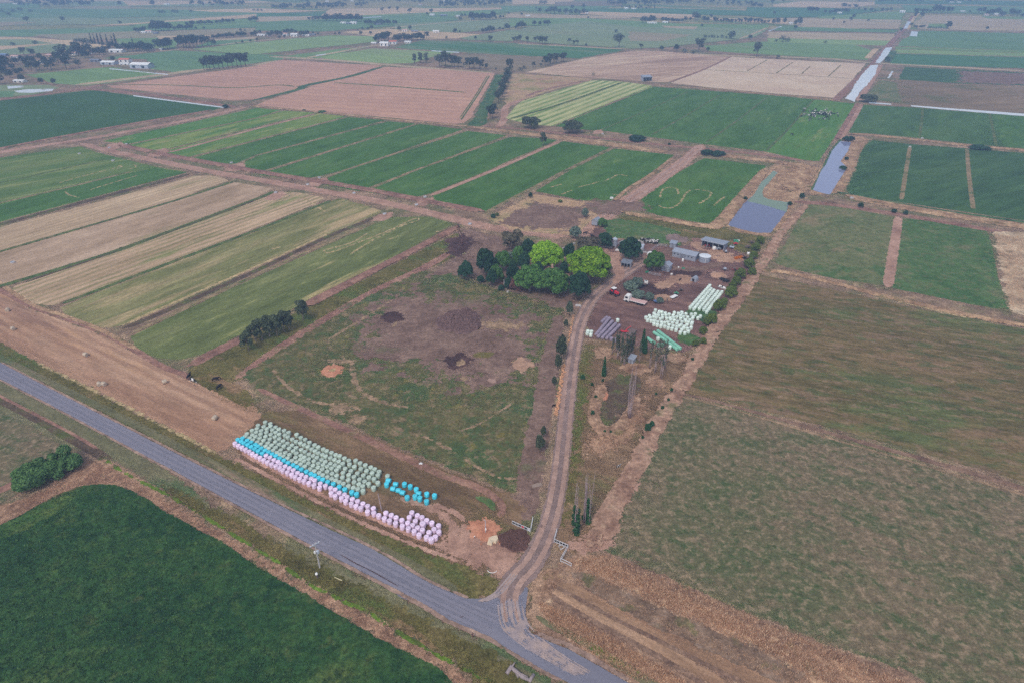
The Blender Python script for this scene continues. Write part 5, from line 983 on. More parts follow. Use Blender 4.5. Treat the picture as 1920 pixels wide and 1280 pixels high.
# ---------------------------------------------------------------- distant trees (one mesh each: too small to show parts)
def far_tree(kind, seed):
    r = random.Random(seed)
    if kind == 'gum': lobes = gum_lobes(10, 8.5, seed, 12) + [((0, 0, 6.6), (2.4, 2.4, 1.7))]; n, s = 460, 1.05
    elif kind == 'round': lobes = dome(3.4, 3.4, 3.9, 4.9, 12, 2.0, seed) + [((0, 0, 4.9), (3.1, 3.1, 3.3))]; n, s = 520, 1.15
    elif kind == 'tall': lobes = [((r.uniform(-1.3, 1.3), r.uniform(-1.3, 1.3), 3.2 + i * 0.85), (1.7, 1.7, 1.3)) for i in range(8)]; n, s = 420, 0.9
    elif kind == 'column': lobes = [((0, 0, 0.8 + i), (1.25 * (1 - 0.07 * i), 1.25 * (1 - 0.07 * i), 1.0)) for i in range(9)]; n, s = 300, 0.7
    else: lobes = dome(4.6, 4.6, 6.0, 3.2, 8, 3.0, seed); n, s = 260, 1.5
    b = trunk_mb(5.5 if kind != 'bush' else 2, 0.3, lobes, seed, limbs=4)
    Q = leaves(lobes, n, s * 0.62, seed, cull=0.5)
    for q in Q: b.add([tuple(v) for v in q], [(0, 1, 2, 3)], 1)
    return b
FP = {}
def far_proto(kind, var, leaf):
    k = (kind, var, leaf)
    if k not in FP:
        b = far_tree(kind, 100 + var * 7 + len(kind)); me = bpy.data.meshes.new('far_' + kind); me.from_pydata(b.v, [], b.f)
        me.materials.append(DKBARK); me.materials.append(L[leaf]); me.polygons.foreach_set('material_index', b.mi); me.update(); FP[k] = me
    return FP[k]
NAMES = {'gum': 'gum_tree', 'round': 'tree', 'tall': 'tall_tree', 'column': 'cypress', 'bush': 'bush'}
def far_one(kind, x, y, hpx, label, group=None, wr=1.0, leaf=None):
    i = int(x * 3 + y * 5) % 3
    o = obj(NAMES[kind], far_proto(kind, i, leaf or ('far' if kind in ('gum', 'tall') else 'fard')), loc=W(x, y), rz=(x * 1.7) % 6.28)
    h = hpx / ppm(y) / 0.93 / {'gum': 9.4, 'round': 9.9, 'tall': 10.4, 'column': 9.6, 'bush': 9.4}[kind]; o.scale = (h * wr, h * wr, h)
    return tag(o, label, {'bush': 'bush'}.get(kind, 'tree'), group)
def cluster(kind, pts, label, group, wr=1.0, leaf=None):
    for p in pts: far_one(kind, p[0], p[1], p[2], label, group, p[3] if len(p) > 3 else wr, leaf)
def row(kind, x0, y0, x1, y1, n, h, label, group, wr=1.0, leaf=None, jy=0.6):
    r = random.Random(int(x0 + y1))
    for i in range(n):
        t = (i + 0.5) / n; far_one(kind, x0 + (x1 - x0) * t + r.uniform(-.3, .3) * (x1 - x0) / n, y0 + (y1 - y0) * t + r.uniform(-jy, jy), h * r.uniform(0.75, 1.15), label, group, wr, leaf)
cluster('gum', [(383, 132, 18), (389, 132, 19), (394, 131, 21), (402, 130, 21), (411, 130, 20), (419, 129, 20), (428, 128, 20), (436, 128, 22), (446, 127, 23), (453, 126, 22), (461, 125, 20)], 'tall thin gum in the row along the pink wheat, left side', 'gum row beside the left pink wheat', 0.95)
cluster('tall', [(777, 119, 16), (788, 119, 18), (799.5, 119, 17)], 'upright gum in the group of three above the right pink wheat', 'three upright gums above the wheat', 1.1)
cluster('gum', [(824, 126, 19), (836, 127, 25), (848, 127, 20), (859, 127, 17), (852, 127, 18)], 'gum tree in the middle clump above the right pink wheat', 'middle gum clump above the wheat', 0.9)
cluster('gum', [(880, 130, 18), (889, 130, 19), (900, 131, 15), (912, 131, 9)], 'gum tree in the clump nearest the weedy ditch end', 'right gum clump above the wheat', 1.1)
cluster('gum', [(955, 137, 21), (953, 148, 18), (951, 156, 18), (948, 164, 18), (945, 170, 18), (943, 177, 20), (941, 183, 20), (938, 189, 20), (935, 195, 20), (926, 214, 17), (923, 223, 22), (919, 224, 20)], 'dark gum tree in the line beside the weedy ditch', 'gum line along the weedy ditch', 0.8)
cluster('gum', [(1000, 127, 9), (1014, 126, 6), (1022, 124, 16), (1027, 124, 13), (1032, 121, 17), (1038, 120, 16), (1043, 119, 15), (1052, 117, 15), (1056, 117, 14)], 'gum tree in the clump at the tip of the windrowed stubble', 'gum clump beside the windrowed stubble', 0.95)
cluster('bush', [(976, 133, 5), (983, 130, 5)], 'low bush beside the gums at the stubble tip', 'bushes at the stubble tip', 1.2)
for k, x, y, h, lb in (('gum', 1160, 90, 21, 'lone large gum tree on the far fence behind the green paddock'), ('gum', 1310, 98, 20, 'lone broad gum tree above the pale stubble, middle'), ('gum', 1418, 107, 21, 'lone broad gum tree above the pale stubble, right'), ('round', 1240, 96, 8, 'small round tree on the stubble fence, leftmost'), ('round', 1268, 97, 11, 'round tree on the stubble fence left of the broad gum'),
                       ('bush', 1283, 100, 6, 'dark bush left of the broad middle gum'), ('bush', 1300, 102, 5, 'low dark bush under the broad middle gum'), ('round', 1327, 97, 7, 'small tree right of the broad middle gum'), ('gum', 1202, 93, 9, 'thin faded tree on the stubble fence'), ('round', 1372, 74, 13, 'blocky dark tree at the bend of the far canal road'), ('round', 1406, 75, 8, 'squat dark tree beside the far canal road'),
                       ('gum', 52, 45, 11, 'lone vase shaped tree in the far left plain'), ('round', 118, 41, 8, 'small lone round tree in the far left plain'), ('gum', 227, 48, 7, 'lone tree beside the far straw strip'), ('round', 225, 12, 8, 'broad tree on the far left horizon band'), ('round', 287, 12, 9, 'big round tree on the far left horizon band'), ('gum', 800, 73, 11, 'tree at the right end of the red roofed farm grove'), ('gum', 920, 80, 10, 'gum by the far dark green paddock'),
                       ('round', 892, 75, 6, 'small tree by the far dark green paddock'), ('bush', 837, 73, 4, 'small bush on the far straw field edge'), ('round', 1099, 88, 5, 'tiny tree on the far fence'), ('gum', 768, 27, 9, 'lone far gum above the green flat'), ('gum', 809, 27, 8, 'lone far gum beside a white farm'), ('gum', 716, 24, 8, 'far gum on the straw band, leftmost'), ('gum', 730, 21, 7, 'far gum on the straw band, middle'), ('gum', 746, 23, 8, 'far gum on the straw band, rightmost'),
                       ('bush', 1320, 71, 4, 'small faded bush on the far grey flat'), ('bush', 1334, 71, 4, 'second small faded bush on the far grey flat'), ('round', 1316, 51, 5, 'small tree beside the far dry pond'), ('bush', 1155, 62, 5, 'leaning bush on the far grey flat'), ('round', 1491, 56, 7, 'small dark tree beside the end of the far canal'), ('bush', 1467, 79, 9, 'dome shaped bush on the far hedge line'), ('bush', 1477, 79, 6, 'wide bush on the far hedge line'), ('bush', 1547, 82, 4, 'small bush on the far hedge line'),
                       ('bush', 1455, 79, 4, 'leftmost bush on the far hedge line'), ('bush', 1458, 111, 6, 'bush on the pale stubble top edge'), ('bush', 1663, 117, 8, 'leafy bush beside the white channel crossing'), ('round', 1850, 57, 6, 'lone dark tree on the far straw road, right'), ('round', 1777, 55, 12, 'tall dark tree at the end of the far orchard row'), ('round', 1562, 39, 5, 'small tree on the far brown field'), ('gum', 1594, 41, 7, 'far gum on the brown field'), ('round', 1600, 35, 7, 'far round tree on the brown field edge'),
                       ('bush', 1628, 41, 4, 'tiny bush on the far brown field'), ('gum', 1582, 46, 5, 'vase shaped small tree on the far brown field'), ('bush', 930, 131, 3, 'tiny bush at the ditch end'), ('bush', 1113, 142, 4, 'dark bush on the windrow corner'), ('round', 1690, 59, 5, 'small tree at the channel bend'), ('gum', 1452, 30, 7, 'faded far gum on the blue green paddock'), ('round', 597, 63 + 3, 4, 'small tree beside the far straw field'), ('round', 1103, 36, 4, 'tiny round tree on the far straw edge'), ('bush', 851, 62, 5, 'small dark bush on the far grey green flat'), ('round', 854, 62, 7, 'round dark tree on the far grey green flat'), ('bush', 863, 39, 6, 'leaning bush beside the far white shed')):
    far_one(k, x, y, h, lb)
V = 'village tree among the white houses at far left'
cluster('gum', [(45, 104, 12), (64, 108, 14), (97, 133, 17), (125, 131, 22), (148, 127, 12), (60, 133, 15), (70, 134, 14), (110, 118, 17), (122, 112, 23), (148, 107, 22), (27, 135, 13), (90, 131, 14), (53, 131, 12), (75, 131, 14)], V, 'village trees at far left')
cluster('round', [(76, 113, 11), (42, 118, 11), (160, 110, 13), (175, 104, 12), (187, 104, 13), (195, 104, 11), (205, 95, 9), (220, 93, 10), (12, 132, 22), (0, 128, 20), (40, 138, 9), (10, 142, 14), (4, 122, 14), (133, 107, 12), (140, 102, 14), (153, 106, 14), (166, 108, 10), (180, 102, 9), (213, 116, 9), (116, 108, 12), (105, 112, 12), (84, 116, 9), (55, 116, 10), (250, 97, 13), (262, 97, 14), (272, 97, 13), (280, 95, 12), (240, 97, 12), (246, 90, 9), (290, 84, 8), (300, 93, 16), (308, 94, 16), (314, 93, 18), (318, 91, 16), (312, 86, 12), (30, 122, 12), (50, 124, 13), (63, 120, 12), (86, 124, 13), (100, 122, 12), (128, 118, 14), (160, 100, 14), (168, 97, 12), (196, 98, 10), (210, 90, 10), (225, 96, 11), (234, 94, 11), (256, 95, 12), (268, 93, 13), (276, 98, 11), (286, 97, 12), (20, 146, 13), (33, 142, 11), (2, 138, 16)], V, 'village trees at far left')
cluster('column', [(173, 83, 17), (179, 83, 16), (186, 84, 18), (193, 85, 19), (203, 86, 18), (213, 87, 17), (219, 87, 20), (250, 86, 14)], 'pencil shaped poplar in the far left poplar row', 'pencil poplars at far left', 0.9)
row('bush', 140, 81, 176, 83, 6, 7, 'low dark hedge bush left of the pencil poplars', 'hedge beside the pencil poplars')
cluster('round', [(78, 158, 10), (102, 159, 10), (42, 153, 11), (0, 158, 16)], 'dark round bush beside the white ponds at far left', 'bushes beside the white ponds', 1.0)
cluster('gum', [(335, 90, 18), (345, 91, 20), (357, 91, 21), (370, 90, 20), (380, 88, 18), (390, 86, 14), (364, 90, 16), (350, 90, 15)], 'broad dark tree in the grove beside the far road junction', 'grove beside the far road junction', 1.1, 'fard')
far_one('round', 402, 86, 10, 'round tree right of the grove at the far junction')
row('round', 398, 74, 440, 71, 7, 8, 'clipped dark tree in the far hedge, left part', 'far hedge left part', 1.1); row('round', 446, 70, 463, 69, 4, 8, 'clipped dark tree in the far hedge, middle part', 'far hedge middle part', 1.1); row('round', 470, 68, 482, 67, 3, 8, 'clipped dark tree in the far hedge, right part', 'far hedge right part', 1.1)
row('round', 250, 61, 275, 61, 4, 9, 'tree beside the far white farmhouses', 'trees beside far white farmhouses', 1.1); row('round', 284, 59, 322, 58, 7, 15, 'big dark tree in the far grove above the village', 'far grove above the village', 1.0); row('round', 325, 57, 362, 56, 7, 8, 'tree in the low line right of the far grove', 'low line right of the far grove'); row('round', 348, 50, 442, 43, 14, 7, 'tree in the sloping windbreak behind the far grove', 'sloping windbreak')
cluster('round', [(368, 56, 5), (383, 56, 5), (470, 42, 8), (477, 41, 9), (482, 41, 8), (452, 60, 5), (460, 60, 4), (455, 82, 5), (470, 80, 5), (443, 83, 3)], 'scattered small tree on the far left paddocks', 'scattered far left trees')
cluster('round', [(488, 64, 6), (503, 68, 7), (511, 67, 8), (520, 69, 10), (527, 67, 7), (535, 65, 8), (541, 64, 8), (548, 64, 8), (555, 64, 6), (565, 69, 9), (572, 68, 8), (577, 67, 8), (587, 66, 5), (524, 73, 5), (534, 72, 5), (482, 77, 5), (508, 69, 6)], 'tree among the far white sheds left of centre', 'trees among the far white sheds')
cluster('round', [(629, 66, 4), (637, 66, 5), (677, 67, 7), (695, 66, 6), (697, 56, 7), (690, 57, 5), (680, 57, 5), (671, 59, 3), (706, 70, 5)], 'small tree near the far straw field, left of centre', 'small trees near the far straw field')
cluster('gum', [(704, 81, 10), (710, 81, 12), (716, 80, 14), (722, 79, 15), (728, 78, 15)], 'tree in the grove left of the red roofed far farm', 'grove left of the red roofed far farm', 1.1, 'fard'); row('round', 738, 79, 795, 75, 11, 11, 'tree in the grove right of the red roofed far farm', 'grove right of the red roofed far farm', 1.0)
row('gum', 578, 40, 612, 40, 6, 7, 'tree in the far central grove, left end', 'far central grove left end', 1.1, 'fard'); row('round', 606, 40, 680, 41, 14, 11, 'tree in the far central grove', 'far central grove', 0.95); row('round', 682, 47, 746, 46, 11, 8, 'tree in the far line below the central grove', 'far line below the central grove', 1.0)
cluster('round', [(749, 59, 8), (769, 57, 7), (905, 62, 7), (912, 62, 8), (918, 62, 11), (924, 61, 9), (937, 57, 5), (943, 57, 4), (950, 57, 10), (955, 55, 6), (862, 62, 4)], 'dark tree on the far centre fence lines', 'far centre fence trees')
row('round', 880, 38, 926, 38, 8, 12, 'tree in the compact far grove right of centre', 'compact far grove', 1.0); cluster('round', [(866, 32, 5), (872, 32, 5), (930, 36, 4), (938, 36, 6), (944, 34, 4), (954, 28, 4), (801, 29, 5)], 'small tree near the compact far grove', 'small trees near the compact far grove')
cluster('round', [(967, 55, 5), (972, 54, 9), (978, 53, 11), (983, 53, 8), (1002, 49, 8), (1012, 49, 7), (1022, 48, 8), (1028, 48, 8)], 'dark tree in the two far clumps right of centre', 'two far clumps right of centre', 1.1)
cluster('gum', [(963, 80, 8), (969, 80, 9), (975, 80, 11), (988, 80, 9), (1003, 80, 8), (1011, 83, 12), (1017, 84, 12), (1022, 83, 11), (1068, 82, 8), (1076, 86, 8), (1083, 84, 7)], 'gum tree on the fence behind the far dark green paddock', 'gums behind the far dark green paddock', 1.0)
cluster('round', [(1012, 25, 8), (1025, 25, 6), (1032, 26, 11), (1040, 26, 11), (1049, 27, 8), (1061, 27, 9), (1070, 28, 8), (1080, 28, 9), (1087, 28, 6), (1094, 28, 9), (1101, 26, 5), (1073, 18, 7), (1094, 16, 7), (1005, 18, 4), (978, 30, 5)], 'tree in the scattered far row right of centre', 'scattered far row', 1.0)
row('round', 1204, 44, 1228, 42, 5, 10, 'tree beside the far white homestead', 'trees beside the far white homestead', 1.0); row('round', 1240, 42, 1282, 43, 8, 7, 'tree in the hedge right of the far white homestead', 'hedge right of the far white homestead', 1.0); cluster('round', [(1285, 41, 8), (1294, 40, 6), (1303, 38, 13), (1308, 38, 10), (1320, 42, 9), (1326, 42, 8), (1333, 34, 6)], 'tree in the loose far clump beside the hedge', 'loose far clump'); row('gum', 1334, 44, 1442, 47, 18, 9, 'tree in the long far roadside belt', 'long far roadside belt', 0.9, 'fard')
cluster('round', [(1450, 47, 9), (1458, 47, 11), (1470, 46, 10), (1491, 48, 8), (1498, 48, 13), (1501, 47, 8)], 'tree at the end of the far canal road', 'trees at the end of the far canal road', 0.8)
row('gum', 1512, 24, 1534, 24, 5, 9, 'tree in the far clump above the brown field', 'far clump above the brown field', 1.1, 'fard'); row('round', 1545, 26, 1592, 25, 8, 7, 'tree in the far line above the brown field', 'far line above the brown field'); cluster('gum', [(1580, 16, 8), (1585, 16, 7), (1592, 16, 6), (1602, 17, 7), (1606, 17, 6), (1609, 21, 5), (1622, 24, 7), (1632, 24, 7), (1641, 24, 5), (1653, 24, 7), (1662, 24, 6), (1670, 22, 6), (1448, 9, 7), (1468, 6, 7)], 'far tree near the top of the picture, right of centre', 'far trees top right of centre', 1.0, 'fard')
cluster('gum', [(1715, 35, 9), (1727, 35, 9), (1716, 29, 10), (1728, 28, 9), (1736, 27, 8), (1742, 27, 7), (1750, 26, 10), (1755, 26, 13), (1762, 26, 11), (1767, 26, 10), (1776, 26, 10), (1782, 25, 9)], 'far tree in the belt beside the channel, top right', 'far belt beside the channel', 1.0, 'fard'); row('round', 1711, 53, 1735, 53, 5, 5, 'low tree in the far hedge under the straw field', 'far hedge under the straw field'); row('bush', 1738, 54, 1776, 54, 8, 3, 'tiny orchard bush in the far row', 'far orchard row')
cluster('round', [(1835, 25, 8), (1843, 25, 9), (1850, 29, 8), (1856, 29, 9), (1862, 28, 8), (1870, 27, 10), (1876, 31, 8), (1882, 31, 7), (1895, 30, 11), (1900, 29, 8), (1908, 30, 9), (1916, 33, 6), (1818, 25, 4), (1708, 50, 6)], 'tree among the far houses at top right', 'trees among the far houses at top right')
row('bush', 1320, 71, 1372, 73, 7, 4, 'low bush in the broken hedge by the blocky far tree', 'broken far hedge'); row('bush', 352, 23, 372, 23, 1, 3, 'short clipped hedge on the far left flat', None, 2.0)
cluster('bush', [(5, 24, 4), (25, 24, 5), (38, 21, 5), (16, 29, 5), (57, 23, 4), (300, 25, 4), (306, 25, 4), (325, 24, 4), (331, 24, 4), (24, 86, 5), (67, 83, 5), (1015, 8, 5), (1022, 8, 5), (476, 21, 3), (484, 21, 3), (490, 21, 3)], 'low dark scrub patch on the far flats', 'low scrub patches on the far flats', 1.5)
# woods on the horizon that read as one mass
def wood(px, h, dens, seed, label):
    r = np.random.default_rng(seed); Q = []
    poly = [tuple(W(x, y)[:2]) for x, y in px]; A = np.array(poly); lo, hi = A.min(0), A.max(0); n = int(dens)
    X = r.uniform(lo[0], hi[0], n * 4); Y = r.uniform(lo[1], hi[1], n * 4); k = sdist(X, Y, poly) > 0; X, Y = X[k][:n], Y[k][:n]
    for x, y in zip(X, Y):
        hh = h * r.uniform(0.6, 1.2); Q.append(leaves([((x, y, hh * .6), (hh * .42, hh * .42, hh * .42))], 70, hh * 0.17, int(r.integers(1e6)), cull=0.3))
    return tag(obj('woodland', quads_mesh('woodland', np.concatenate(Q), L['fard'])), label, 'woodland', kind='stuff')
for px, h, d, lb in (([(30, 14), (180, 12), (182, 7), (80, 2), (20, 4)], 9, 75, 'hazy far wood at the top left'), ([(250, 3), (480, 2), (480, -1), (240, -1)], 8, 60, 'hazy far wood along the top edge, left'), ([(355, 12), (460, 12), (460, 8), (355, 7)], 8, 36, 'thin far wood below the top left edge'),
                     ([(512, 19), (600, 19), (690, 13), (690, 8), (600, 11), (512, 14)], 9, 70, 'hazy far wood left of top centre'), ([(480, 4), (960, 8), (960, 2), (700, -2), (480, -2)], 9, 150, 'long hazy far wood along the top centre'), ([(820, 15), (900, 13), (940, 11), (960, 6), (830, 8)], 9, 50, 'hazy far wood right of top centre'), ([(1140, 13), (1200, 12), (1300, 8), (1400, 14), (1440, 18), (1400, 6), (1280, -1), (1140, 2)], 10, 120, 'hazy far wood belt at the top, right of centre'),
                     ([(1610, 5), (1840, 5), (1840, -1), (1610, 0)], 9, 90, 'hazy far wood at the top right'), ([(1165, 18), (1230, 18), (1232, 14), (1165, 14)], 5, 22, 'low far hedge beside a white shed')):
    wood(px, h, d, int(px[0][0]) + 3, lb)
# ---------------------------------------------------------------- round bales
def proj_y(Y, z): return CY - F_PX * (Y * SP + (z - CAM_H) * CP) / (Y * CP + (CAM_H - z) * SP)
def hgt(x, y, ytop):
    """height in metres of an upright whose foot is at (x, y) and whose top shows at row ytop"""
    Y = W(x, y).y; a, b = 0.0, 60.0
    for _ in range(40):
        m = (a + b) / 2
        if proj_y(Y, m) > ytop: a = m
        else: b = m
    return a

def film_mat(name, col, rough=0.38):
    k = NT(name, rough, 0.45); p = k.pos(True); oi = k.new('ShaderNodeObjectInfo')
    s = k.new('ShaderNodeVectorMath', operation='SCALE'); s.inputs[0].default_value = col[:3]
    n = k.noise(p, 3.0, 5, 0.6)
    k.link(k.math('MULTIPLY', k.rng(oi.outputs['Random'], 0, 1, 0.88, 1.07, False), k.rng(n, 0.3, 0.7, 0.93, 1.05, False)), s.inputs['Scale'])
    k.color(s.outputs[0]); w = k.noise(k.turned(p, 0, 1.0), 5.0, 4, 0.7, 0.6); k.bump(w, 0.25, 0.05); return k.m
FILM = {'sage': film_mat('sage_film', K(186, 204, 196)), 'blue': film_mat('blue_film', K(84, 214, 244)), 'pink': film_mat('pink_film', K(246, 214, 246)), 'mint': film_mat('pale_mint_film', K(222, 246, 234)),
        'teal': film_mat('teal_film', K(134, 196, 176)), 'mauve': film_mat('mauve_net', K(150, 138, 160), 0.7)}
def straw_mat():
    k = NT('straw', 0.9, 0.1); p = k.pos(True); n = k.noise(k.turned(p, 0, 1), 6, 6, .8); k.color(k.ramp(n, [(.3, K(158, 140, 124)), (.55, K(196, 180, 166)), (.75, K(222, 208, 198))])); k.bump(n, .8, .06); return k.m
FILM['straw'] = straw_mat()
def bale_mesh(mat, seed, net=False):
    r = random.Random(seed); b = MB(); R, H = 0.60, 1.2
    b.lathe([(0.0, H - .015), (R * .28, H - .01), (R * .34, H + .012), (R * .72, H + .006), (R * .95, H - .015), (R * 1.005, H - .075), (R * 1.02, H * .72), (R * 1.025, H * .4), (R * 1.0, .08), (R * .94, .02), (0, 0)][::-1], 22)
    for i, v in enumerate(b.v):
        x, y, z = v; a = math.atan2(y, x); q = 1 + .018 * math.sin(3 * a + seed) + .012 * math.sin(7 * a + 2 * seed + 3 * z)
        b.v[i] = (x * q, y * q, z + .014 * math.sin(2 * a + seed))
    return b.mesh('bale', mat, True)
BM = {}
def bale(kind, x, y, label, group, lying=None, cat=None, s=1.0):
    r = random.Random(int(x * 31 + y * 57)); v = r.randrange(3); key = (kind, v)
    if key not in BM: BM[key] = bale_mesh(FILM[kind], v + 1 + len(kind))
    c = W(x, y, 0.6)
    o = obj({'straw': 'hay_bale', 'mauve': 'net_wrapped_bale'}.get(kind, kind + '_wrapped_bale'), BM[key])
    if lying is None:
        o.location = (c.x, c.y, 0.02); o.rotation_euler = (r.uniform(-.02, .02), r.uniform(-.02, .02), r.uniform(0, 6.28))
    else:
        o.rotation_euler = (PI / 2, 0, lying); ax = Vector((math.sin(lying), -math.cos(lying), 0)); o.location = Vector((c.x, c.y, .61)) - ax * .6
    o.scale = (s, s, s)
    return tag(o, label, cat or {'sage': 'sage bale', 'blue': 'blue bale', 'pink': 'pink bale', 'mint': 'mint bale', 'teal': 'teal bale', 'mauve': 'mauve bale', 'straw': 'straw bale'}[kind], group)
def many(kind, s, ox, oy, k, label, group, **kw):
    v = [float(t) for t in s.split()]
    for i in range(0, len(v), 2): bale(kind, ox + v[i] / k, oy + v[i + 1] / k, label, group, **kw)
A2, A3 = (430, 780, 9.143), (620, 850, 7.111)
LS, GS = 'sage green wrapped bale in the big standing block by the road', 'sage bales in the block by the road'
many('sage', '''620 118 708 145 497 172 595 195 710 188 477 230 648 232 797 205 855 238 395 260 550 265 742 253 945 260 465 292 640 295 800 292 1022 293 308 318 540 325 860 325 715 330 1158 328 400 340 955 342 1010 372 280 358
455 365 625 365 785 372 1230 382 355 390 525 392 860 403 1085 408 700 410 1305 415 592 430 410 425 928 440 1150 448 790 457 1380 465 485 460 665 477 1000 480 1225 475 860 497 545 495 1465 510 730 512 1080 513 1285 507 940 527 625 530
1350 540 1530 545 800 550 1150 555 1030 565 680 565 1415 580 1615 580 1235 590 885 595 758 600 1475 612 1100 612 1675 610 1300 625 965 640 825 640 1530 648 1155 650 1755 640 1600 675 1370 668 1037 675 875 668 1230 690 1825 678 1655 700
1440 695 930 700 1290 720 1140 725 1005 733 1895 695 1735 730 1505 727 1365 750 1225 757 1805 762 1585 765 1080 775 1455 785 1285 787 1650 795 1880 790 1155 803 1360 825 1530 825 1735 830 1227 840 1610 850 1815 857 1440 862 1300 875
1680 880 1885 885 1525 895 1390 923 1755 910 1600 925 1840 940 1462 955 1680 965 1545 987 1765 1000 1605 1025 1845 1035 1685 1060 1760 1090 1830 1115 1890 1145''', *A2, LS, GS)
many('sage', '''187 75 245 105 335 105 165 145 253 158 395 140 320 185 465 165 195 213 405 215 272 243 537 195 480 242 168 268 360 275 590 220 245 297 440 303 555 272 648 252 315 322 160 330 512 328 630 300 235 365 388 357 580 350 315 393 455 385 172 415
380 422 510 415 630 400 240 445 430 447 305 470 365 485 573 465 432 508''', *A3, LS, GS)
bale('sage', 620 + 760 / 7.111, 850 + 310 / 7.111, 'single sage green bale standing beside the loose blue bales', None)
LB, GB = 'bright blue wrapped bale in the standing rows between sage and pink', 'blue bales in rows by the road'
many('blue', '''150 415 210 447 255 475 320 505 380 540 440 575 500 610 572 650 230 392 312 428 378 462 450 500 497 530 555 565 618 602 680 630 738 665 802 695 870 735 940 772 1013 812 1097 852 1165 887 1240 925 1325 965 1403 1003 1467 1030 1535 1068 1607 1100 1690 1140 1785 1175 1885 1225''', *A2, LB, GB)
many('blue', '120 455 190 488 283 525 348 550', *A3, LB, GB)
many('blue', '748 415 985 415 1063 445 1143 485 1020 590 1125 580 1190 603 1283 547 1385 568 1280 645', *A3, 'bright blue wrapped bale standing upright in the loose scatter', 'loose standing blue bales')
for i, (x, y, a) in enumerate(((772, 360, -.6), (868, 408, -.5), (832, 468, -.5), (905, 490, -.55), (960, 520, -.6), (1175, 530, -.5))): bale('blue', 620 + x / 7.111, 850 + y / 7.111, 'bright blue wrapped bale lying on its side in the loose scatter', 'loose blue bales on their side', lying=a + 1.9)
LP, GP = 'pink wrapped bale in the two standing rows nearest the road', 'pink bales in rows along the road'
many('pink', '''100 480 158 515 220 548 282 583 345 618 398 655 462 690 530 725 592 765 658 800 730 835 802 865 868 900 920 938 1000 975 1073 1012 1135 1052 1210 1085 1285 1122 1368 1158 1455 1195 1548 1235 635 688 703 722 770 765 840 797 882 832 962 872 1033 905 1103 940
1175 987 1245 1020 1318 1055 1410 1085 1468 1115 1565 1168 1652 1205 1742 1245 1820 1272''', *A2, LP, GP)
many('pink', '65 575 145 605 203 645 278 680 340 710 405 735 495 785 578 803 643 835 717 875 788 905 868 940 957 978 10 540 118 535 188 560 223 592 292 618 362 648 433 680 497 712 573 742 738 803 810 833 875 865 952 900', *A3, LP, GP)
many('pink', '1037 1010 1115 1047 1180 1095 1278 1125 1028 937 1095 967 1162 1000 1225 1030 1312 1063 1398 1122 1085 798 1157 837 1218 862 1050 860 1130 910 1283 902 1350 935 1440 973 1378 1022 1443 1055', *A3, 'pink wrapped bale in the loose bunch at the gateway end', 'loose pink bales at the gateway end')
bale('pink', 620 + 1230 / 7.111, 850 + 955 / 7.111, 'largest pink bale, bulging in the middle of the loose bunch', None, s=1.18); bale('pink', 620 + 1343 / 7.111, 850 + 1155 / 7.111, 'pink bale closest to the camera at the tip of the bunch', None, s=1.08)
# farmyard stacks
A6 = (1200, 520, 7.111)
for (a, b, n) in (((668, 408), (930, 115), 15), ((717, 428), (945, 160), 14), ((790, 422), (985, 180), 12), ((850, 432), (1038, 195), 12), ((887, 465), (1092, 200), 13)):
    for i in range(n):
        t = i / (n - 1); bale('mint', 1200 + (a[0] + (b[0] - a[0]) * t) / 7.111, 520 + (a[1] + (b[1] - a[1]) * t) / 7.111, 'pale mint bale in the five long straight rows on the yard edge', 'mint bales in five straight rows')
many('mint', '''205 445 257 465 185 490 290 470 335 485 245 490 388 500 457 478 510 490 557 475 560 500 612 495 685 500 735 495 80 540 125 520 100 575 135 545 180 535 148 585 215 545 245 520 200 510 297 515 345 510 300 545 270 560 355 555 400 550 440 515 445 545 490 535 535 520 580 535 635 540 540 555 600 575
710 535 665 575 700 555 185 625 190 590 230 640 235 600 278 655 285 605 290 630 330 660 330 610 375 680 370 605 385 640 405 575 425 690 430 615 440 655 455 580 480 705 490 625 490 670 500 595 535 740 545 640 555 705 560 600 520 655 598 745 580 685 590 660 610 590 645 725 625 640 630 690 640 605 680 675 685 630 695 610''', *A6, 'pale mint bale in the big loose block in the middle of the yard', 'mint bales in the loose yard block')
many('mint', '805 525 773 548', *A6, 'pale mint bale in the separate pair beside the loose yard block', 'pair of mint bales')
many('mint', '240 820 395 930', *A6, 'single pale mint bale lying beside the teal rows', 'odd mint bales by the teal rows')
def lying_row(kind, p, q, n, label, group):
    a, b = W(*p, .6), W(*q, .6); d = b - a; ang = math.atan2(d.y, d.x) + PI / 2
    for i in range(n): 
        t = (i + .5) / n; bale(kind, p[0] + (q[0] - p[0]) * t, p[1] + (q[1] - p[1]) * t, label, group, lying=ang + random.Random(i).uniform(-.05, .05))
lying_row('teal', (1226, 623), (1270, 655), 13, 'teal wrapped bale in the long end-to-end row nearer the poplars', 'teal bales, near row'); lying_row('teal', (1233, 620), (1276, 653), 13, 'teal wrapped bale in the long end-to-end row nearer the mint block', 'teal bales, far row')
lying_row('teal', (1214, 634), (1227, 643), 4, 'teal wrapped bale in the short row behind the cypress', 'teal bales, short row')
many('teal', '305 900 250 900', *A6, 'teal bale standing alone among the bare poplars', 'two odd teal bales')
A5 = lambda x, y: (1080 + x / 8, 560 + y / 8)
for p, q, n, lb in (((300, 540), (505, 290), 11, 'second row from the driveway'), ((330, 575), (548, 335), 11, 'third row from the driveway'), ((390, 590), (600, 370), 10, 'fourth row from the driveway'), ((455, 600), (655, 395), 9, 'fifth row, beside the red implement'), ((385, 350), (465, 280), 4, 'short row nearest the driveway')):
    lying_row('mauve', A5(*p), A5(*q), n, 'mauve grey net wrapped bale lying in the ' + lb, 'mauve bales, ' + lb)
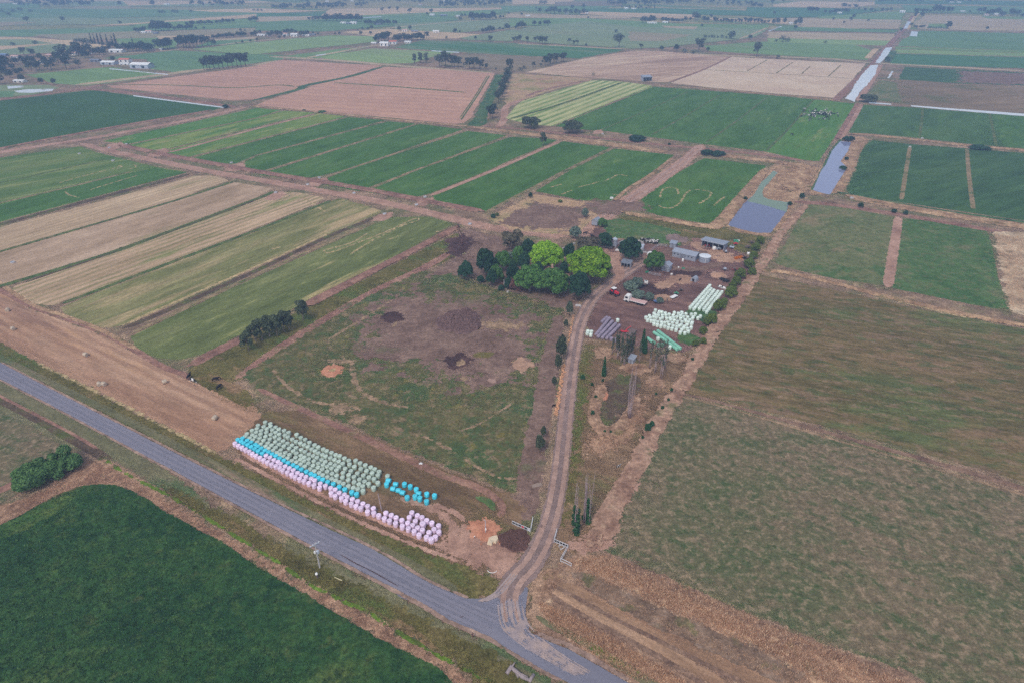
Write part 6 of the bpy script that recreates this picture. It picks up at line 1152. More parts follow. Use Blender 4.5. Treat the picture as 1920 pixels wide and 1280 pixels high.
many('mauve', '530 605 588 620', 1080, 560, 8, 'mauve grey bale standing loose in front of the mauve rows', 'odd mauve bales'); bale('mint', *A5(625, 325), 'single pale mint bale on the end of the mauve rows', None)
many('mint', '178 495 170 525 232 500 222 545', 1080, 560, 8, 'pale mint bale in the group of four beside the driveway', 'four mint bales by the driveway')
for x, y, a, lb in ((14, 581, .4, 'straw bale on the mown strip at the far left edge'), (24, 616, .9, 'straw bale near the left edge below another'), (160, 664, 1.1, 'straw bale lying alone in the middle of the mown strip'), (186, 719, .6, 'left straw bale of the touching pair'), (194.5, 719, 1.0, 'right straw bale of the touching pair'), (308, 715, 2.2, 'straw bale near the cows on the mown strip'), (402, 783, 2.9, 'straw bale nearest the wrapped bale block')):
    bale('straw', x, y, lb, None, lying=a, s=1.12)
# ---------------------------------------------------------------- standing grass (nobody could count it)
def blades(px, n, h, w, seed, up=1.0):
    """upright grass tufts scattered over an area: three crossed leaves each"""
    r = np.random.default_rng(seed); poly = [tuple(W(x, y)[:2]) for x, y in px]; A = np.array(poly); lo, hi = A.min(0), A.max(0)
    n = int(n * .8); h = h * .55; X = r.uniform(lo[0], hi[0], n * 7); Y = r.uniform(lo[1], hi[1], n * 7); k = sdist(X, Y, poly) > -0.6 * r.random(n * 7); X, Y = X[k][:n], Y[k][:n]; n = len(X)
    out = []
    for j in range(3):
        a = r.uniform(0, 2 * PI, n); hh = h * r.uniform(0.5, 1.3, n); ww = .45 * w * r.uniform(0.6, 1.3, n); lx, ly = r.normal(0, .35 / up, n) * hh, r.normal(0, .35 / up, n) * hh
        dx, dy = np.cos(a) * ww / 2, np.sin(a) * ww / 2; px_, py_ = X + r.normal(0, .18, n), Y + r.normal(0, .18, n); z = np.zeros(n)
        out.append(np.stack([np.stack([px_ - dx, py_ - dy, z], 1), np.stack([px_ + dx, py_ + dy, z], 1), np.stack([px_ + dx * .5 + lx, py_ + dy * .5 + ly, hh], 1), np.stack([px_ - dx * .5 + lx, py_ - dy * .5 + ly, hh], 1)], 1))
    return np.concatenate(out)
GM = {'gold': leaf_mat('golden_grass_blades', K(168, 134, 114), K(206, 170, 146), K(240, 212, 188), .3), 'straw': leaf_mat('straw_grass_blades', K(176, 142, 120), K(212, 174, 148), K(240, 208, 182), .3), 'olive': leaf_mat('olive_grass_blades', K(122, 114, 72), K(152, 138, 90), K(190, 166, 124), .3),
      'lucerne': leaf_mat('lucerne_leaves', K(50, 80, 50), K(66, 100, 60), K(94, 124, 74), .2), 'lime': leaf_mat('lush_grass_blades', K(74, 106, 40), K(98, 136, 46), K(124, 158, 60), .3), 'red': leaf_mat('reddish_grass_blades', K(160, 128, 110), K(196, 160, 140), K(224, 190, 168), .3)}
def grass(label, areas, mat, seed=1, name='grass'):
    return tag(obj(name, quads_mesh(name, np.concatenate([blades(*a, seed + i) for i, a in enumerate(areas)]), GM[mat])), label, 'grass', kind='stuff')
RES = [(1060, 1052), (1130, 1040), (1260, 1090), (1440, 1170), (1580, 1226), (1720, 1290), (1560, 1290), (1400, 1205), (1260, 1145), (1120, 1085)]
grass('tall golden dry grass in the road reserve, bottom right', [(RES, 7000, .75, .22), ([(1085, 1050), (1180, 1090), (1330, 1160), (1440, 1212), (1480, 1230), (1440, 1200), (1300, 1130), (1160, 1070)], 2200, 1.0, .25)], 'gold', 11)
grass('straw coloured grass bands beside the mown tracks', [([(1010, 1128), (1060, 1150), (1150, 1200), (1250, 1258), (1290, 1285), (1190, 1268), (1100, 1215), (1040, 1175)], 4200, .7, .22), ([(1110, 1090), (1250, 1160), (1420, 1235), (1560, 1290), (1500, 1290), (1400, 1245), (1240, 1170), (1120, 1108)], 2600, .35, .2)], 'straw', 21)
grass('reddish seeding grass along the crop edge and roadside drain', [([(190, 868), (250, 905), (330, 955), (430, 1015), (560, 1095), (700, 1172), (850, 1255), (940, 1320), (840, 1320), (840, 1255), (700, 1185), (550, 1095), (430, 1020), (310, 950), (225, 905), (160, 900)], 9000, .6, .2), ([(75, 945), (150, 912), (200, 880), (165, 862), (110, 900), (40, 940)], 1500, .5, .2)], 'red', 31)
grass('rank olive grass on both road verges', [([(300, 905), (430, 972), (560, 1048), (740, 1140), (860, 1200), (960, 1262), (1000, 1320), (930, 1310), (850, 1235), (700, 1150), (560, 1070), (430, 990), (320, 930)], 7500, .6, .2), ([(0, 655), (170, 735), (360, 832), (520, 912), (720, 1008), (860, 1066), (935, 1090), (900, 1118), (800, 1072), (660, 1000), (520, 928), (360, 848), (170, 748), (0, 668)], 6500, .55, .2), ([(360, 690), (420, 725), (480, 762), (520, 775), (460, 770), (400, 740)], 900, .4, .2)], 'olive', 41)
grass('leafy dark green lucerne crop, bottom left', [([(0, 990), (80, 945), (160, 912), (225, 915), (310, 962), (436, 1032), (555, 1106), (705, 1196), (840, 1270), (860, 1300), (-20, 1300)], 15000, .4, .5)], 'lucerne', 61, 'lucerne')
grass('dry grass tussocks on the bank beside the yard and right paddocks', [([(1505, 388), (1440, 482), (1385, 565), (1318, 660), (1255, 765), (1195, 875), (1130, 990), (1110, 1040), (1090, 1035), (1125, 975), (1180, 870), (1240, 762), (1300, 655), (1370, 560), (1425, 480), (1490, 388)], 6500, .55, .22), ([(1118, 790), (1130, 808), (1160, 808), (1185, 775), (1215, 745), (1195, 800), (1150, 842), (1105, 850), (1100, 820)], 1500, .4, .2), ([(1866, 440), (1915, 445), (1920, 580), (1895, 580)], 1600, .6, .25)], 'straw', 71)
grass('rough olive grass around the poplars and driveway', [([(1090, 660), (1110, 650), (1105, 760), (1085, 880), (1070, 985), (1052, 985), (1062, 880), (1080, 760)], 2600, .35, .18), ([(500, 775), (680, 818), (860, 890), (960, 935), (930, 985), (840, 930), (720, 905), (560, 800)], 4200, .3, .18)], 'olive', 81)
# ---------------------------------------------------------------- paints
TIN = sheet_metal_mat('corrugated_iron', K(162, 170, 190)); TIN2 = sheet_metal_mat('weathered_iron', K(136, 142, 160), amt=0.5); WHITE = plain_mat('white_paint', K(232, 232, 238), .5, .4, .06); GALV = plain_mat('galvanised_steel', K(176, 186, 206), .45, .5, .1)
DARK = plain_mat('dark_interior', K(58, 50, 52), .9, .1); RED = plain_mat('red_paint', K(206, 52, 70), .45, .45, .1); BLACK = plain_mat('black_rubber', K(44, 42, 46), .8, .2); GLASS = plain_mat('dark_glass', K(40, 46, 58), .15, .6, .05)
TIMBER = plain_mat('grey_timber', K(150, 132, 124), .9, .1, .2, 4); PINKDECK = plain_mat('faded_deck', K(206, 170, 172), .8, .2, .12, 2); ORANGE = plain_mat('orange_paint', K(232, 140, 50), .5, .4, .1); GREENP = plain_mat('green_paint', K(66, 150, 118), .5, .4, .1)
STEEL = plain_mat('rusty_steel', K(116, 100, 100), .8, .2, .25, 3); CONC = plain_mat('concrete', K(188, 184, 190), .9, .15, .12, 2); BLUEP = plain_mat('blue_paint', K(96, 124, 176), .5, .4, .1); TILE = plain_mat('faded_tile_roof', K(166, 128, 120), .85, .15, .15, 2, bump=.4); BRICK = plain_mat('pale_brick', K(176, 150, 138), .9, .1, .1, 3)
REDROOF = plain_mat('red_tile_roof', K(196, 116, 100), .85, .15, .1); SKIN = plain_mat('skin', K(196, 150, 130), .6, .3, .05)
def front(pl, pr):
    a, b = W(*pl), W(*pr); d = b - a; return a, math.atan2(d.y, d.x), d.length
def shed(name, label, pl, pr, D, hf, hb, wall=TIN, roof=TIN, posts=0, door=None, over=.25, cat='shed', ridge=None, stilts=0.0):
    """front edge between two photo coordinates, D metres deep; lean-to roof from hf to hb, or a gable with the given ridge height along the front ('x') or running back ('y')"""
    a, rz, L_ = front(pl, pr); t = empty(name, a, rz, label, cat); z0 = stilts; T = .06
    def wallbox(cx, cy, sx, sy, h): b = MB(); b.box((cx, cy, z0 + h / 2), (sx, sy, h)); b.build('wall', wall, t)
    if ridge is None:
        wallbox(L_ / 2, D, L_, T, hb)
        for x in (0, L_): b = MB(); M = Matrix.Translation((x, 0, z0)) @ Matrix.Rotation(PI / 2, 4, 'Z'); b.prism([(0.031, 0), (D - .031, 0), (D - .031, hb), (0.031, hf)], -T / 2, T / 2, M=M); b.build('wall', wall, t)
        if not posts: wallbox(L_ / 2, 0, L_, T, hf)
        b = MB(); z1, z2 = z0 + hf + .08, z0 + hb + .08; s = (z2 - z1) / D
        b.slab([(-over, -over, z1 - s * over), (L_ + over, -over, z1 - s * over), (L_ + over, D + over, z2 + s * over), (-over, D + over, z2 + s * over)], .07); b.build('roof', roof, t)
    else:
        kind, hr = ridge; h = hf
        wallbox(L_ / 2, D, L_, T, h)
        if not posts: wallbox(L_ / 2, 0, L_, T, h)
        for x in (0, L_): b = MB(); b.box((x, D / 2, z0 + h / 2), (T, D - .065, h)); b.build('wall', wall, t)
        b = MB(); o = over
        if kind == 'x':
            for x in (0, L_): g = MB(); M = Matrix.Translation((x, 0, z0)) @ Matrix.Rotation(PI / 2, 4, 'Z'); g.prism([(.04, h + .002), (D - .04, h + .002), (D / 2, hr - .02)], -T / 2, T / 2, M=M); g.build('gable', wall, t)
            s = (hr - h) / (D / 2)
            b.slab([(-o, -o, z0 + h + .06 - s * o), (L_ + o, -o, z0 + h + .06 - s * o), (L_ + o, D / 2, z0 + hr + .06), (-o, D / 2, z0 + hr + .06)], .07); b.slab([(-o, D / 2, z0 + hr + .06), (L_ + o, D / 2, z0 + hr + .06), (L_ + o, D + o, z0 + h + .06 - s * o), (-o, D + o, z0 + h + .06 - s * o)], .07)
        else:
            for y in (0, D):
                if y or not posts: g = MB(); M = Matrix.Translation((0, y, z0)); g.prism([(.04, h + .002), (L_ - .04, h + .002), (L_ / 2, hr - .02)], -T / 2, T / 2, M=M); g.build('gable', wall, t)
            s = (hr - h) / (L_ / 2)
            b.slab([(-o, -o, z0 + h + .06 - s * o), (L_ / 2, -o, z0 + hr + .06), (L_ / 2, D + o, z0 + hr + .06), (-o, D + o, z0 + h + .06 - s * o)], .07); b.slab([(L_ / 2, -o, z0 + hr + .06), (L_ + o, -o, z0 + h + .06 - s * o), (L_ + o, D + o, z0 + h + .06 - s * o), (L_ / 2, D + o, z0 + hr + .06)], .07)
        b.build('roof', roof, t)
    for i in range(posts): b = MB(); b.box((L_ * i / max(1, posts - 1), .06 if i in (0, posts - 1) else 0, z0 + hf / 2), (.12, .12, hf)); b.build('post', GALV, t)
    if door: b = MB(); b.box((L_ * door[0], -.05, z0 + door[2] / 2), (door[1], .04, door[2])); b.build('door', TIN2, t)
    if stilts:
        for x in (.2, L_ / 2, L_ - .2):
            for y in (.2, D - .2): b = MB(); b.box((x, y, stilts / 2), (.16, .16, stilts)); b.build('stump', TIMBER, t)
    return t
shed('carport', 'low grey tin carport with an open front under the dark dairy tree', (1164, 501), (1181, 504), 3.2, 2.1, 2.5, posts=4, roof=TIN2, cat='carport')
shed('tin_shed', 'small square tin shed behind the long milking shed', (1255, 464), (1266, 466), 2.8, 2.1, 2.4, door=(.5, .8, 1.8))
t = shed('milking_shed', 'longest low tin shed, ending at the round water tank', (1260, 481), (1303, 491), 5.2, 2.4, 2.4, ridge=('x', 3.3), door=(.45, 2.2, 2.1))
for i in range(6):
    b = MB(); b.box((1.0 + i * 1.55, -.045, 1.5), (.6, .03, .5)); b.build('window', GLASS, t)
t = shed('machinery_shed', 'long open fronted machinery shed at the back of the yard', (1315, 462.5), (1356, 471.5), 5.6, 3.4, 2.7, posts=5, wall=TIN, cat='machinery shed', over=.5)
b = MB(); b.box((4.9, -.5, 3.25), (10.4, .06, .4)); b.build('fascia', GALV, t)
shed('tin_hut', 'gabled tin shed with its side open beside the leafy yard tree', (1240, 507.5), (1254, 510.5), 3.6, 2.5, 2.5, ridge=('y', 3.3), door=(.5, 1.2, 2.0))
shed('stilt_shed', 'tin shed raised on stumps beside the red track', (1109, 423.5), (1119.5, 425.5), 4.2, 2.0, 2.0, ridge=('y', 2.9), stilts=.6)
shed('tin_cubby', 'tiny blue grey tin shed in the middle of the poplars', (1177.5, 679), (1186.5, 682), 2.2, 1.6, 2.0, roof=TIN, door=(.5, .7, 1.4))
shed('hay_shed', 'lone open hay shed with a blue grey roof on the pale stubble edge', (1206, 153.5), (1222, 153), 8, 4.2, 5.0, posts=4, cat='hay shed', over=.6)
# quonset
a, rz, L_ = front((1294, 527), (1304.5, 530)); t = empty('arched_hut', a, rz, 'small arched tin hut at the edge of the sandy pen', 'hut'); b = MB(); pr_ = [(L_ / 2 - L_ / 2 * math.cos(PI * i / 10), 1.9 * math.sin(PI * i / 10)) for i in range(11)]
b.prism(pr_, 0, 2.6); b.build('shell', TIN, t); b = MB(); b.box((L_ * .5, -.03, .65), (.9, .04, 1.3)); b.build('door', DARK, t)
# house in the trees
a, rz, L_ = front((1012, 534), (1058, 541)); t = empty('farmhouse', a, rz, 'farmhouse hidden in the trees, only its faded red roof showing', 'house'); D = 11; h = 3; hr = 5.6
b = MB(); b.box((L_ / 2, D / 2, h / 2), (L_, D, h)); b.build('wall', BRICK, t)
b = MB(); o = .6; e = [(-o, -o, h + .02), (L_ + o, -o, h + .02), (L_ + o, D + o, h + .02), (-o, D + o, h + .02)]; r1, r2 = (L_ * .33, D / 2, hr), (L_ * .67, D / 2, hr)
b.add(e + [r1, r2], [(0, 1, 5, 4), (1, 2, 5), (2, 3, 4, 5), (3, 0, 4), (3, 2, 1, 0)]); rf = b.build('roof', TILE, t); b = MB(); b.box((L_ * .3, D * .62, hr), (.8, .6, 1.6)); b.build('chimney', BRICK, rf)
for fx in (.2, .75): b = MB(); b.box((L_ * fx, -.02, 1.6), (1.5, .08, 1.2)); b.build('window', GLASS, t)
b = MB(); b.box((L_ * .48, -.02, 1.05), (.95, .08, 2.1)); b.build('door', TIMBER, t)
# silo, tank
c = W(1152, 463.5); t = empty('silo', c, 0, 'tall silver grain silo with a conical cap', 'silo'); b = MB(); b.lathe([(1.12, .9), (1.12, 3.9)], 28); b.build('body', TIN, t, smooth=False)
b = MB(); b.lathe([(1.2, 3.9), (.25, 4.6), (.22, 4.75), (0, 4.8)], 28); b.build('roof', GALV, t); b = MB(); b.lathe([(.15, .35), (1.1, .9)], 24); b.build('hopper', GALV, t)
for i in range(4): b = MB(); a_ = i * PI / 2 + .6; b.tube([(math.cos(a_) * 1.05, math.sin(a_) * 1.05, 0), (math.cos(a_) * 1.05, math.sin(a_) * 1.05, 1.0)], .06, 6); b.build('leg', GALV, t)
c = W(1320.5, 489.5); t = empty('water_tank', c, 0, 'round corrugated water tank with a white roof at the end of the long shed', 'water tank'); b = MB(); b.lathe([(2.42, 0), (2.42, .8), (2.45, .82), (2.42, .84), (2.42, 1.6), (2.45, 1.62), (2.42, 1.64), (2.42, 2.4)], 36); b.build('wall', TIN, t)
b = MB(); b.lathe([(2.52, 2.4), (2.52, 2.46), (.4, 2.72), (0, 2.74)], 36); b.build('roof', plain_mat('pale_tank_roof', K(214, 220, 234), .5, .4, .05), t); b = MB(); b.tube([(-.3, -2.55, 0), (-.3, -2.55, 2.4)], .06, 6); b.build('pipe', WHITE, t)
# yard rails and troughs
def wallstrip(name, label, px, h, th, mat, cat):
    P_ = smooth_line([Vector(W(x, y)) for x, y in px], 6); b = MB()
    for i in range(len(P_) - 1): d = P_[i + 1] - P_[i]; m = (P_[i] + P_[i + 1]) / 2; b.box((m.x, m.y, h / 2), (d.length * 1.02, th, h), math.atan2(d.y, d.x))
    return tag(b.build(name, mat), label, cat)
wallstrip('yard_wall', 'pale curved concrete wall from the silo to the dairy', [(1153, 466), (1158, 459), (1165, 455), (1171, 453.5)], .9, .18, CONC, 'wall'); wallstrip('yard_wall', 'pale curved concrete wall on the cow side of the dairy', [(1195, 452.5), (1203, 456), (1207, 461), (1206, 466)], .9, .18, CONC, 'wall')
wallstrip('stone_edge', 'low pale kerb from the tree to the silo', [(1112, 458), (1122, 462), (1135, 464), (1148, 465)], .35, .3, CONC, 'kerb'); wallstrip('garden_wall', 'pale block wall behind the two lime green trees', [(1053, 470), (1062, 465), (1078, 458)], .9, .25, CONC, 'wall')
shed('dairy', 'white roofed dairy mostly hidden under the dark tree', (1186, 472), (1202, 475), 3.5, 2.2, 2.7, wall=WHITE, roof=GALV, cat='dairy')
def pipe_rail(name, label, px, h, n, mat=GALV, cat='rail fence', r=.035):
    pts = [Vector(W(x, y)) for x, y in px]; t = empty(name, pts[0], 0, label, cat); o = pts[0]; R_ = []
    for a, b_ in zip(pts[:-1], pts[1:]):
        k = max(1, int((b_ - a).length / 2.0)); R_ += [a.lerp(b_, i / k) for i in range(k)]
    R_.append(pts[-1])
    for q in R_: b = MB(); b.tube([q - o, q - o + Vector((0, 0, h))], r * 1.4, 6); b.build('post', mat, t)
    for i in range(n): z = h * (i + .8) / n; b = MB(); b.tube([q - o + Vector((0, 0, z)) for q in pts], r, 6); b.build('rail', mat, t)
    return t
pipe_rail('yard_rail', 'grey pipe rail along the cow yard', [(1206, 472), (1216, 476), (1228, 466), (1237, 461), (1250, 464)], 1.3, 3); pipe_rail('yard_rail', 'short grey pipe rail beside the leafy yard tree', [(1216, 514), (1228, 517), (1238, 519)], 1.2, 3)
def lump(name, label, x, y, size, mat, cat, seed=1, z=0.0, rz=0.0):
    """shaped body: bevelled box with a slightly sloped top"""
    b = MB(); l, w, h = size; b.prism([(-l / 2, .12), (l / 2, .12), (l / 2, h * .75), (l * .38, h), (-l * .4, h), (-l / 2, h * .8)], -w / 2, w / 2)
    return tag(b.build(name, mat, loc=W(x, y), rz=rz), label, cat)
def trough(label, x, y, l, w, h, mat, rz, cat='trough'):
    b = MB(); T = .08
    b.box((0, 0, .05), (l, w, .1)); b.box((0, w / 2 - T / 2, h / 2 + .051), (l, T, h)); b.box((0, -w / 2 + T / 2, h / 2 + .051), (l, T, h)); b.box((l / 2 - T / 2, 0, h / 2 + .051), (T, w - 2 * T - .002, h)); b.box((-l / 2 + T / 2, 0, h / 2 + .051), (T, w - 2 * T - .002, h))
    return tag(b.build('feed_trough', mat, loc=W(x, y), rz=rz), label, cat)
trough('pale green feed trough on the dark pen soil', 1281, 504, 1.2, .6, .4, GREENP, -.1); trough('green water trough beside the leafy yard tree', 1213, 511, 1.4, .7, .5, GREENP, .6); trough('pale concrete trough on the yard fence line', 1207, 474, 2.4, .8, .5, CONC, -.15); trough('white tub standing on the dark pen soil', 1272, 502.5, .6, .6, .45, WHITE, 0); trough('white tub below the gabled tin shed', 1259, 515, .9, .7, .4, WHITE, .2)
def trailer(label, pl, pr, w, mat, h=.75, rails=0.0, name='trailer', deck=None):
    a, rz, L_ = front(pl, pr); t = empty(name, a, rz, label, 'trailer'); b = MB(); b.box((L_ / 2, 0, h), (L_, w, .14)); b.build('deck', deck or mat, t)
    b = MB(); b.box((L_ / 2, .3, h - .12), (L_, .08, .1)); b.box((L_ / 2, -.3, h - .12), (L_, .08, .1)); b.tube([(0, 0, h - .1), (-1.2, 0, h - .25)], .06, 6); b.build('chassis', STEEL, t)
    for s in (-1, 1): wh = MB(); wh.lathe([(0.12, -.1), (.3, -.1), (.34, -.06), (.34, .06), (.3, .1), (.12, .1)], 14, M=Matrix.Translation((L_ * .6, s * (w / 2 + .12), .34)) @ Matrix.Rotation(PI / 2, 4, 'X')); wh.build('wheel', BLACK, t)
    if rails:
        b = MB()
        for y in (-w / 2, w / 2): b.box((L_ / 2, y, h + rails), (L_, .05, .05)); [b.box((L_ * i / 4, y, h + .08 + rails / 2 - .04), (.05, .045, rails - .1)) for i in range(5)]
        b.build('side_rail', mat, t)
    return t
trailer('dark grey flat trailer parked beside the red implement', (1178, 632), (1188, 620), 2.4, STEEL); trailer('small blue trailer beside the smallest saltbush', (1226, 566.5), (1234, 569), 1.4, BLUEP); trailer('white topped long feed trailer near the sandy pen', (1258, 561), (1268, 556), 1.5, WHITE, .6); trailer('dark flat trailer beside the topmost saltbush', (1203, 535.5), (1212, 535.5), 1.6, STEEL)
trailer('black twin rail trailer beyond the boat', (1350, 524), (1366, 530), 2.0, BLACK, .7, .5); trailer('silver box trailer beside the machinery shed end', (1368, 465), (1376, 466.5), 1.6, GALV, .7, .6)
t = empty('truck_box', W(1211, 533.5), -.2, 'small white box trailer beside the dark flat trailer', 'trailer'); b = MB(); b.prism([(-.7, .5), (.7, .5), (.7, 1.5), (.5, 1.6), (-.7, 1.6)], -.6, .6); b.build('body', WHITE, t); b = MB(); b.box((0, 0, 1.62), (.8, .7, .02)); b.build('hatch', GLASS, t)
for s in (-1, 1): wh = MB(); wh.lathe([(0.1, -.1), (.3, -.1), (.3, .1), (.1, .1)], 14, M=Matrix.Translation((0, s * .68, .3)) @ Matrix.Rotation(PI / 2, 4, 'X')); wh.build('wheel', BLACK, t)
def wheel(t, x, y, r, w, rim=GALV, name='wheel'):
    M = Matrix.Translation((x, y, r)) @ Matrix.Rotation(PI / 2, 4, 'X'); b = MB(); b.lathe([(r * .55, -w / 2), (r * .92, -w / 2), (r, -w * .35), (r, w * .35), (r * .92, w / 2), (r * .55, w / 2)], 20, M=M); wo = b.build(name, BLACK, t)
    b = MB(); b.lathe([(0, -w * .3), (r * .54, -w * .42), (r * .54, w * .42), (0, w * .3)], 16, M=M); b.build('rim', rim, wo)
# flat bed truck: x runs from nose to tail
a, rz, L_ = front((1171.5, 563.5), (1211, 573.5)); t = empty('truck', a, rz, 'white cab truck with a long empty flat tray', 'truck')
b = MB(); b.prism([(0, .55), (0, 1.5), (.25, 2.55), (.45, 2.75), (1.95, 2.75), (2.0, 2.6), (2.0, .55)], -1.15, 1.15); b.build('cab', WHITE, t)
b = MB(); b.add([(-.02, -1.0, 1.55), (-.02, 1.0, 1.55), (.225, .92, 2.5), (.225, -.92, 2.5)], [(0, 1, 2, 3)]); b.build('windscreen', GLASS, t)
for s in (-1, 1): b = MB(); b.prism([(.35, 1.6), (1.5, 1.6), (1.5, 2.4), (.55, 2.4)], s * 1.165 - .01, s * 1.165 + .01); b.build('side_window', GLASS, t); b = MB(); b.box((-.03, s * .85, .95), (.06, .3, .2)); b.build('headlight', CONC, t); b = MB(); b.box((.1, s * 1.32, 2.0), (.08, .2, .45)); b.build('mirror', BLACK, t)
b = MB(); b.box((-.05, 0, .6), (.15, 2.3, .3)); b.build('bumper', GALV, t); b = MB(); b.box((L_ / 2 + .6, .42, .85), (L_ - 1.6, .14, .24)); b.box((L_ / 2 + .6, -.42, .85), (L_ - 1.6, .14, .24)); b.build('chassis', STEEL, t)
b = MB(); b.box(((L_ + 2.3) / 2, 0, 1.2), (L_ - 2.3, 2.5, .14)); b.build('tray', PINKDECK, t); b = MB()
for s in (-1, 1): b.box(((L_ + 2.3) / 2, s * 1.27, 1.17), (L_ - 2.3, .05, .22))
b.build('coaming', WHITE, t); b = MB(); b.box((2.26, 0, 1.9), (.08, 2.4, 1.5)); b.build('headboard', WHITE, t)
for x in (1.1, L_ - 2.9, L_ - 1.65):
    for s in (-1, 1): wheel(t, x, s * 1.0, .5, .36)
b = MB(); b.box((L_ - .8, -1.0, .7), (.05, .5, .6)); b.box((L_ - .8, 1.0, .7), (.05, .5, .6)); b.build('mudflap', BLACK, t)
# tractor: x runs forward
a, rz, L_ = front((1148.5, 551), (1158.5, 556.5)); t = empty('tractor', a, rz, 'red tractor with a white cab roof beside the driveway', 'tractor')
b = MB(); b.prism([(1.2, .9), (3.1, .95), (3.2, 1.2), (3.1, 1.75), (1.2, 1.9)], -.42, .42); b.build('bonnet', RED, t); b = MB(); b.box((1.7, 0, .75), (3.0, .5, .5)); b.build('chassis', STEEL, t)
b = MB(); b.prism([(-.3, 1.2), (1.2, 1.2), (1.15, 2.6), (-.1, 2.6)], -.72, .72); b.build('cab', GLASS, t); b = MB(); b.prism([(-.35, 2.61), (1.3, 2.61), (1.2, 2.8), (-.2, 2.8)], -.85, .85); b.build('cab_roof', WHITE, t)
for s in (-1, 1):
    wheel(t, .2, s * .95, .86, .5, RED); wheel(t, 2.7, s * .85, .55, .36, RED); b = MB(); b.prism([(-.75, 1.3), (-.5, 1.8), (.2, 1.98), (.95, 1.7), (.95, 1.6), (.2, 1.86), (-.45, 1.7), (-.7, 1.3)], s * .95 - .28, s * .95 + .28); b.build('mudguard', RED, t)
b = MB(); b.tube([(2.2, .35, 1.85), (2.2, .35, 2.6)], .05, 8); b.build('exhaust', BLACK, t)
# boat
a, rz, L_ = front((1347, 539), (1359, 543.5)); t = empty('boat', a, rz, 'small white boat lying beside the mint bale rows', 'boat'); b = MB(); ring = lambda z, k: [(-.1, -.8 * k, z), (1.6, -.9 * k, z), (2.6, -.55 * k, z + .05), (3.3, 0, z + .12), (2.6, .55 * k, z + .05), (1.6, .9 * k, z), (-.1, .8 * k, z)]
v = ring(.15, .55) + ring(.8, 1) + ring(.8, .88) + ring(.35, .6); n = 7; fs = [tuple(range(n))[::-1]] + [(j * n + i, j * n + (i + 1) % n, (j + 1) * n + (i + 1) % n, (j + 1) * n + i) for j in range(3) for i in range(n)] + [tuple(3 * n + i for i in range(n))]
b.add(v, fs); b.build('hull', WHITE, t); b = MB(); b.box((.7, 0, .6), (.4, 1.2, .08)); b.build('seat', TIMBER, t); b = MB(); b.add([(1.7, -.7, .82), (1.7, .7, .82), (1.45, .6, 1.2), (1.45, -.6, 1.2)], [(0, 1, 2, 3)]); b.build('windscreen', GLASS, t); b = MB(); b.box((-.2, 0, .75), (.25, .35, .6)); b.build('outboard', BLACK, t)
# implements
t = empty('implement', W(1170, 624.5), -.2, 'red farm implement with a raised arm beside the mauve bales', 'implement'); b = MB(); b.box((0, 0, .7), (3.2, .5, .35)); b.box((-.9, .7, .55), (.2, 1.4, .25)); b.box((.9, .7, .55), (.2, 1.4, .25)); b.build('frame', RED, t); b = MB(); b.tube([(.4, .2, .9), (1.3, 1.2, 1.6), (2.2, 2.0, 1.9)], .12, 8); b.build('arm', RED, t)
for x in (-1.2, 1.2): wheel(t, x, -.35, .4, .25)
b = MB(); [b.tube([(-1.5 + i * .5, -.3, .7), (-1.5 + i * .5, -.5, .1)], .04, 5) for i in range(7)]; b.build('tines', STEEL, t)
t = empty('hay_rake', W(1385, 486), .5, 'orange and yellow hay rake of spoked wheels at the yard hedge', 'hay rake'); b = MB(); b.tube([(-2, 0, .9), (2, 0, .9)], .09, 6); b.tube([(0, 0, .9), (0, -2, .6)], .09, 6); b.build('frame', ORANGE, t)
for i in range(5):
    b = MB(); M = Matrix.Translation((-1.8 + i * .9, .35, .7)) @ Matrix.Rotation(PI / 2 - .3, 4, 'Y'); b.lathe([(.62, -.04), (.7, -.04), (.7, .04), (.62, .04), (.62, -.04)], 18, M=M)
    for k in range(8): b.tube([M @ Vector((0, 0, 0)), M @ Vector((.64 * math.cos(k * PI / 4), .64 * math.sin(k * PI / 4), 0))], .03, 4)
    b.build('rake_wheel', ORANGE, t)
def junk(name, label, x, y, seed, mats, s, cat):
    """a harrow-like machine: frame bars, tines, wheels"""
    r = random.Random(seed); t = empty(name, W(x, y), r.uniform(-.5, .2), label, cat); b = MB()
    for i in range(4): b.tube([(-s, -s * .5 + i * s * .33, .55), (s, -s * .5 + i * s * .33, .6)], .06, 6)
    for i in range(5): b.tube([(-s + i * s * .5, -s * .5, .55), (-s + i * s * .5, s * .5, .55)], .05, 6)
    b.build('frame', mats[0], t); b = MB(); [b.tube([(-s + i * s * .28, (-.5 + (i % 3) * .5) * s, .5), (-s + i * s * .28, (-.5 + (i % 3) * .5) * s - .1, .05)], .04, 5) for i in range(8)]; b.build('tines', STEEL, t)
    b = MB(); b.prism([(-.5 * s, .62), (.4 * s, .62), (.3 * s, 1.1), (-.3 * s, 1.2)], -.25 * s, .3 * s); b.build('hopper', mats[1], t)
    for q in (-1, 1): wheel(t, 0, q * s * .6, .38, .22)
    return t
junk('harrow', 'dark harrow with a pale hopper on the yard edge', 1359, 507, 1, (STEEL, GALV), 1.5, 'harrow'); junk('plough', 'faded red plough right of the dark harrow', 1377, 507, 2, (plain_mat('faded_red', K(150, 70, 72), .7, .2), STEEL), 1.3, 'plough'); junk('seeder', 'grey seeder parked at the corner of the machinery shed', 1361, 474, 3, (STEEL, GALV), 1.2, 'seeder')
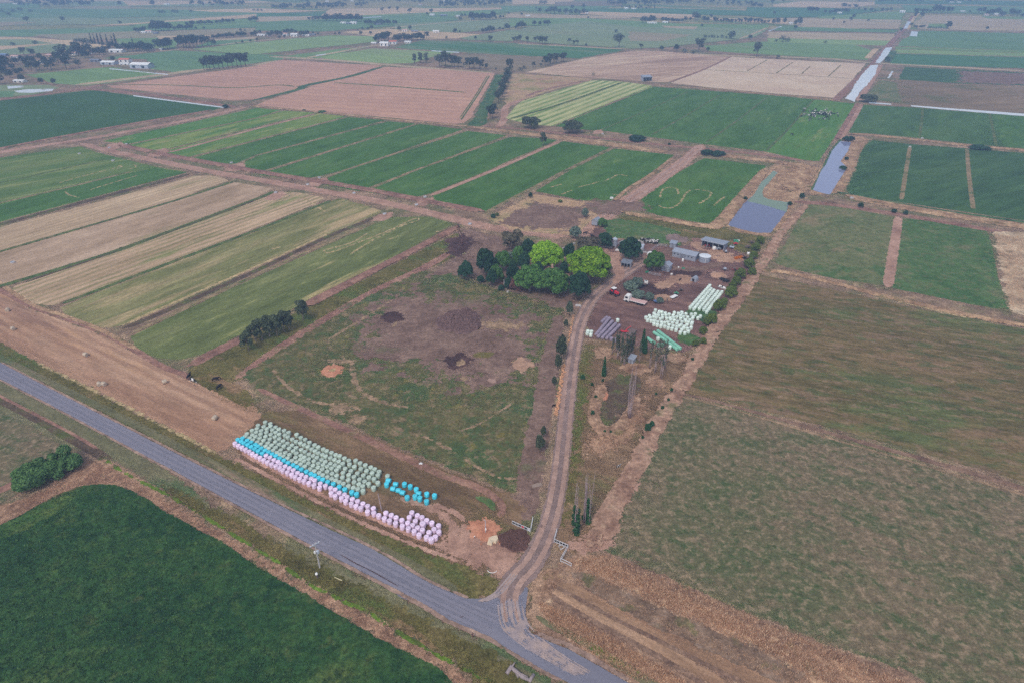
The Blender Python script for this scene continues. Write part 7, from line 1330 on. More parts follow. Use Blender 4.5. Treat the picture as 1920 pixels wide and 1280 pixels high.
junk('grader', 'black machine beside the orange hay rake', 1396, 486, 4, (BLACK, BLACK), 1.0, 'machine'); junk('spreader', 'red spreader beyond the machinery shed', 1379, 459, 5, (RED, RED), 1.0, 'spreader'); junk('scrap_machine', 'grey scrap machine under the hedge near the dam', 1402, 465, 6, (STEEL, STEEL), 1.5, 'machine'); junk('scrap_machine', 'second grey scrap machine nearer the dam', 1409, 456, 7, (STEEL, STEEL), 1.3, 'machine')
junk('sprayer', 'green sprayer at the corner of the pen', 1268, 552, 8, (GREENP, GREENP), .9, 'sprayer'); junk('feeder', 'rusty feeder above the green sprayer', 1277, 545, 9, (STEEL, STEEL), .9, 'feeder'); junk('mower', 'dusty mower parked inside the open machinery shed', 1326, 462, 10, (RED, STEEL), 1.1, 'mower'); junk('baler', 'pale baler standing in the mouth of the machinery shed', 1347, 468, 11, (GALV, GALV), 1.0, 'baler')
def drum(label, x, y, r_, h, mat, cat='tank'):
    t = empty('tank', W(x, y), 0, label, cat); b = MB(); b.lathe([(r_ * .95, 0), (r_, .08), (r_, h * .8), (r_ * .8, h * .95), (r_ * .3, h), (0, h)], 18); b.build('body', mat, t, smooth=True); b = MB(); b.lathe([(.15, h), (.15, h + .1), (0, h + .1)], 10); b.build('lid', BLACK, t)
drum('white plastic tank in front of the machinery shed', 1339, 467.5, .8, 1.4, WHITE); drum('white gas bottle shaped tank against the long shed', 1280, 490, .45, 1.3, WHITE); drum('white tank under the hedge near the orange rake', 1403, 477, .6, 1.0, WHITE); drum('round white tank beside the red spreader', 1384, 453, .6, .9, WHITE)
t = lump('green_cover', 'green covered load beside the round white tank', 1380, 454, (2.2, 1.2, 1.0), GREENP, 'load', rz=-.2)
# calf igloo, sheet
t = empty('calf_shelter', W(1219, 479), -.25, 'white half round calf shelter above the leafy yard tree', 'calf shelter'); b = MB(); b.prism([(-1.6 * math.cos(PI * i / 8), 1.2 * math.sin(PI * i / 8)) for i in range(9)], 0, 1.8); b.build('shell', WHITE, t); b = MB(); b.prism([(-1.2 * math.cos(PI * i / 8), .9 * math.sin(PI * i / 8)) for i in range(9)], -.02, .0); b.build('painted_opening', DARK, t)  # shell is solid; shade of the inside painted as a dark panel
b = MB(); b.tube([(0, 0, 0), (0, 0, 1.6)], .05, 6); b.box((0, 0, 1.0), (.5, .4, .9), taper=.6); b.box((0, 0, 1.7), (.9, .06, .3)); o = b.build('feed_stand', STEEL, loc=W(1250.5, 567)); tag(o, 'dark upright feed stand between the saltbush and the feed trailer', 'stand')
b = MB(); b.prism([(-.9, 0), (.9, 0), (.6, .5), (-.3, .7)], -.5, .5); o = b.build('wrap_heap', WHITE, loc=W(1157, 470)); tag(o, 'crumpled white plastic heap at the foot of the silo', 'plastic heap')
b = MB(); b.box((0, 0, .3), (2.2, .8, .5), taper=.9); o = b.build('water_trough', CONC, loc=W(1084, 574), rz=-.25); tag(o, 'pale concrete trough below the dark front evergreen', 'trough')
b = MB(); b.tube([(0, 0, 0), (0, 0, 4.6)], .05, 8); b.box((0, 0, 3.0), (.16, .16, .5)); o = b.build('garden_pole', WHITE, loc=W(945, 544)); tag(o, 'thin white pole at the garden fence beside the rusty shrub', 'pole')
b = MB(); b.lathe([(.5, 0), (.5, .5), (.42, .5), (.42, .1), (0, .1)], 16); o = b.build('garden_tub', CONC, loc=W(952, 548)); tag(o, 'round pale tub at the foot of the thin white pole', 'tub')
pipe_rail('garden_fence', 'thin wire and post fence along the front of the farm garden', [(851, 518), (890, 530), (921, 540), (960, 549), (1010, 560), (1040, 567)], 1.1, 3, TIMBER, 'fence', .03)
b = MB(); b.prism([(-.9, 0), (.9, 0), (.7, .9), (-.7, .9)], -.5, .5); o = b.build('trough_cover', WHITE, loc=W(1147, 373), rz=.2); tag(o, 'white trough cover beside the red track crossing', 'trough')
b = MB(); b.prism([(-1.3, 0), (1.3, 0), (1.2, .4), (-1.1, .3)], -.55, .55); o = b.build('stone_trough', TIMBER, loc=W(1007, 910), rz=.3); tag(o, 'grey concrete block lying in the driveway verge', 'block')
# irrigation outlets
PR = None
for x, y in ((599, 334), (577, 347), (517, 362), (664, 363), (797, 370), (781, 385), (721, 402), (881, 421), (237, 271), (205, 278), (212, 302), (149, 289), (434, 306), (1729, 260), (1706, 276), (1130, 252), (1597, 372), (24, 493)):
    if PR is None:
        PR = empty('irrigation_riser', W(x, y), 0, 'round concrete irrigation outlet at a pasture corner', 'irrigation outlet', 'concrete irrigation outlets'); b = MB(); b.lathe([(.95, 0), (.95, .55), (.75, .55), (.75, .2), (0, .2)], 20); b.build('ring', CONC, PR); b = MB(); b.lathe([(.6, .2), (.6, .42), (.1, .5), (.1, .8), (0, .8)], 16); b.build('valve', GALV, PR)
    else: copy_tree(PR, loc=W(x, y))
# heaps
HEAP = plain_mat('manure_heap', K(112, 90, 90), .95, .05, .5, 1.2, bump=1.0); SOIL = plain_mat('dark_soil_heap', K(104, 78, 74), .95, .05, .35, 1.0, bump=1.0); TARPM = plain_mat('dusty_tarp', K(212, 194, 172), .8, .2, .1, 1.5, bump=.3)
def heap(name, label, x, y, rx, ry, h, mat, seed, cat, rough=.25, n=46):
    r = random.Random(seed); c = W(x, y); ex = rx / ppm(y); ey = abs(W(x, y - ry).y - W(x, y + ry).y) / 2; b = MB(); vs = []; fs = []
    for j in range(n):
        for i in range(n):
            u, v = i / (n - 1) * 2 - 1, j / (n - 1) * 2 - 1; an = math.atan2(v, u); q = math.hypot(u, v) * (1 + .09 * math.sin(3 * an + seed) + .06 * math.sin(7 * an + 2 * seed) + .04 * math.sin(13 * an)); z = max(0, 1 - q ** 2.2) * h; z += (r.random() - .3) * rough * (1 if q < .95 else 0) * min(1, (1.02 - q) * 6)
            vs.append((u * ex, v * ey, max(z, -.05) if q < 1 else -.05))
    for j in range(n - 1):
        for i in range(n - 1):
            if all(math.hypot((i + a) / (n - 1) * 2 - 1, (j + b_) / (n - 1) * 2 - 1) < 1.06 for a in (0, 1) for b_ in (0, 1)): fs.append((j * n + i, j * n + i + 1, (j + 1) * n + i + 1, (j + 1) * n + i))
    b.add(vs, fs); o = b.build(name, mat, loc=(c.x, c.y, .0), smooth=False); return tag(o, label, cat)
heap('manure_heap', 'wide round heap of dark clods in the middle of the home paddock', 862, 603, 44, 23, 2.2, HEAP, 1, 'heap', .8, 70)
heap('soil_heap', 'dark spread soil heap beside the gateway fence', 965, 1012, 31, 23, .4, SOIL, 2, 'soil heap', .5, 60)
heap('gravel_heap', 'pale gravel heap beside the black trailer', 1347, 517, 14, 6, 1.0, plain_mat('gravel', K(178, 142, 124), .95, .05, .12, 3, bump=.5), 3, 'gravel heap', .1, 24)
b = MB(); r = random.Random(3); pts = [(913, 1021), (916, 1011), (922, 1008), (933, 1006), (935, 1013), (930, 1019), (925, 1018), (922, 1023)]; c0 = W(924, 1014); top = [W(x, y) - c0 for x, y in pts]; n = len(top)
b.add([(p.x, p.y, .02) for p in top] + [(p.x * .9, p.y * .9, .75 + r.uniform(-.1, .1)) for p in top], [tuple(range(n, 2 * n))] + [(i, (i + 1) % n, n + (i + 1) % n, n + i) for i in range(n)]); o = b.build('tarpaulin', TARPM, loc=(c0.x, c0.y, 0)); tag(o, 'pale dusty slab heap at the edge of the dark soil', 'slab')
# rocks beside the drive
ROCKM = plain_mat('orange_rock', K(196, 148, 118), .95, .05, .25, 3, bump=.6); RM = []
for s in range(3):
    bm = bmesh.new(); bmesh.ops.create_icosphere(bm, subdivisions=2, radius=.42); r = random.Random(s)
    for v in bm.verts: v.co *= r.uniform(.8, 1.15); v.co.z = max(v.co.z * .75, -.2)
    me = bpy.data.meshes.new('rock'); bm.to_mesh(me); bm.free(); me.materials.append(ROCKM); RM.append(me)
r = random.Random(11)
for i in range(84):
    t_ = i / 83; x = 1058 + (1042 - 1058) * t_ + r.uniform(-3.2, 3.2); y = 684 + (778 - 684) * t_
    o = obj('rock', RM[i % 3], loc=W(x, y) + Vector((0, 0, .1)), rz=r.uniform(0, 6)); s = r.uniform(.5, 1.15); o.scale = (s, s, s); tag(o, 'orange sandstone rock in the loose line beside the driveway', 'rock', 'orange rocks beside the driveway')
for i in range(26):
    t_ = i / 25; x = 1075 + (1066 - 1075) * t_ + r.uniform(-2, 2); y = 592 + (640 - 592) * t_
    o = obj('rock', RM[i % 3], loc=W(x, y) + Vector((0, 0, .1)), rz=r.uniform(0, 6)); s = r.uniform(.4, .9); o.scale = (s, s, s); tag(o, 'orange rock in the upper line near the yard entrance', 'rock', 'orange rocks near the yard entrance')
GATEP = plain_mat('chalky_white_paint', K(206, 206, 216), .7, .3, .12)
# gateway wings
def wing(label, pts, panels, end_post=None, sign=None):
    P_ = [W(x, y) for x, y in pts]; t = empty('gateway_fence', P_[0], 0, label, 'gateway fence'); o = P_[0]
    for (a, b_), k in zip(zip(P_[:-1], P_[1:]), panels):
        d = b_ - a; rz = math.atan2(d.y, d.x)
        for i in range(k + 1): q = a.lerp(b_, i / k) - o; m = MB(); m.box((q.x, q.y, .55), (.1, .1, 1.1), rz); m.build('post', GATEP, t)
        for z, th in ((1.04, .12), (.28, .1)): m = MB(); q = (a + b_) / 2 - o; m.box((q.x, q.y, z), (d.length, .1, th), rz); m.build('rail', GATEP, t)
        if k > 1:
            for i in range(k):
                q = a.lerp(b_, (i + .5) / k) - o; m = MB(); m.box((q.x, q.y, .66), (d.length / k * .72, .04, .56), rz); m.build('panel', RED if sign == i else (GATEP if sign is not None and i == k - 1 else BLACK), t)
    return t
wing('white gateway fence with dark panels and a red sign beside the soil heap', [(960.5, 982), (994, 997)], (6,), sign=3)
wing('white gateway fence zigzag on the field side of the driveway', [(1039, 1016), (1065, 1027), (1051, 1052), (1071, 1061.5)], (5, 1, 1)); wing('white rail running up the right side of the driveway from the zigzag fence', [(1039, 1014), (1044, 996)], (1,))
wing('leaning white rail behind the end of the sign fence', [(995, 995), (999, 974)], (1,))
m = MB(); [m.tube([(x, 0, 0), (x, 0, 1.1)], .05, 6) for x in (0, 1.6)]; [m.tube([(0, 0, z), (1.6, 0, z)], .03, 5) for z in (.2, .5, .8, 1.1)]; o = m.build('farm_gate', STEEL, loc=W(1003, 985), rz=-.4); tag(o, 'small dark steel gate beside the driveway, next to the sign fence', 'gate')
m = MB(); m.tube([(-.5, -.5, .15), (.5, -.3, .15), (.6, .6, .15), (-.4, .6, .15), (-.5, -.5, .15)], .14, 6); o = m.build('garden_edging', CONC, loc=W(1053, 1026), rz=.4); tag(o, 'grey stone edging round a weed patch inside the zigzag fence', 'edging')
# poles
def pole_at(x, y, ytop): return hgt(x, y, ytop)
h = hgt(600, 1064, 1017); t = empty('power_pole', W(600, 1064), 0, 'pale power pole with a cross arm and transformer beside the road', 'power pole'); b = MB(); b.tube([(0, 0, 0), (0, 0, h)], [.17, .11], 10); b.build('pole', CONC, t)
ca = MB(); ca.box((0, -.14, h - .35), (2.3, .12, .14), .75); co = ca.build('cross_arm', GALV, t); pi_ = Matrix.Rotation(.75, 3, 'Z')
for x in (-1.0, -.35, .35, 1.0): q = pi_ @ Vector((x, -.0, 0)); i_ = MB(); i_.lathe([(.05, 0), (.09, .08), (.05, .14), (.08, .22), (0, .28)], 8, c=(q.x, q.y - .14, h - .27)); i_.build('insulator', WHITE, co)
tr = MB(); tr.lathe([(.28, 0), (.3, .05), (.3, .7), (.2, .8), (0, .82)], 14, c=(.36, -.1, h * .62)); tr.lathe([(.05, .8), (.05, 1.05), (0, 1.05)], 8, c=(.36, -.1, h * .62)); tr.build('transformer', GALV, t); tr = MB(); tr.box((-.3, -.2, h * .66), (.35, .3, .6)); tr.build('switch_box', WHITE, t)
h = hgt(716, 958, 925); b = MB(); b.tube([(0, 0, 0), (-.35, .1, h)], [.14, .1], 10); o = b.build('leaning_pole', DEADBARK, loc=W(716, 958)); tag(o, 'bare grey pole leaning between the pink and sage bales', 'pole')
t = empty('marker_post', W(595, 1082), 0, 'short dark post with a round white cap by the roadside drain', 'post'); b = MB(); b.lathe([(.22, 0), (.22, 1.0)], 12); b.build('post', STEEL, t); b = MB(); b.lathe([(.3, 1.0), (.32, 1.15), (.22, 1.4), (0, 1.5)], 14); b.build('cap', WHITE, t, smooth=True)
b = MB(); b.tube([(-.9, .5, .3), (.9, -.5, .5)], .07, 6); o = b.build('fallen_post', plain_mat('cream_paint', K(226, 216, 180), .7, .2), loc=W(635, 1087)); tag(o, 'cream coloured stick lying in the roadside grass', 'stick')
h = hgt(910.5, 998, 974); t = empty('standpipe', W(910.5, 998), 0, 'tall grey standpipe on the red soil patch by the gateway', 'standpipe'); b = MB(); b.tube([(0, 0, 0), (0, 0, h * .95), (-.15, 0, h), (-.4, 0, h)], .07, 8); b.build('pipe', GALV, t); b = MB(); b.box((.05, -.12, h * .3), (.3, .2, .5)); b.build('meter_box', WHITE, t)
t = empty('tap_post', W(890, 1009), 0, 'short grey tap post at the edge of the red soil patch', 'post'); b = MB(); b.tube([(0, 0, 0), (0, 0, .7)], .09, 8); b.build('post', STEEL, t); b = MB(); b.lathe([(.12, .7), (.14, .8), (0, .9)], 10); b.build('cap', WHITE, t)
b = MB(); q0 = W(923, 1071); b.tube(smooth_line([W(x, y, .06) - q0 for x, y in ((914, 1069), (918, 1072), (924, 1073), (930, 1071), (931, 1069))], 5), .07, 6); o = b.build('hose', WHITE, loc=q0); tag(o, 'curved white plastic pipe lying on the turning ground', 'pipe')
t = empty('rubbish', W(789, 869), 0, 'scrap of white plastic in the grass behind the blue bales', 'rubbish'); b = MB(); b.prism([(-.5, 0), (.5, 0), (.35, .25), (-.2, .3)], -.25, .25); b.build('sheet', WHITE, t); b = MB(); b.prism([(.5, 0), (.9, 0), (.7, .2)], -.2, .1); b.build('scrap', STEEL, t)
# ---------------------------------------------------------------- animals and a person
def skin_mesh(name, V_, E_, R_, mats, sub=1):
    me = bpy.data.meshes.new(name + '_cage'); me.from_pydata(V_, E_, []); o = bpy.data.objects.new(name + '_cage', me); COL.objects.link(o)
    o.modifiers.new('s', 'SKIN'); sk = me.skin_vertices[0].data
    for i, r in enumerate(R_): sk[i].radius = (r, r) if not hasattr(r, '__len__') else r; sk[i].use_root = (i == 0)
    ss = o.modifiers.new('u', 'SUBSURF'); ss.levels = sub; ss.render_levels = sub
    dg = bpy.context.evaluated_depsgraph_get(); dg.update(); m = bpy.data.meshes.new_from_object(o.evaluated_get(dg)); m.name = name
    bpy.data.objects.remove(o); bpy.data.meshes.remove(me); m.materials.clear()
    for q in mats: m.materials.append(q)
    m.polygons.foreach_set('use_smooth', [True] * len(m.polygons)); return m
def hide_mat(name, thr):
    k = NT(name, .8, .15); oi = k.new('ShaderNodeObjectInfo'); ad = k.new('ShaderNodeVectorMath', operation='ADD'); k.link(k.new('ShaderNodeTexCoord').outputs['Object'], ad.inputs[0])
    sc = k.new('ShaderNodeVectorMath', operation='SCALE'); sc.inputs[0].default_value = (37, 19, 11); k.link(oi.outputs['Random'], sc.inputs['Scale']); k.link(sc.outputs[0], ad.inputs[1])
    k.color(k.mix(k.rng(k.noise(ad.outputs[0], 1.3, 1, .4), thr - .015, thr + .015), K(36, 32, 36), K(226, 222, 224))); return k.m
HIDE = [hide_mat('black_white_hide', .5), hide_mat('mostly_black_hide', .62), plain_mat('black_hide', K(38, 34, 36), .8, .15, .15)]
def cow_mesh(hide, graze):
    hd = [(1.05, 0, 1.25), (1.35, 0, 1.0), (1.55, 0, .6), (1.7, 0, .3)] if graze else [(1.05, 0, 1.35), (1.3, 0, 1.55), (1.5, 0, 1.6), (1.78, 0, 1.42)]
    V_ = [(0, 0, 1.05), (.45, 0, 1.08), (.8, 0, 1.15)] + hd + [(-.45, 0, 1.1), (-.85, 0, 1.2), (-1.0, 0, 1.0), (-1.03, 0, .6)]
    R_ = [(.40, .42), (.38, .42), (.33, .36), .2, .17, .15, .1, (.38, .4), .3, .05, .04]; E_ = [(0, 1), (1, 2), (2, 3), (3, 4), (4, 5), (5, 6), (0, 7), (7, 8), (8, 9), (9, 10)]
    for s in (-1, 1):
        k = len(V_); V_ += [(.7, s * .22, .75), (.72, s * .22, .42), (.7, s * .22, .04)]; R_ += [.13, .07, .06]; E_ += [(2, k), (k, k + 1), (k + 1, k + 2)]
        k = len(V_); V_ += [(-.78, s * .22, .78), (-.9, s * .22, .48), (-.86, s * .22, .04)]; R_ += [.16, .075, .06]; E_ += [(8, k), (k, k + 1), (k + 1, k + 2)]
        h_ = 5; q = V_[h_]; k = len(V_); V_ += [(q[0] - .12, s * .25, q[2] + .05)]; R_ += [.045]; E_ += [(h_, k)]
    return skin_mesh('cow', V_, E_, R_, [hide], 1)
CM = {}
def cow(x, y, rz, v, graze, label, group=None, s=1.0):
    k = (v, graze)
    if k not in CM: CM[k] = cow_mesh(HIDE[v], graze)
    o = obj('cow', CM[k], loc=W(x, y), rz=rz); o.scale = (s, s, s); return tag(o, label, 'cow', group)
r = random.Random(21); n = 0
while n < 58:
    x, y = r.gauss(1536, 16), r.gauss(216, 4.5)
    if 1500 < x < 1575 and 206 < y < 228: cow(x, y, r.uniform(0, 6.28), r.choice((0, 0, 1, 2)), r.random() < .6, 'dairy cow in the mob grazing beside the canal, upper right', 'dairy mob grazing upper right'); n += 1
for x, y in ((1507, 206), (1502, 220), (1590, 218), (1484, 254), (1571, 219)): cow(x, y, r.uniform(0, 6), r.choice((0, 2)), True, 'stray dairy cow at the edge of the upper right mob', 'stray cows near the upper right mob')
for i in range(13): cow(1204 + i * 2.2 + r.uniform(-1, 1), 454 + r.uniform(-2.2, 3.2) + i * .22, r.uniform(-.5, .5), r.choice((0, 0, 1)), False, 'black and white cow crowded in the dairy holding yard', 'cows in the dairy yard')
for x, y, rz, v, g, lb in ((355, 709, 1.5, 2, False, 'black cow standing end-on at the corner of the left lane'), (362, 716, -.5, 0, True, 'black and white cow grazing at the corner of the left lane'), (405, 714, .4, 2, True, 'black cow grazing on the green lane corner'), (411, 729, 1.3, 2, True, 'small black cow lower down the green lane corner'), (1097, 440, .3, 2, True, 'black cow in the shade beyond the brown gum tree'), (1111, 446, 2.6, 2, False, 'black cow behind the brown gum, right of another')): cow(x, y, rz, v, g, lb)
cow(1275, 526, .8, 2, True, 'small black calf on the sandy pen', s=.6); cow(1038, 762, .6, 2, True, 'black calf beside the orange rocks', s=.55); cow(1159, 876, .5, 0, False, 'black and white calf in the dry grass by the boundary bank', s=.55)
# person at the roadside, seen from behind and above, holding a controller in front
P0 = W(886, 1196); rz = math.atan2(-P0.y, -P0.x) + .5
t = empty('person', P0, rz, 'person in dark top and shorts standing on the road edge holding a controller', 'person')
SHIRT = plain_mat('navy_shirt', K(44, 40, 72), .9, .1, .12); SHORTS = plain_mat('dark_shorts', K(40, 38, 52), .9, .1, .1); HAIR = plain_mat('dark_hair', K(44, 34, 34), .7, .2, .2); SHOE = plain_mat('grey_shoes', K(120, 112, 112), .8, .2, .1)
V_ = [(0, 0, .95), (0, 0, 1.12), (0, 0, 1.32), (0, 0, 1.44), (.01, 0, 1.53), (.03, 0, 1.62), (.04, 0, 1.70)]; R_ = [(.15, .11), (.14, .1), (.16, .11), (.1, .07), .05, (.075, .09), (.07, .08)]; E_ = [(0, 1), (1, 2), (2, 3), (3, 4), (4, 5), (5, 6)]
HANDS = []
for s in (-1, 1):
    k = len(V_); V_ += [(0, s * .1, .88), (.02, s * .11, .5), (-.02, s * .11, .09), (.1, s * .12, .05)]; R_ += [.085, .058, .04, .035]; E_ += [(0, k), (k, k + 1), (k + 1, k + 2), (k + 2, k + 3)]
    k = len(V_); V_ += [(0, s * .19, 1.40), (.02, s * .24, 1.14), (.22, s * .12, 1.13), (.28, s * .09, 1.14)]; R_ += [.055, .042, .03, .03]; E_ += [(3, k), (k, k + 1), (k + 1, k + 2), (k + 2, k + 3)]
    for f in range(4): q = len(V_); V_ += [(.33, s * (.1 - .012 * f) , 1.155 - .018 * f), (.345, s * (.06 - .008 * f), 1.155 - .018 * f)]; R_ += [.009, .008]; E_ += [(k + 3, q), (q, q + 1)]
    q = len(V_); V_ += [(.30, s * .05, 1.17), (.315, s * .03, 1.175)]; R_ += [.010, .009]; E_ += [(k + 3, q), (q, q + 1)]
obj('body', skin_mesh('body', V_, E_, R_, [SKIN], 1), t)
V2 = [(0, 0, .93), (0, 0, 1.12), (0, 0, 1.32), (0, 0, 1.43)]; R2 = [(.175, .135), (.165, .125), (.185, .135), (.115, .09)]; E2 = [(0, 1), (1, 2), (2, 3)]
for s in (-1, 1): k = len(V2); V2 += [(0, s * .19, 1.40), (.015, s * .235, 1.2)]; R2 += [.075, .062]; E2 += [(3, k), (k, k + 1)]
obj('shirt', skin_mesh('shirt', V2, E2, R2, [SHIRT], 1), t)
V3 = [(0, 0, .97), (0, 0, .88)]; R3 = [(.172, .132), (.165, .13)]; E3 = [(0, 1)]
for s in (-1, 1): k = len(V3); V3 += [(0, s * .1, .78), (.015, s * .112, .56)]; R3 += [.112, .09]; E3 += [(1, k), (k, k + 1)]
obj('shorts', skin_mesh('shorts', V3, E3, R3, [SHORTS], 1), t)
b = MB(); b.lathe([(.088, 1.62), (.1, 1.68), (.09, 1.75), (.05, 1.79), (0, 1.8)], 14, c=(.02, 0, 0)); b.build('hair', HAIR, t, smooth=True)
for s in (-1, 1): b = MB(); b.prism([(-.09, .0), (.17, .0), (.17, .05), (.05, .1), (-.09, .1)], s * .115 - .05, s * .115 + .05); b.build('shoe', SHOE, t); b = MB(); b.lathe([(.0, -.012), (.012, 0), (0, .012)], 6, c=(.115, s * .032, 1.66)); b.build('eye', BLACK, t)
b = MB(); b.tube([(.115, 0, 1.66), (.135, 0, 1.625)], [.012, .018], 6); b.build('nose', SKIN, t)
b = MB(); b.box((.31, 0, 1.15), (.1, .19, .05)); o = b.build('controller', BLACK); o.location = P0; o.rotation_euler = (0, 0, rz); tag(o, 'small dark controller held by the person at the road edge', 'controller')
# ---------------------------------------------------------------- far buildings
def far_building(x, y, wpx, hpx, wallm, roofm, label, deg=0, name='far_shed', cat='shed'):
    s = ppm(y); w = wpx / s; h = max(2.4, hpx / s / .93); D = max(w * .55, 6); c = W(x, y); t = empty(name, c, rad(-8 + deg), label, cat)
    b = MB(); b.box((0, D / 2, h * .36), (w, D, h * .72)); b.build('wall', wallm, t); b = MB(); o = .4
    b.slab([(-w / 2 - o, -o, h * .70), (w / 2 + o, -o, h * .70), (w / 2 + o, D / 2, h), (-w / 2 - o, D / 2, h)], .15); b.slab([(-w / 2 - o, D / 2, h), (w / 2 + o, D / 2, h), (w / 2 + o, D + o, h * .70), (-w / 2 - o, D + o, h * .70)], .15); b.build('roof', roofm, t)
    for k in (-.28, .22): b = MB(); b.box((w * k, -.02, h * .3), (w * .16, .08, h * .42)); b.build('door' if k > 0 else 'window', GLASS, t)
WR = plain_mat('white_iron_roof', K(236, 236, 242), .5, .4, .05); BR = plain_mat('blue_iron_roof', K(120, 146, 190), .5, .4, .05); PK = plain_mat('pinkish_roof', K(206, 168, 162), .6, .3, .05)
for x, y, w, h, wm, rm, lb in ((261, 129, 37, 9, GALV, WR, 'largest white shed beside the far left green paddocks'), (201, 122, 27, 6, GALV, WR, 'long white shed left of the largest far white shed'), (232, 117, 20, 6, WHITE, REDROOF, 'red roofed house between two white sheds'), (232, 122.5, 18, 3, WHITE, WR, 'white lean-to below the red roofed house'), (177, 117, 17, 5, TIN2, TIN2, 'grey shed left of the long white shed'), (34, 155, 20, 4, WHITE, WR, 'white shed beside the white ponds'), (5, 106, 12, 4, TIN2, BR, 'blue roofed shed at the left edge'), (26, 109, 14, 4, WHITE, PK, 'white house with a pinkish roof in the village'), (92, 107, 15, 4, BRICK, PK, 'pink roofed house in the village trees'),
        (216, 99, 26, 5, WHITE, WR, 'long pale roof in the village, lower'), (229, 90, 14, 4, WHITE, WR, 'pale roof in the village, upper'), (168, 101, 9, 4, WHITE, REDROOF, 'small red roof in the village trees'), (137, 104, 9, 5, WHITE, PK, 'pale house under the tallest village gum'), (112, 106, 9, 4, WHITE, WR, 'small white roof in the village'), (95, 116, 9, 4, WHITE, WR, 'white gable in the middle of the village'), (78, 120, 8, 4, WHITE, WR, 'white van sized hut in the village'), (283, 95, 6, 3, WHITE, WR, 'white hut at the village edge'), (301, 94.5, 4, 3, WHITE, WR, 'tiny white hut below the roadside trees'), (268, 63, 9, 3, WHITE, WR, 'white farmhouse, left of three by the far grove'), (278, 62, 12, 4, WHITE, PK, 'white farmhouse, middle of three by the far grove'), (291, 64, 8, 3, TIN2, TIN2, 'grey shed, right of three by the far grove'),
        (489, 68, 15, 3, WHITE, WR, 'long white shed at the left of the far shed group'), (501, 67.5, 4, 4, WHITE, WR, 'narrow white silo-like shed in the far shed group'), (532, 67, 14, 4, WHITE, PK, 'pink roofed house in the far shed group'), (551, 69, 13, 5, WHITE, WR, 'white house in the middle of the far shed group'), (573, 68.5, 12, 2.5, WHITE, WR, 'low white shed right of the far shed group'), (585, 67, 10, 2, TIN2, TIN, 'low grey shed at the right end of the far shed group'), (720, 87, 16, 7, WHITE, WR, 'white shed in front of the red roofed far farm'), (700, 83, 9, 3, WHITE, WR, 'small white shed left of the red roofed far farm'), (736, 83.5, 14, 6, WHITE, REDROOF, 'red roofed white farmhouse in the far grove'), (764, 82, 11, 4, WHITE, WR, 'white shed right of the red roofed far farm'),
        (759, 60, 9, 4, WHITE, PK, 'white house between two round trees'), (777, 60.5, 12, 3, TIN2, TIN, 'grey shed on the far straw field'), (817, 62, 11, 4, WHITE, WR, 'white hay shed on the far straw field'), (643, 45, 10, 3, WHITE, WR, 'white shed below the far central grove, left'), (653, 46, 8, 3, TIN2, TIN, 'grey shed below the far central grove'), (662, 46, 12, 4, WHITE, WR, 'white shed below the far central grove, right'), (708, 47, 14, 2, TIN2, TIN2, 'long dark shed under the far tree line'), (810, 30, 9, 3, WHITE, WR, 'white farm shed on the far flat'), (831, 31, 12, 3, TIN2, TIN, 'pale grey farm shed on the far flat'), (858, 32, 6, 2.5, WHITE, WR, 'tiny white shed left of the compact far grove'), (886, 38, 6, 3, WHITE, WR, 'white house in front of the compact far grove'),
        (990, 31.5, 9, 2.5, WHITE, WR, 'white shed at the left of the far scattered row'), (1062, 27, 6, 2.5, WHITE, WR, 'white roof in the far scattered row'), (1100, 27, 5, 2.5, WHITE, WR, 'white roof at the right of the far scattered row'), (1174, 18, 7, 3, WHITE, WR, 'white shed beside the low far hedge'), (1188, 18, 8, 2, WHITE, WR, 'long white roof beside the low far hedge'), (1218, 45, 9, 3, WHITE, WR, 'white house, left part of the far homestead'), (1227, 45, 8, 3, WHITE, WR, 'white house, middle part of the far homestead'), (1247, 44, 10, 3, WHITE, WR, 'white shed, right part of the far homestead'), (1483, 46, 7, 3, WHITE, WR, 'white shed at the end of the far canal road'), (1574, 26, 8, 2.5, WHITE, WR, 'white roof in the dark far line'), (1692, 25, 9, 4, WHITE, WR, 'bright white shed near the top of the channel'),
        (1806, 23, 9, 2, WHITE, WR, 'low white shed in the far right paddock'), (1850, 30, 6, 3, WHITE, PK, 'pale house, left of the far right houses'), (1868, 29, 6, 3, WHITE, WR, 'white house, middle of the far right houses'), (1878, 30.5, 6, 3, WHITE, PK, 'pale house, right of the far right houses'), (1785, 6, 7, 2, WHITE, WR, 'white roof in the top right wood, left'), (1798, 6, 7, 2, WHITE, WR, 'white roof in the top right wood, right'), (835, 4, 7, 2, WHITE, WR, 'white roof at the top edge, right of centre'), (613, 4.5, 6, 2, WHITE, WR, 'white roof at the top edge, left of centre'), (788, 10, 8, 2, WHITE, PK, 'pale roof below the top wood'), (660, 4, 5, 2, WHITE, WR, 'small white roof in the top wood'), (28, 9, 8, 2, WHITE, WR, 'white roof in the far left wood'), (312, 9.5, 10, 2, WHITE, WR, 'white roof on the far left band'), (380, 7, 7, 2, WHITE, WR, 'white roof on the top left band')):
    far_building(x, y, w, h, wm, rm, lb, name='farm_shed' if 'shed' in lb else 'house', cat='shed' if 'shed' in lb else 'house')
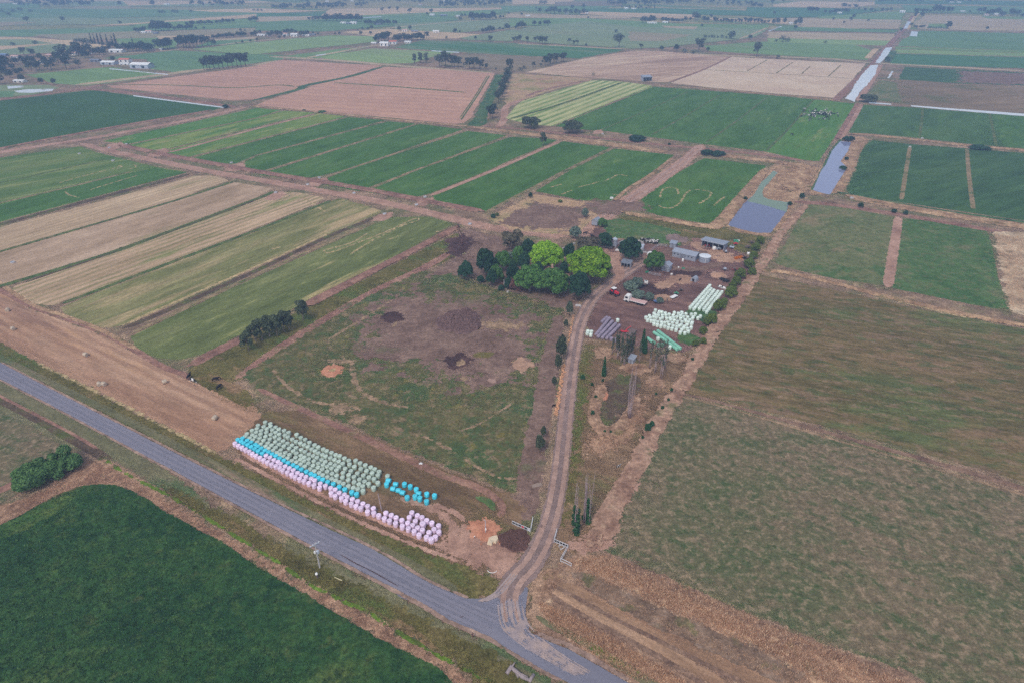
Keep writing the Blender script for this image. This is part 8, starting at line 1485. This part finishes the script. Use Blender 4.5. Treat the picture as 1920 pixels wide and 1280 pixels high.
# ---------------------------------------------------------------- light, sky, air
SUN_EL, SUN_AZ = rad(52), rad(205)          # high soft sun behind the cloud, behind the left shoulder of the camera
wd = bpy.data.worlds.new('World'); SC.world = wd; wd.use_nodes = True
wn, wl = wd.node_tree.nodes, wd.node_tree.links
bg = wn['Background']
sky = wn.new('ShaderNodeTexSky'); sky.sky_type = 'NISHITA'; sky.sun_disc = False
sky.sun_elevation = SUN_EL; sky.sun_rotation = SUN_AZ
sky.altitude = 100; sky.air_density = 1.0; sky.dust_density = 2.5; sky.ozone_density = 1.5
hs = wn.new('ShaderNodeHueSaturation'); hs.inputs['Saturation'].default_value = 0.55   # thin high cloud greys the blue
wl.new(sky.outputs[0], hs.inputs['Color']); wl.new(hs.outputs[0], bg.inputs['Color'])
bg.inputs['Strength'].default_value = 0.138
sun = bpy.data.lights.new('sun', 'SUN'); so = bpy.data.objects.new('sun', sun); COL.objects.link(so)
sun.energy = 1.15; sun.angle = rad(12); sun.color = (1.0, 0.95, 0.88)
sd = Vector((math.sin(SUN_AZ) * math.cos(SUN_EL), math.cos(SUN_AZ) * math.cos(SUN_EL), math.sin(SUN_EL)))
so.rotation_euler = (-sd).to_track_quat('-Z', 'Y').to_euler()

def make_haze():
    m = bpy.data.materials.new('haze_air'); m.use_nodes = True; t = m.node_tree
    for n in list(t.nodes):
        if n.type == 'BSDF_PRINCIPLED': t.nodes.remove(n)
    v = t.nodes.new('ShaderNodeVolumePrincipled')
    v.inputs['Color'].default_value = HAZE_COL
    v.inputs['Density'].default_value = HAZE_D
    v.inputs['Anisotropy'].default_value = 0.0
    t.links.new(v.outputs[0], [n for n in t.nodes if n.type == 'OUTPUT_MATERIAL'][0].inputs['Volume'])
    b = MB(); b.box((0, 2500, 79), (15900, 11900, 162))
    o = b.build('haze', m)
    tag(o, kind='stuff', label='pale blue summer haze lying over the far paddocks', cat='haze')
HAZE_COL = (0.40, 0.61, 1.0, 1)
HAZE_D = 0.00042
make_haze()
SC.view_settings.view_transform = 'Standard'; SC.view_settings.look = 'None'
SC.view_settings.exposure = 0.2; SC.view_settings.gamma = 1.0
SC.render.engine = 'CYCLES'
SC.cycles.use_denoising = False
SC.cycles.denoiser = 'OPENIMAGEDENOISE'
SC.cycles.max_bounces = 6; SC.cycles.diffuse_bounces = 3; SC.cycles.transparent_max_bounces = 24
SC.cycles.volume_bounces = 1
SC.cycles.use_adaptive_sampling = False
try: SC.cycles.sampling_pattern = 'BLUE_NOISE'
except Exception: pass
